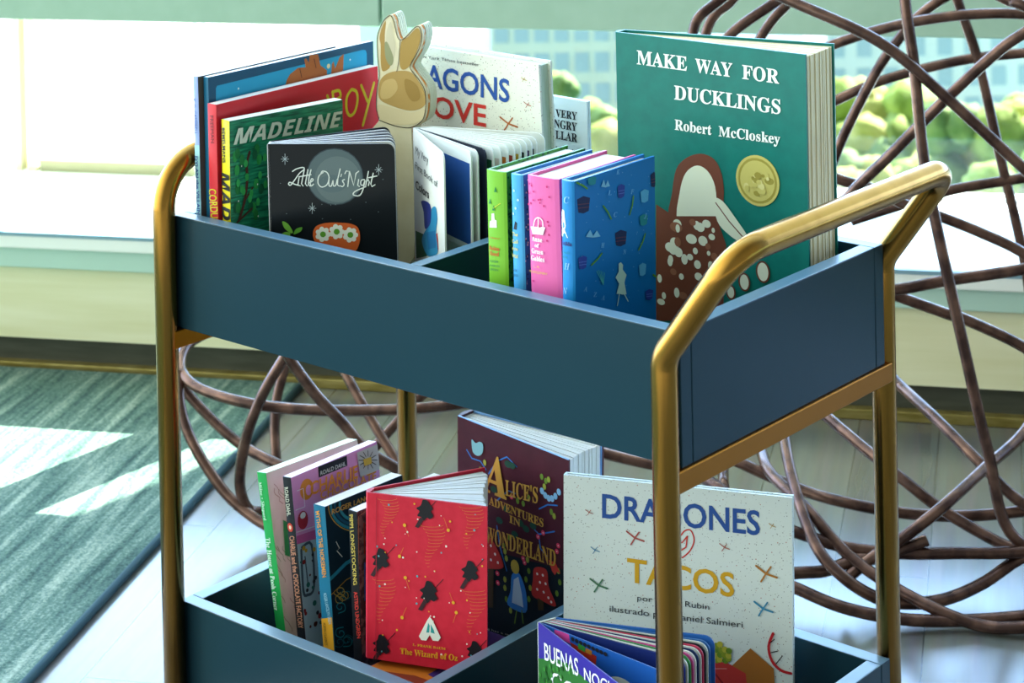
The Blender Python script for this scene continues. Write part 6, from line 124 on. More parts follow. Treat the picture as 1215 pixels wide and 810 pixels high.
RAB=[[0.0320,0.1927],[0.0288,0.2028],[0.0286,0.2132],[0.0300,0.2278],[0.0333,0.2426],[0.0318,0.2590],[0.0303,0.2775],[0.0315,0.2859],[0.0347,0.2944],[0.0398,0.3030],[0.0456,0.3088],[0.0498,0.3103],[0.0527,0.3088],[0.0551,0.3041],[0.0568,0.296],[0.0591,0.2879],[0.0621,0.2844],[0.0673,0.2873],[0.0733,0.2926],[0.0798,0.2984],[0.0847,0.3010],[0.0885,0.3003],[0.0908,0.2953],[0.0911,0.2872],[0.0884,0.2778],[0.0839,0.2693],[0.0784,0.2617],[0.0753,0.2551],[0.0795,0.2495],[0.0866,0.2419],[0.0924,0.2342],[0.0946,0.2252],[0.0945,0.2129],[0.0923,0.2025],[0.0883,0.196],[0.0804,0.1907],[0.0736,0.1880],[0.0738,0.1617],[0.0730,0.0459],[0.0326,0.0175],[0.0157,0.0153],[0.0104,0.1553]]
BG={"trees":[[-30.999,52.116,-13.363],[-36.795,65.468,-16.413],[-24.865,46.866,-11.736],[-38.74,76.861,-18.488],[-25.375,41.202,-11.615],[-27.656,48.386,-13.632],[-20.679,39.951,-10.883],[-30.873,65.243,-16.003],[-43.758,70.013,-18.194],[-48.438,42.684,-11.173],[-40.567,36.27,-9.989],[-27.16,34.501,-10.001],[-33.67,42.049,-11.728],[-46.575,55.947,-14.604],[-32.566,37.756,-11.324]],"blds":[[-58.558,104.535,-22.257],[-73.774,91.671,-22.776],[-87.216,80.367,-21.029]]}
YB={"oz":49.33}

# ------------------------------------------------------------------ materials
MC = {}
def nmat(name):
    m = bpy.data.materials.new(name); m.use_nodes = True
    return m, m.node_tree.nodes, m.node_tree.links, m.node_tree.nodes['Principled BSDF']
def mat(c, rough=.42, metal=0, spec=.32, name=None):
    k = (c, rough, metal, spec)
    if k in MC: return MC[k]
    m, N, Lk, b = nmat(name or 'paint_' + c.strip('#'))
    b.inputs['Base Color'].default_value = lin(c); b.inputs['Roughness'].default_value = rough; b.inputs['Metallic'].default_value = metal; b.inputs['Specular IOR Level'].default_value = spec
    MC[k] = m; return m
def noisy(name, c1, c2, scale, rough=.5, metal=0, stretch=(1, 1, 1), lo=.35, hi=.65, bump=0, detail=3, spec=.28, rvar=0):
    if name in MC: return MC[name]
    m, N, Lk, b = nmat(name)
    tc = N.new('ShaderNodeTexCoord'); mp = N.new('ShaderNodeMapping'); mp.inputs['Scale'].default_value = stretch
    nz = N.new('ShaderNodeTexNoise'); nz.inputs['Scale'].default_value = scale; nz.inputs['Detail'].default_value = detail
    rp = N.new('ShaderNodeValToRGB'); e = rp.color_ramp.elements; e[0].position = lo; e[0].color = lin(c1); e[1].position = hi; e[1].color = lin(c2)
    Lk.new(tc.outputs['Object'], mp.inputs['Vector']); Lk.new(mp.outputs['Vector'], nz.inputs['Vector']); Lk.new(nz.outputs['Fac'], rp.inputs['Fac']); Lk.new(rp.outputs['Color'], b.inputs['Base Color'])
    b.inputs['Roughness'].default_value = rough; b.inputs['Metallic'].default_value = metal; b.inputs['Specular IOR Level'].default_value = spec
    if rvar:
        r2 = N.new('ShaderNodeMapRange'); r2.inputs['To Min'].default_value = rough - rvar; r2.inputs['To Max'].default_value = rough + rvar; Lk.new(nz.outputs['Fac'], r2.inputs['Value']); Lk.new(r2.outputs['Result'], b.inputs['Roughness'])
    if bump:
        bp = N.new('ShaderNodeBump'); bp.inputs['Strength'].default_value = bump; bp.inputs['Distance'].default_value = .004; Lk.new(nz.outputs['Fac'], bp.inputs['Height']); Lk.new(bp.outputs['Normal'], b.inputs['Normal'])
    MC[name] = m; return m
def speckle(name, base, dots):
    if name in MC: return MC[name]
    m, N, Lk, b = nmat(name); tc = N.new('ShaderNodeTexCoord'); prev = None
    for i, (c, sc_, th) in enumerate(dots):
        v = N.new('ShaderNodeTexVoronoi'); v.inputs['Scale'].default_value = sc_; Lk.new(tc.outputs['Object'], v.inputs['Vector'])
        lt = N.new('ShaderNodeMath'); lt.operation = 'LESS_THAN'; lt.inputs[1].default_value = th; Lk.new(v.outputs['Distance'], lt.inputs[0])
        mx = N.new('ShaderNodeMix'); mx.data_type = 'RGBA'; mx.inputs[7].default_value = lin(c)
        if prev is None: mx.inputs[6].default_value = lin(base)
        else: Lk.new(prev, mx.inputs[6])
        Lk.new(lt.outputs[0], mx.inputs[0]); prev = mx.outputs[2]
    Lk.new(prev, b.inputs['Base Color']); b.inputs['Roughness'].default_value = .45; MC[name] = m; return m
def pages_mat(name, c1, c2, stretch):
    return noisy(name, c1, c2, 60, .75, 0, stretch, .3, .7, 0, 2, .2)
BRASS = noisy('brushed_brass', '#9a7030', '#aa7e38', 40, .22, 1, (1, 1, .03), .3, .7, 0, 3, .5, .05)
BRASS_BAR = mat('#9a5f10', .34, 1, name='bronze_bar')
TEAL = noisy('slate_blue_lacquer', '#19343e', '#1b3741', 6, .2, 0, (1, 1, 1), .3, .7, 0, 3, .2)
TOP_SHEEN = mat('#587a8c', .34, 0, .9, name='painted_top_sheen')  # lighter blue for panel tops: the window's sheen painted into the colour
ROD = noisy('rusted_steel_rod', '#46302a', '#745548', 38, .27, .6, (1, 1, 1), .38, .66, .15, 4, .5)
PAPER = pages_mat('paper_block', '#e9e6da', '#f4f2ea', (.5, 30, .5)); PAPERC = pages_mat('cream_paper_block', '#d6cba0', '#e6dcb8', (.5, 30, .5)); PAPERG = pages_mat('green_tinted_paper', '#b9cbb0', '#d8e2d2', (.5, 30, .5))
GOLD = mat('#cfc46c', .4, .3, name='gold_foil'); GOLDR = mat('#b0a24a', .35, .4, name='gold_foil_relief')
# ------------------------------------------------------------------ mesh builder
class MB:
    def __init__(s): s.v, s.f, s.mi, s.ms = [], [], [], []
    def m(s, mt):
        if mt not in s.ms: s.ms.append(mt)
        return s.ms.index(mt)
    def face(s, pts, mt):
        n = len(s.v); s.v += [tuple(p) for p in pts]; s.f.append(tuple(range(n, n + len(pts)))); s.mi.append(s.m(mt))
    def mesh(s, vs, fs, mt):
        n = len(s.v); k = s.m(mt); s.v += [tuple(p) for p in vs]
        for f in fs: s.f.append(tuple(n + i for i in f)); s.mi.append(k)
    def box(s, a, b, mt, top=None):
        (x0, y0, z0), (x1, y1, z1) = a, b
        s.mesh([(x0, y0, z0), (x1, y0, z0), (x1, y1, z0), (x0, y1, z0), (x0, y0, z1), (x1, y0, z1), (x1, y1, z1), (x0, y1, z1)],
               [(3, 2, 1, 0), (4, 5, 6, 7), (0, 1, 5, 4), (1, 2, 6, 5), (2, 3, 7, 6), (3, 0, 4, 7)], mt)
        if top: s.mi[-5] = s.m(top)
    def prism(s, pts, ext, mt):      # pts: 3D loop, ext: vector
        n = len(pts); e = Vector(ext); P = [Vector(p) for p in pts]
        tri = tessellate_polygon([P])
        s.mesh(P + [p + e for p in P], [tuple(t) for t in tri] + [tuple(i + n for i in reversed(t)) for t in tri] + [(i, (i + 1) % n, (i + 1) % n + n, i + n) for i in range(n)], mt)
    def tube(s, pts, r, mt, seg=14, cap=True):
        P = [Vector(p) for p in pts]; n = len(P); rings = []; up = None
        for i in range(n):
            d = (P[min(i + 1, n - 1)] - P[max(i - 1, 0)]).normalized()
            if up is None: up = d.orthogonal().normalized()
            up = (up - d * up.dot(d)).normalized(); sd = d.cross(up)
            rings.append([P[i] + (up * math.cos(2 * math.pi * k / seg) + sd * math.sin(2 * math.pi * k / seg)) * r for k in range(seg)])
        vs = [p for q in rings for p in q]; fs = [(i * seg + k, i * seg + (k + 1) % seg, (i + 1) * seg + (k + 1) % seg, (i + 1) * seg + k) for i in range(n - 1) for k in range(seg)]
        if cap: fs += [tuple(reversed(range(seg))), tuple((n - 1) * seg + k for k in range(seg))]
        s.mesh(vs, fs, mt)
    def build(s, name, parent=None, smooth=False, bevel=0):
        me = bpy.data.meshes.new(name); me.from_pydata(s.v, [], s.f)
        for mt in s.ms: me.materials.append(mt)
        me.polygons.foreach_set('material_index', s.mi)
        if smooth: me.polygons.foreach_set('use_smooth', [True] * len(s.f))
        me.update(); bm = bmesh.new(); bm.from_mesh(me)
        if not getattr(s, 'art', False): bmesh.ops.recalc_face_normals(bm, faces=bm.faces)
        bm.to_mesh(me); bm.free()
        o = bpy.data.objects.new(name, me); col.objects.link(o)
        if parent: o.parent = parent
        if bevel:
            b = o.modifiers.new('edge', 'BEVEL'); b.width = bevel; b.segments = 2; b.limit_method = 'ANGLE'
        return o
def spline(pts, n=8):
    P = [Vector(p) for p in pts]; out = []
    for i in range(len(P) - 1):
        p0, p1, p2, p3 = P[max(i - 1, 0)], P[i], P[i + 1], P[min(i + 2, len(P) - 1)]
        for k in range(n):
            t = k / n; out.append(.5 * ((2 * p1) + (p2 - p0) * t + (2 * p0 - 5 * p1 + 4 * p2 - p3) * t * t + (3 * p1 - p0 - 3 * p2 + p3) * t ** 3))
    out.append(P[-1]); return out
def closed_spline(P, n=4):
    m = len(P); Q = [P[(i - 1) % m] for i in range(m + 3)]
    return spline(Q, n)[n:-n][:m * n]
def fillet(pts, r, n=8):
    P = [Vector(p) for p in pts]; out = [P[0]]
    for i in range(1, len(P) - 1):
        a = (P[i - 1] - P[i]).normalized(); b = (P[i + 1] - P[i]).normalized(); ang = a.angle(b); d = r / math.tan(ang / 2); c = P[i] + (a + b).normalized() * (r / math.sin(ang / 2))
        p0 = P[i] + a * d - c; p1 = P[i] + b * d - c; w = p0.angle(p1)
        for k in range(n + 1):
            t = k / n; out.append(c + (p0 * math.sin((1 - t) * w) + p1 * math.sin(t * w)) / math.sin(w))
    out.append(P[-1]); return out
def tag(o, label, cat, group=None, kind=None):
    if label: o['label'] = label
    if cat: o['category'] = cat
    if group: o['group'] = group
    if kind: o['kind'] = kind
    return o
def empty(name, M=None):
    o = bpy.data.objects.new(name, None); col.objects.link(o); o.empty_display_size = .02
    if M is not None: o.matrix_world = M
    return o
# ------------------------------------------------------------------ lettering and cover pictures
FC = {}
def xform(text, f):
    if f in ('N', 'S', 'L'): return text
    base = {'SB': (0x1D400, 0x1D41A), 'SI': (0x1D468, 0x1D482), 'BI': (0x1D63C, 0x1D656)}[f]; r = ''
    for ch in text:
        if 'A' <= ch <= 'Z': r += chr(base[0] + ord(ch) - 65)
        elif 'a' <= ch <= 'z': r += chr(base[1] + ord(ch) - 97)
        else: r += ch
    return r
def text_mesh(text, f):
    if (text, f) in FC: return FC[(text, f)]
    cu = bpy.data.curves.new('lettering', 'FONT'); cu.body = xform(text, f); cu.size = 1; cu.resolution_u = 3
    if f == 'S': cu.offset = .018
    if f == 'L': cu.offset = .008
    if f == 'SB': cu.offset = .01
    if f == 'BI': cu.offset = .006
    o = bpy.data.objects.new('lettering', cu); col.objects.link(o)
    me = o.evaluated_get(bpy.context.evaluated_depsgraph_get()).to_mesh()
    vs = [(v.co.x, v.co.y) for v in me.vertices]; fs = [tuple(p.vertices) for p in me.polygons]
    bpy.data.objects.remove(o); bpy.data.curves.remove(cu)
    x0 = min(v[0] for v in vs); x1 = max(v[0] for v in vs)
    h = {'SB': .676, 'SI': .676, 'BI': .72}.get(f, .73)
    FC[(text, f)] = ([((x - x0) / (x1 - x0), y / h) for x, y in vs], fs); return FC[(text, f)]
LETTER_H = .70
def cmat(c):
    return GOLD if c == 'GOLD' else GOLDR if c == 'GOLDR' else mat(c, .45)
def clip(poly, W, H):
    def cut(P, ins, inter):
        out = []
        for i in range(len(P)):
            a, b = P[i - 1], P[i]
            if ins(b):
                if not ins(a): out.append(inter(a, b))
                out.append(b)
            elif ins(a): out.append(inter(a, b))
        return out
    def ix(v, ax):
        def f(a, b):
            t = (v - a[ax]) / (b[ax] - a[ax]); return tuple(a[k] + (b[k] - a[k]) * t for k in range(2))
        return f
    for ins, f in ((lambda p: p[0] >= 0, ix(0, 0)), (lambda p: p[0] <= W, ix(W, 0)), (lambda p: p[1] >= 0, ix(0, 1)), (lambda p: p[1] <= H, ix(H, 1))):
        if len(poly) < 3: return []
        poly = cut(poly, ins, f)
    return poly
def draw(mb, art, to3, W, H, step=.00007, rot=0):
    """cover pictures and lettering: thin ink shapes laid on the board; to3(a, b, layer) -> local point"""
    for li, it in enumerate(art):
        lay = .00012 + step * min(li, 14) + .000002 * li
        if it[0] == 't':
            _, s, f, c, p0, p1, p2 = it; vs, fs = text_mesh(s, f)
            P = [(p0[0] + (p1[0] - p0[0]) * x + (p2[0] - p0[0]) * y, p0[1] + (p1[1] - p0[1]) * x + (p2[1] - p0[1]) * y) for x, y in vs]
            mt = cmat(c)
            for q in fs:
                pl = clip([P[i] for i in q], W, H)
                if len(pl) > 2: mb.face([to3(a, b, lay + .0004) for a, b in pl], mt)
        else:
            polys = []
            if it[0] in 'pP':
                pl = [Vector((a, b, 0)) for a, b in it[2]]
                if it[0] == 'P': pl = closed_spline(pl)
                polys = [[(pl[i].x, pl[i].y) for i in t] for t in tessellate_polygon([pl])]; c = it[1]
            elif it[0] == 'o':
                _, c, ct, (rx, ry) = it; polys = [[(ct[0] + rx * math.cos(k * math.pi / 12), ct[1] + ry * math.sin(k * math.pi / 12)) for k in range(24)]]
                if max(rx, ry) < .0015: polys = [polys[0][::4]]
            elif it[0] == 's':
                _, c, w, pts = it; P = [Vector(p) for p in pts]
                if len(P) > 4: P = [Vector((q.x, q.y)) for q in spline([(p.x, p.y, 0) for p in P], 4)]
                nr = []
                for i in range(len(P)):
                    d = P[min(i + 1, len(P) - 1)] - P[max(i - 1, 0)]; d = d.normalized() if d.length > 0 else Vector((1, 0)); nr.append(Vector((-d.y, d.x)) * w / 2)
                polys = [[tuple(P[i] + nr[i]), tuple(P[i + 1] + nr[i + 1]), tuple(P[i + 1] - nr[i + 1]), tuple(P[i] - nr[i])] for i in range(len(P) - 1)]
                for e in (0, len(P) - 1): polys.append([(P[e].x + w / 2 * math.cos(k * math.pi / 4), P[e].y + w / 2 * math.sin(k * math.pi / 4)) for k in range(8)])
            mt = cmat(c)
            for pl in polys:
                pl = clip(pl, W, H)
                if len(pl) > 2: mb.face([to3(a, b, lay) for a, b in pl], mt)
front3 = lambda a, b, l: (a, -l, b)
# ------------------------------------------------------------------ books
def mtx(p):
    o, u, n, k = POS[p]['o'], POS[p]['u'], POS[p]['n'], POS[p]['k']
    return Matrix(((u[0], -n[0], k[0], o[0]), (u[1], -n[1], k[1], o[1]), (u[2], -n[2], k[2], o[2]), (0, 0, 0, 1)))
def cover_part(name, root, a, b, mt, art=None, W=0, H=0, to3=front3, bevel=0):
    mb = MB(); mb.box(a, b, mt)
    if art: draw(mb, art, to3, W, H)
    mb.art = True
    return mb.build(name, root, bevel=0)
def closed_book(p, name, label, cat, group, front, spine, paper, hard=True, back=None, tb=.0025, rear_art=None):
    q = POS[p]; W, H, T = q['W'], q['H'], q['T']; r = empty(name, mtx(p)); tag(r, label, cat, group)
    tb = tb if hard else .0006; ov = .003 if hard else 0
    cover_part('front_cover', r, (.0002, 0, 0), (W, tb, H), front, ART.get(p + '_front'), W, H)
    cover_part('back_cover', r, (.0002, T - tb, 0), (W, T, H), back or front)
    sp = MB()
    # rounded spine
    n = 8; hard_r = .0025 if hard and T > .012 else .0004
    ys = [T * i / n for i in range(n + 1)]; out = [(-hard_r * math.sin(math.pi * i / n) ** .6 if 0 < i < n else 0., ys[i]) for i in range(n + 1)]
    th = .002 if hard else .0006
    loop = [(x, y, 0) for x, y in out] + [(th, T - tb, 0), (th, tb, 0)]
    sp.prism(loop, (0, 0, H), spine)
    if ART.get(p + '_spine'):
        def s3(a, b, l):
            t = min(max(a / T, 0.02), .98); return (-hard_r * math.sin(math.pi * t) ** .6 - l - .0002, a, b)
        draw(sp, ART[p + '_spine'], s3, T, H)
    sp.art = True; sp.build('spine', r)
    pb = MB(); y0, y1 = tb + .0001, T - tb - .0001
    pb.box((th + .0005, y0, ov), (W - (.004 if hard else .0003), y1, H - ov), paper); pb.build('page_block', r)
    return r
def leaf_loop(W, H, rad, z0=0):
    pts = [(0, z0)] + [(W - rad + rad * math.sin(a), z0 + rad - rad * math.cos(a)) for a in [i * math.pi / 12 for i in range(7)]]
    pts += [(W - rad + rad * math.cos(a), H - rad + rad * math.sin(a)) for a in [i * math.pi / 12 for i in range(7)]] + [(0, H)]
    return pts
def leaf(name, root, ang, off, W, H, th, mt, art=None, rad=.012, z0=0, artw=None):
    mb = MB(); mb.prism([(x, 0, z) for x, z in leaf_loop(W, H, rad, z0)], (0, th, 0), mt)
    bm_art = art
    if bm_art: draw(mb, bm_art, front3, W, H)
    mb.art = True; o = mb.build(name, root)
    o.matrix_local = Matrix.Translation((off[0], off[1], 0)) @ Matrix.Rotation(ang, 4, 'Z'); return o
def open_book(p, name, label, cat, group, cover, delta, T0, paper, edge=None, leaves=16, tb=.0025, spine=None, bow=0.):
    """hard cover standing slightly open: front cover at 0, back cover turned by delta degrees, leaves fanned between"""
    q = POS[p]; W, H = q['W'], q['H']; d = math.radians(delta); r = empty(name, mtx(p)); tag(r, label, cat, group)
    f = cover_part('front_cover', r, (0, 0, 0), (W, tb, H), cover, ART.get(p + '_front'), W, H)
    if edge:
        e = MB(); e.box((.0005, .0002, H), (W - .0005, tb - .0002, H + .0006), edge); e.build('cover_edge', r)
    b = MB(); b.box((0, -tb, 0), (W, 0, H), cover)
    if edge: b.box((.001, -tb - .0003, .001), (W - .001, -tb, H + .0006), edge)
    bo = b.build('back_cover', r); bo.matrix_local = Matrix.Translation((0, T0, 0)) @ Matrix.Rotation(d, 4, 'Z')
    s = MB(); n = 8; out = [(-.004 * math.sin(math.pi * i / n), T0 * i / n, 0) for i in range(n + 1)]
    s.prism(out + [(.002, T0 - tb, 0), (.002, tb, 0)], (0, 0, H), spine or cover); s.build('spine', r, bevel=0)
    pb = MB()
    for i in range(leaves):
        t0, t1 = i / leaves, (i + .86) / leaves; Lw = W - .004 - bow * math.sin(math.pi * min(1, (i + .5) / leaves * 1.15))
        def ray(t):
            a = d * t; y = tb + .0003 + (T0 - 2 * tb - .0006) * t; return Vector((.002, y, 0)), Vector((math.cos(a), math.sin(a), 0))
        o0, d0 = ray(t0); o1, d1 = ray(t1)
        wob = .0006 * math.sin(i * 2.3)
        loop = [o0, o0 + d0 * Lw * .35 + Vector((0, .0, 0)), o0 + d0 * (Lw + wob), o1 + d1 * (Lw + wob), o1 + d1 * Lw * .35, o1]
        pb.prism([(v.x, v.y, .003) for v in loop], (0, 0, H - .006 + wob * .5), paper)
    pb.build('page_block', r); return r
# ------------------------------------------------------------------ the room: floor, window wall, sill, blinds, panes
MW = Matrix(((WD.x, -WN.x, 0, -WN.x * D0), (WD.y, -WN.y, 0, -WN.y * D0), (0, 0, 1, 0), (0, 0, 0, 1)))   # local x along the wall, y outwards
def struct(name, boxes, mt, bevel=0):
    mb = MB()
    for a, b in boxes: mb.box(a, b, mt)
    o = mb.build(name, None, bevel=bevel); o.matrix_world = MW; o['kind'] = 'structure'; return o
def plank_mat():
    m, N, Lk, b = nmat('grey_oak_planks'); tc = N.new('ShaderNodeTexCoord')
    br = N.new('ShaderNodeTexBrick'); mp = N.new('ShaderNodeMapping'); mp.inputs['Rotation'].default_value = (0, 0, math.pi / 2); mp.inputs['Location'].default_value = (-1.05, .126 * 100 - .0433, 0)
    br.inputs['Scale'].default_value = 1; br.inputs['Brick Width'].default_value = 1.25; br.inputs['Row Height'].default_value = .126; br.inputs['Mortar Size'].default_value = .0011; br.inputs['Mortar Smooth'].default_value = .2; br.offset = .37
    br.inputs['Color1'].default_value = lin('#686b63'); br.inputs['Color2'].default_value = lin('#585c56'); br.inputs['Mortar'].default_value = lin('#3a4040')
    Lk.new(tc.outputs['Object'], mp.inputs['Vector']); Lk.new(mp.outputs['Vector'], br.inputs['Vector'])
    mp2 = N.new('ShaderNodeMapping'); mp2.inputs['Scale'].default_value = (22, 1.6, 1); nz = N.new('ShaderNodeTexNoise'); nz.inputs['Scale'].default_value = 1.4; nz.inputs['Detail'].default_value = 5
    Lk.new(tc.outputs['Object'], mp2.inputs['Vector']); Lk.new(mp2.outputs['Vector'], nz.inputs['Vector'])
    mx = N.new('ShaderNodeMix'); mx.data_type = 'RGBA'; mx.blend_type = 'OVERLAY'; mx.inputs[0].default_value = .55
    Lk.new(br.outputs['Color'], mx.inputs[6]); Lk.new(nz.outputs['Color'], mx.inputs[7])
    hs = N.new('ShaderNodeHueSaturation'); hs.inputs['Saturation'].default_value = .5; Lk.new(mx.outputs[2], hs.inputs['Color']); Lk.new(hs.outputs['Color'], b.inputs['Base Color'])
    rr = N.new('ShaderNodeMapRange'); rr.inputs['To Min'].default_value = .14; rr.inputs['To Max'].default_value = .3; Lk.new(nz.outputs['Fac'], rr.inputs['Value']); Lk.new(rr.outputs['Result'], b.inputs['Roughness'])
    b.inputs['Specular IOR Level'].default_value = .5; b.inputs['IOR'].default_value = 2.1
    bp = N.new('ShaderNodeBump'); bp.inputs['Strength'].default_value = .04; bp.inputs['Distance'].default_value = .002; Lk.new(nz.outputs['Fac'], bp.inputs['Height']); Lk.new(bp.outputs['Normal'], b.inputs['Normal'])
    return m
struct('floor', [((-4, -4.5, -.03), (4, .03, 0))], plank_mat())
CREAM = noisy('pale_wood_panel', '#e0dbb0', '#ece8c6', 5, .45, 0, (.6, 1, 9), .3, .7, 0, 4)
MINT = mat('#b9d6c8', .5, name='mint_paint'); WHITE = mat('#f2f5f0', .4, name='white_paint'); SAGE = noisy('sage_blind_cloth', '#a9c9b4', '#b0cfbb', 30, .8, 0, (1, 1, 1), .3, .7, .05)
struct('wall_back', [((-4, .002, .058), (4, .12, .186))], CREAM)
struct('baseboard_back', [((-4, .012, .017), (4, .13, .058))], noisy('dark_bronze_base', '#3f4036', '#4c4d42', 12, .35, 0, (1, 1, 8), .3, .7))
struct('trim_1', [((-4, -.006, 0), (4, .03, .017))], noisy('aged_brass_strip', '#85763a', '#a3945a', 20, .4, .6, (1, 1, 6)), .002)
struct('trim_2', [((-4, -.012, .186), (4, .12, .222))], MINT, .002)
struct('windowsill_back', [((-4, -.022, .222), (4, .47, .25))], WHITE, .003)
struct('trim_3', [((-4, -.0235, .2445), (4, -.012, .2512))], mat('#7f9fae', .4))
struct('trim_4', [((-.846, .20, .25), (-.735, .24, 2.75))], noisy('sage_mullion', '#b3d2bf', '#bad7c5', 8, .5))
BEI = mat('#cfc9a4', .5, name='beige_frame'); DKB = mat('#8d8a6c', .5, name='olive_frame')
struct('window_1', [((-1.612, .40, .25), (-1.60, .46, 1.5)), ((-1.585, .40, .25), (-1.568, .46, 2.75)), ((-1.6, .44, .25), (-1.568, .46, .26))], BEI)
struct('window_4', [((-1.56, .40, .25), (-1.245, .46, .272))], DKB)
struct('window_2', [((-1.245, .41, .25), (-1.235, .46, 1.5)), ((-1.235, .42, .25), (-.72, .46, .258))], mat('#dfe8e2', .5))
struct('window_3', [((-.62, .42, .25), (3.5, .46, .256)), ((-.405, .43, .25), (-.395, .46, 1.5)), ((1.1, .42, .25), (1.14, .46, 1.5))], mat('#dfe8e2', .5))
struct('wall_upper', [((-4, .0, 2.75), (4, .12, 3.0))], CREAM)

m, N, Lk, b = nmat('window_glass'); N.remove(b); out = N['Material Output']; tr = N.new('ShaderNodeBsdfTransparent'); tr.inputs['Color'].default_value = (.95, .985, .97, 1); gl = N.new('ShaderNodeBsdfGlossy'); gl.inputs['Roughness'].default_value = .02; ms = N.new('ShaderNodeMixShader'); ms.inputs[0].default_value = .05
Lk.new(tr.outputs[0], ms.inputs[1]); Lk.new(gl.outputs[0], ms.inputs[2]); Lk.new(ms.outputs[0], out.inputs['Surface']); GLASS = m
for i, (a0, a1) in enumerate(((-1.6, -1.24), (-1.235, -.40), (-.395, 1.12))):
    struct('glass_pane_%d' % (i + 1), [((a0, .44, .27 if i == 0 else .256), (a1, .445, 1.5))], GLASS)
struct('trim_6', [((-4, .01, .617), (-.752, .05, .76)), ((-.748, .01, .617), (4, .05, .76))], SAGE, .003)
# ------------------------------------------------------------------ outside the window
def struct_w(name, mb): o = mb.build(name); o['kind'] = 'structure'; return o
o = struct('balcony_floor', [((-9, .47, .1), (-1.24, 8, .2))], noisy('white_deck', '#eeece2', '#f6f4ec', 3, .7))
def wy(x): return 1.8647 + .521958 * x
for nm, x0, x1, d0, d1 in (('sun_blocker', -5, -1.57, .12, 2.52), ('sun_blocker', -1.57, 3.0, .12, 3.5)):  # unseen slabs added outside to block sun and shape its patches
    mb = MB(); mb.prism([(x0, wy(x0) + d0, 2.8), (x1, wy(x1) + d0, 2.8), (x1, wy(x1) + d1, 2.8), (x0, wy(x0) + d1, 2.8)], (0, 0, .04), WHITE); struct_w(nm, mb)
mb = MB(); mb.box((-320, 8, -30.4), (320, 400, -30), noisy('far_ground', '#466a74', '#5e848c', .05, .9)); struct_w('ground_outside', mb)
LEAFM = [noisy('foliage_%d' % i, a, b_, 1.6, .7, 0, (1, 1, 1), .38, .6, 0, 6, .2) for i, (a, b_) in enumerate((('#7b9440', '#a8bc62'), ('#5f8048', '#92ac68'), ('#a0a850', '#c8c87c')))]
def soften(m_):
    N, Lk = m_.node_tree.nodes, m_.node_tree.links; b = N['Principled BSDF']; t = N.new('ShaderNodeBsdfTranslucent'); mx = N.new('ShaderNodeMixShader'); mx.inputs[0].default_value = .45
    src = b.inputs['Base Color'].links[0].from_socket; Lk.new(src, t.inputs['Color']); Lk.new(b.outputs[0], mx.inputs[1]); Lk.new(t.outputs[0], mx.inputs[2]); Lk.new(mx.outputs[0], N['Material Output'].inputs['Surface'])
for m_ in LEAFM: soften(m_)
BARK = mat('#6a5a48', .8, name='bark')
TL = ['yellow green tree crown beyond the window beside the wire chair back', 'bushy bright green tree seen through the wire rods', 'pale yellow tree at the far side of the street', 'green tree crown low behind the bronze handle', 'rounded tree crown just above the white sill', 'light green tree between the chair rods and sill', 'small tree crown near the sill behind the chair', 'tree crown at the edge of the window view', 'distant pale tree behind the tall green book', 'yellow tree tip showing over the blue picture book', 'smaller yellow tree beside that tip over the blue picture book', 'green tree behind the small white picture book', 'mint green tree behind the white picture book', 'faint far tree above the speckled book', 'low tree between the small white book and the tall green book']
rt = random.Random(5)
for i, (x, y, z) in enumerate(BG['trees']):
    R_ = (2.0, 1.7, 1.6, 1.7, 1.3, 1.3, 1.3, 1.7, 1.8, 1.3, 1.2, 1.2, 1.3, 1.4, 1.2)[i]; bx = Vector((x, y, -30)); r = empty('tree', Matrix.Translation(bx)); tag(r, TL[i], 'tree', 'trees outside the window')
    mb = MB(); H_ = z + 30 - R_ * .3; mb.tube([(0, 0, 0), (.1, .05, H_ * .5), (0, 0, H_)], .25, BARK, 8); mb.build('trunk', r)
    mb = MB()
    for k in range(18):
        bm = bmesh.new(); bmesh.ops.create_icosphere(bm, subdivisions=3, radius=R_ * rt.uniform(.3, .5))
        c_ = Vector((rt.uniform(-.7, .7), rt.uniform(-.6, .6), rt.uniform(-.75, .55))) * R_ + Vector((0, 0, z + 30))
        vs = [v.co * rt.uniform(.86, 1.14) + c_ for v in bm.verts]; fs = [tuple(v.index for v in f.verts) for f in bm.faces]; bm.free(); mb.mesh(vs, fs, LEAFM[(i + k // 5) % 3])
    mb.build('crown', r, True)
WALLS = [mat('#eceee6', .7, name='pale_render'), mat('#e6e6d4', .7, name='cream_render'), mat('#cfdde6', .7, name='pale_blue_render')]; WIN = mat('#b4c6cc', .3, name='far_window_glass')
BL = ['pale grid-fronted building far behind the wire chair', 'cream building with tall windows far behind the small white book', 'hazy pale blue building far behind the blue picture book']
for i, (x, y, z) in enumerate(BG['blds']):
    w = (6, 4.5, 6)[i]; r = empty('building', Matrix.Translation((x, y, -30)) @ Matrix.Rotation(math.radians(40), 4, 'Z')); tag(r, BL[i], 'building')
    mb = MB(); mb.box((-w, 0, 0), (w, 10, z + 38), WALLS[i]); mb.build('facade', r)
    for a in range(8):
        for f_ in range(5):
            mb = MB(); x0 = -w + .2 + a * (2 * w - .2) / 8; z0 = z + 30 - 3.2 + f_ * 1.7; mb.box((x0, -.05, z0), (x0 + .8, .1, z0 + 1.1), WIN); mb.build('window', r)
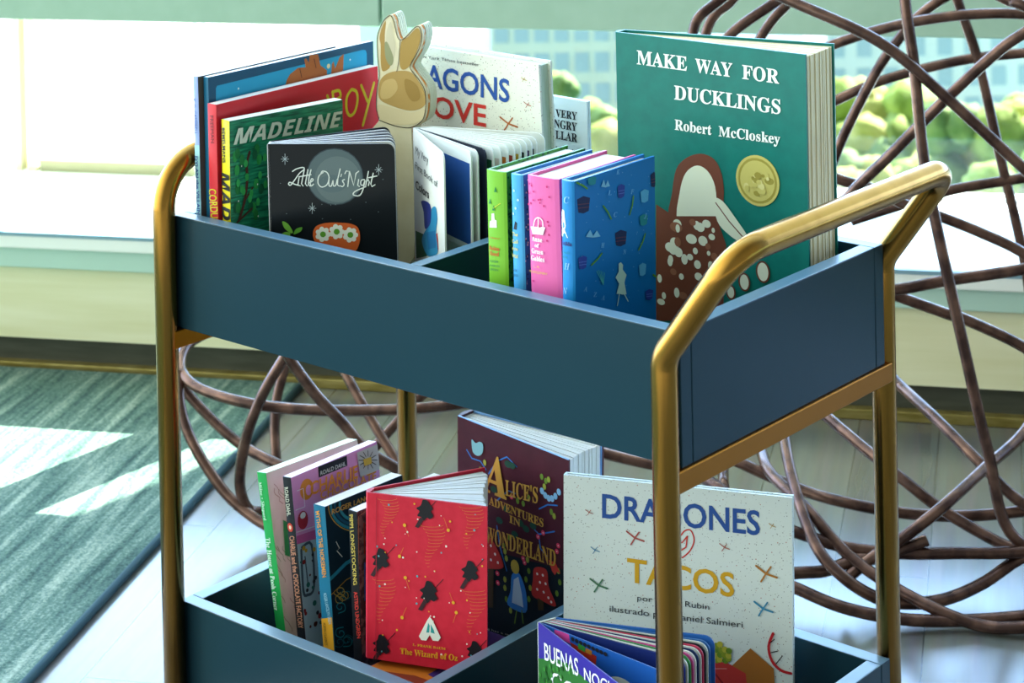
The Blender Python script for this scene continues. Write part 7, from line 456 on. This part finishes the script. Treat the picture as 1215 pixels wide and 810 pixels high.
# ------------------------------------------------------------------ rug
def rug():
    m, N, Lk, b = nmat('heathered_teal_pile'); tc = N.new('ShaderNodeTexCoord'); mp = N.new('ShaderNodeMapping'); mp.inputs['Scale'].default_value = (55, 3.2, 1); nz = N.new('ShaderNodeTexNoise'); nz.inputs['Scale'].default_value = 1; nz.inputs['Detail'].default_value = 6
    n2 = N.new('ShaderNodeTexNoise'); n2.inputs['Scale'].default_value = 260; n2.inputs['Detail'].default_value = 3
    Lk.new(tc.outputs['Object'], mp.inputs['Vector']); Lk.new(mp.outputs['Vector'], nz.inputs['Vector']); Lk.new(tc.outputs['Object'], n2.inputs['Vector'])
    mx = N.new('ShaderNodeMix'); mx.inputs[0].default_value = .38; Lk.new(nz.outputs['Fac'], mx.inputs[2]); Lk.new(n2.outputs['Fac'], mx.inputs[3])
    rp = N.new('ShaderNodeValToRGB'); e = rp.color_ramp.elements; e[0].position = .36; e[0].color = lin('#324a47'); e[1].position = .66; e[1].color = lin('#9aa99a'); k = e.new(.5); k.color = lin('#5b756b')
    Lk.new(mx.outputs[0], rp.inputs['Fac']); Lk.new(rp.outputs['Color'], b.inputs['Base Color']); b.inputs['Roughness'].default_value = .95; b.inputs['Specular IOR Level'].default_value = .1
    bp = N.new('ShaderNodeBump'); bp.inputs['Strength'].default_value = .7; bp.inputs['Distance'].default_value = .006; Lk.new(mx.outputs[0], bp.inputs['Height']); Lk.new(bp.outputs['Normal'], b.inputs['Normal'])
    r = empty('area_rug', MW); tag(r, 'heathered teal rug with dark bound edge on the plank floor', 'rug')
    mb = MB(); mb.box((-3.3, -2.6, 0), (-.903, -.012, .010), m); mb.build('rug_pile', r)
    mb = MB(); mb.tube([(-.899, -2.605, .006), (-.899, -.012, .006)], .006, mat('#24434c', .9), 8); mb.build('binding', r, True)
rug()
# ------------------------------------------------------------------ the rolling book cart
HT, LT, WT, ZT, ZL, TH = .12045, .66911, .34563, .66, .24369, .017
XL, XR, YO, PR = -LT + .00236, -.0086, .01195, .0121
cart = empty('book_cart', Matrix.Translation((-LT / 2, WT / 2, 0))); tag(cart, 'two-tier slate blue book cart on brass tube frame by the window', 'cart')
CO = Vector((-LT / 2, WT / 2, 0))
def cpart(mb, name, parent=None, smooth=False, bevel=0):
    o = mb.build(name, None, smooth, bevel)
    o.data.transform(Matrix.Translation(-CO)); o.parent = parent or cart; return o
def tray(zt):
    zb = zt - HT
    mb = MB(); mb.box((-LT + TH, TH, zb + .001), (-TH, WT - TH, zb + .0098), TEAL); t = cpart(mb, 'tray')
    for a, b, n in (((-LT, 0, zb), (0, TH, zt), 'side_panel'), ((-LT, WT - TH, zb), (0, WT, zt), 'side_panel'), ((-LT, TH, zb), (-LT + TH, WT - TH, zt), 'end_panel'), ((-TH, TH, zb), (0, WT - TH, zt), 'end_panel'), ((-.336, TH, zb + .0098), (-.322, WT - TH, zt), 'divider')):
        mb = MB(); mb.box(a, b, TEAL, TOP_SHEEN); cpart(mb, n, t, False, .0012)
    for x0 in (-LT - .003, -.015):
        mb = MB(); mb.box((x0, -YO, zb - .0195), (x0 + .018, WT + YO, zb), BRASS_BAR); cpart(mb, 'support_bar', None, False, .0012)
tray(ZT); tray(ZL)
mb = MB(); mb.tube(fillet([(XL, -YO, .045), (XL, -YO, .7205), (XL, WT + YO, .7205), (XL, WT + YO, .045)], .052, 12), PR, BRASS, 28); cpart(mb, 'frame_hoop', None, True)
XH, ZH = XR + .0775, .7435
mb = MB(); mb.tube(fillet([(XR, -YO, .045), (XR, -YO, .640), (XH, -YO, ZH), (XH, WT + YO, ZH), (XR, WT + YO, .640), (XR, WT + YO, .045)], .034, 12), PR, BRASS, 28); cpart(mb, 'handle_hoop', None, True)
for x in (XL, XR):
    for y in (-YO, WT + YO):
        mb = MB(); mb.tube([(x - .009, y, .022), (x + .009, y, .022)], .022, mat('#1c1e20', .5), 20); mb.tube([(x, y, .03), (x, y, .048)], .008, BRASS, 10); cpart(mb, 'caster', None, True)
# ------------------------------------------------------------------ books on the upper shelf
G1, G2, G3, G4 = 'books left of the divider on the upper shelf', 'books right of the divider on the upper shelf', 'books left of the divider on the lower shelf', 'books right of the divider on the lower shelf'
closed_book('lilac', 'picture_book', 'thin picture book with a lilac spine standing against the tray end', 'book', G1, mat('#57534a', .35), mat('#93a6d6', .4), PAPER, False)
closed_book('blue_pic', 'picture_book', 'dark blue picture book with a bright cyan panel, behind the red book', 'book', G1, mat('#16506e', .3), mat('#1c6a8c', .35), PAPER, False)
closed_book('red', 'picture_book', 'red picture book with yellow lettering standing behind the green one', 'book', G1, mat('#d4232f', .3), mat('#d8303a', .35), PAPER, False)
def scribble():
    m, N, Lk, b = nmat('green_crayon_hatching'); tc = N.new('ShaderNodeTexCoord'); mp = N.new('ShaderNodeMapping'); mp.inputs['Rotation'].default_value = (0, .7, 0); mp.inputs['Scale'].default_value = (1, 1, 9); nz = N.new('ShaderNodeTexNoise'); nz.inputs['Scale'].default_value = 42; nz.inputs['Detail'].default_value = 4
    Lk.new(tc.outputs['Object'], mp.inputs['Vector']); Lk.new(mp.outputs['Vector'], nz.inputs['Vector']); rp = N.new('ShaderNodeValToRGB'); e = rp.color_ramp.elements; e[0].position = .38; e[0].color = lin('#0f5a40'); e[1].position = .62; e[1].color = lin('#2a9a6a'); k = e.new(.5); k.color = lin('#16805a')
    Lk.new(nz.outputs['Fac'], rp.inputs['Fac']); Lk.new(rp.outputs['Color'], b.inputs['Base Color']); b.inputs['Roughness'].default_value = .35; return m
closed_book('madeline', 'picture_book', 'green hatched picture book with a yellow spine in front of the red one', 'book', G1, scribble(), mat('#e4d31e', .35), PAPER, False)
SPK = speckle('speckled_cream_board', '#e2e3d2', (('#6a5a4c', 260, .14), ('#b0604a', 150, .09), ('#4a4a46', 330, .10)))
SPK2 = speckle('speckled_pale_board', '#dee7e2', (('#7a7a76', 260, .13), ('#b07a6a', 150, .09), ('#5a5a58', 330, .09)))
closed_book('dragons', 'picture_book', 'speckled cream picture book with blue and red title letters at the tray back', 'book', G1, SPK, SPK, PAPERG, True)
closed_book('caterpillar', 'picture_book', 'small white picture book with black serif title lines at the tray back', 'book', G1, mat('#dde8e4', .4), mat('#dde8e4', .4), PAPERG, True)
# board book standing slightly open, night scene
q = POS['owl']; W, H = q['W'], q['H']; r = empty('board_book', mtx('owl')); tag(r, 'black board book with a grey moon and white script title', 'book', G1)
NIGHT = mat('#14191d', .3); EDGE = mat('#e6e8e8', .6)
leaf('front_cover', r, 0, (0, 0), W, H, .0015, NIGHT, ART['owl_front'], .008)
for i in range(9): leaf('page', r, math.radians(6 + 22 * i / 9), (.0006, .0018 + i * .0012), W - .001, H - .0008, .0018, EDGE if i % 2 == 0 else mat('#3a3f48', .5), None, .008)
leaf('back_cover', r, math.radians(28), (.0006, .0135), W, H, .0015, NIGHT, None, .008)
mb = MB(); mb.prism([(-.0006, 0, 0), (.0016, 0, 0), (.0016, .0145, 0), (-.0006, .0145, 0)], (0, 0, H - .0006), EDGE); mb.build('spine', r)
# die-cut board book
r = empty('shaped_board_book', mtx('rabbit')); tag(r, 'tan die-cut board book with two tall rounded lobes behind the black book', 'book', G1)
TAN = noisy('tan_cream_board', '#d9cda4', '#e2d8b4', 30, .45)
cx, cz = sum(p[0] for p in RAB) / len(RAB), sum(p[1] for p in RAB) / len(RAB)
zlow = min(p[1] for p in RAB); RB = [(v.x, max(v.y, .0005)) for v in closed_spline([Vector((a, b_, 0)) for a, b_ in RAB], 3)]
mb = MB(); mb.prism([(a, 0, b) for a, b in RB], (0, .0022, 0), TAN); draw(mb, RABART, front3, 9, 9) if False else None
draw(mb, ART['rabbit_front'], front3, 9, 9); mb.art = True; mb.build('front_cover', r)
ORG = noisy('orange_flecked_endpaper', '#e08a2a', '#efe6cc', 95, .5, 0, (1, 1, 1), .5, .6)
for i in range(5):
    mb = MB(); mb.prism([(a + .0006 * (i > 0), .0026 + i * .0034, max(b + .0004 * i, .0005)) for a, b in RB], (0, .0028, 0), ORG if i == 0 else mat('#dfe4c8', .6)); mb.build('page', r)
# colour board book, cover swung wide, split leaves
q = POS['col']; W, H = q['W'], q['H']; r = empty('board_book', mtx('col')); tag(r, 'white board book fanned open with split pages and a blue paper shape', 'book', G1)
WB = mat('#e9ece4', .4)
leaf('front_cover', r, 0, (0, 0), W, H, .0018, WB, ART['col_front'], .010)
LC = ['#1f4f94', '#e6e6dc', '#1c2438', '#1e5a38', '#d9c8b8', '#c8702a', '#b0402c', '#c89a2a', '#1a2a24', '#4a2a5a', '#3a2420']
for i, c_ in enumerate(LC):
    an = 12 + 41 * i / len(LC) if i else 13; an2 = an + 2.5; y = .002 + i * .0016; Wl = W - .002; zs = H * .47
    a_ = [['p', c_, [[Wl * .25, zs + .006], [Wl - .003, zs + .006], [Wl - .003, H - .014], [Wl * .25, H - .014]]]]
    leaf('page', r, math.radians(an), (.001, y), Wl, H - .001, .0015, mat('#1d2230', .5) if i == 2 else WB, a_, .008, zs)
    leaf('page', r, math.radians(an2), (.001, y + .0002), Wl, zs - .002, .0015, WB, [['o', c_, [Wl * .7, zs * .5], [.02, .025]]], .004, 0)
leaf('back_cover', r, math.radians(55), (.001, .0205), W, H, .0018, WB, None, .010)
mb = MB(); mb.box((-.0008, 0, 0), (.0012, .0222, H), WB); mb.build('spine', r)
# four cloth-look classics
def dotted(name, base, c_, s_, t_): return speckle(name, base, ((c_, s_, t_),))
closed_book('green', 'hardback_book', 'lime green hardback with a white castle on its spine', 'book', G2, dotted('leaf_green_board', '#3a8a2a', '#0e4a20', 150, .35), mat('#78b82c', .4), PAPER)
closed_book('lightblue', 'hardback_book', 'light blue hardback between the lime green and the pink books', 'book', G2, mat('#2f78b8', .4), mat('#4aa6dc', .4), PAPER)
closed_book('pink', 'hardback_book', 'thick bright pink hardback with a white basket on its spine', 'book', G2, mat('#dc5a96', .4), mat('#e265a4', .4), PAPER)
closed_book('blue', 'hardback_book', 'royal blue hardback scattered with little books, in front of the tall green one', 'book', G2, mat('#0a76bc', .4), mat('#1c86cc', .4), PAPERC)
r = open_book('duck', 'hardback_book', 'tall dark green picture hardback with white serif title and round gold seal', 'book', G2, noisy('bottle_green_board', '#07695f', '#0a7266', 60, .4), 12.2, .017, PAPERC, None, 18)
q = POS['duck']; mb = MB(); ct, ra = ART['duck_seal'][0][2], ART['duck_seal'][0][3]
mb.prism([(ct[0] + ra[0] * math.cos(k * math.pi / 20), -.0004, ct[1] + ra[1] * math.sin(k * math.pi / 20)) for k in range(40)], (0, -.0006, 0), GOLD)
draw(mb, ART['duck_seal'], lambda a, b, l: (a, -.001 - l, b), q['W'], q['H']); mb.art = True; mb.build('gold_seal', r)
# ------------------------------------------------------------------ books on the lower shelf
closed_book('pooh', 'paperback_book', 'tall book with a bright green spine and pale map cover leaning at the left', 'book', G3, noisy('pale_map_paper', '#ccd6a8', '#dbdfbc', 25, .45), mat('#22a04a', .4), pages_mat('pale_green_paper', '#c9d8bc', '#dde6d0', (.5, 30, .5)), False)
closed_book('charlie', 'paperback_book', 'pink and grey paperback with orange title and black spine', 'book', G3, mat('#e59acb', .38), mat('#1d1f22', .4), PAPER, False)
closed_book('norse', 'paperback_book', 'teal paperback with swirling cover and orange spine label', 'book', G3, mat('#102a38', .35), mat('#1d6c88', .4), PAPER, False)
closed_book('pippi', 'paperback_book', 'black-spined paperback with yellow and red spine letters beside the red hardback', 'book', G3, noisy('charcoal_patterned_board', '#3a3b3c', '#6a665e', 120, .45, 0, (1, 1, 1), .45, .55), mat('#141518', .4), PAPER, False)
open_book('alice', 'hardback_book', 'thick maroon hardback with gold title, flowers and red mushroom caps', 'book', G3, noisy('maroon_board', '#451a26', '#4f1f2c', 30, .4), 12.8, .026, PAPER, mat('#86b4e6', .35), 16, spine=mat('#4a1c28', .4), bow=.004)
open_book('oz', 'hardback_book', 'bright red hardback standing open on a stack, black cape shapes and stars', 'book', G3, noisy('scarlet_cloth', '#cf2038', '#d8283f', 80, .5), YB['oz'], .016, PAPER, None, 16, .0022, mat('#dd3348', .45), .013)
def lying(name, label, x0, y0, x1, y1, z0, z1, cover, art):
    r = empty(name, Matrix.Translation(((x0 + x1) / 2, (y0 + y1) / 2, z0))); tag(r, label, 'book', G3); w, d, h = (x1 - x0) / 2, (y1 - y0) / 2, z1 - z0
    mb = MB(); mb.box((-w, -d, h - .0025), (w, d, h), cover); draw(mb, art, lambda a, b, l: (a - w, b - d, h + l), 2 * w, 2 * d); mb.art = True; mb.build('front_cover', r)
    mb = MB(); mb.box((-w, -d, 0), (w, d, .0025), cover); mb.build('back_cover', r)
    mb = MB(); mb.box((-w - .001, -d, .0002), (-w + .002, d, h - .0002), cover); mb.build('spine', r)
    mb = MB(); mb.box((-w + .0025, -d + .003, .0027), (w - .003, d - .003, h - .0027), PAPERC); mb.build('page_block', r)
ar = [['p', '#d87a2a', [[0, .02], [.05, .045], [.1, .05], [.13, .045], [.13, .1], [0, .12]]], ['p', '#8a3a24', [[0, .035], [.05, .055], [.13, .06], [.13, .075], [.05, .07], [0, .05]]], ['p', '#e8b02c', [[.03, 0], [.05, .02], [.09, .028], [.13, .02], [.13, 0]]], ['p', '#4a2f7a', [[.06, .08], [.13, .07], [.13, .12], [.06, .12]]], ['p', '#c9cfd8', [[0, 0], [.03, .01], [.04, .024], [0, .03]]]]
lying('picture_book', 'purple and orange swirl book lying flat under the red hardback', -.471, .030, -.341, .225, .1660, .1962, mat('#5a3a86', .4), ar)
lying('picture_book', 'cream book lying at the bottom of the stack under the swirl book', -.472, .028, -.340, .23, .1336, .1658, mat('#d9d4bc', .4), [])
r = empty('booklet', Matrix.Translation((-.4775, .085, .1336)) @ Matrix.Rotation(math.radians(78), 4, 'Z') @ Matrix.Rotation(math.radians(-3), 4, 'X')); tag(r, 'small cream and purple booklet between the black spine and the red hardback', 'booklet', G3)
closed_book('tacos', 'picture_book', 'pale speckled picture book with blue and mustard title behind the brass post', 'book', G4, SPK2, SPK2, PAPER, True)
q = POS['bu']; W, H = q['W'], q['H']; r = empty('board_book', mtx('bu')); tag(r, 'purple and green board book fanned open at the front of the tray', 'book', G4)
leaf('front_cover', r, 0, (0, 0), W, H, .0016, mat('#3a2f92', .35), ART['bu_front'], .010)
leaf('page', r, math.radians(18), (.0006, .0018), W - .001, H - .001, .0016, mat('#1f5cae', .4), ART['bu2_front'], .010)
EC = ['#16286a', '#d8dcd4', '#3a8a4a', '#c84a8a', '#e0e4dc', '#1f2f5a', '#d8dcd4', '#c83a5a', '#2a2f34', '#d8dcd4', '#3a70b0']
for i, c_ in enumerate(EC): leaf('page', r, math.radians(29 + 14 * i / len(EC)), (.0006, .0036 + i * .0014), W - .001, H - .0008, .0013 if i else .0016, mat(c_, .45), None, .010)
leaf('back_cover', r, math.radians(44.6), (.0006, .0195), W, H, .0016, mat('#2f6ab8', .4), None, .010)
mb = MB(); mb.box((-.0008, 0, 0), (.001, .021, H), WB); mb.build('spine', r)
bpy.data.objects.remove(bpy.data.objects['booklet'])
# ------------------------------------------------------------------ wire nest chair
chair = empty('wire_chair', Matrix.Translation((-.9, .75, 0))); tag(chair, 'large nest-like chair of bent rusty metal rods behind the book cart', 'chair')
for rr in RODS:
    mb = MB(); mb.tube([p - Vector((-.9, .75, 0)) for p in spline(rr, 8)], .0079, ROD, 14); mb.build('rod', chair, True)
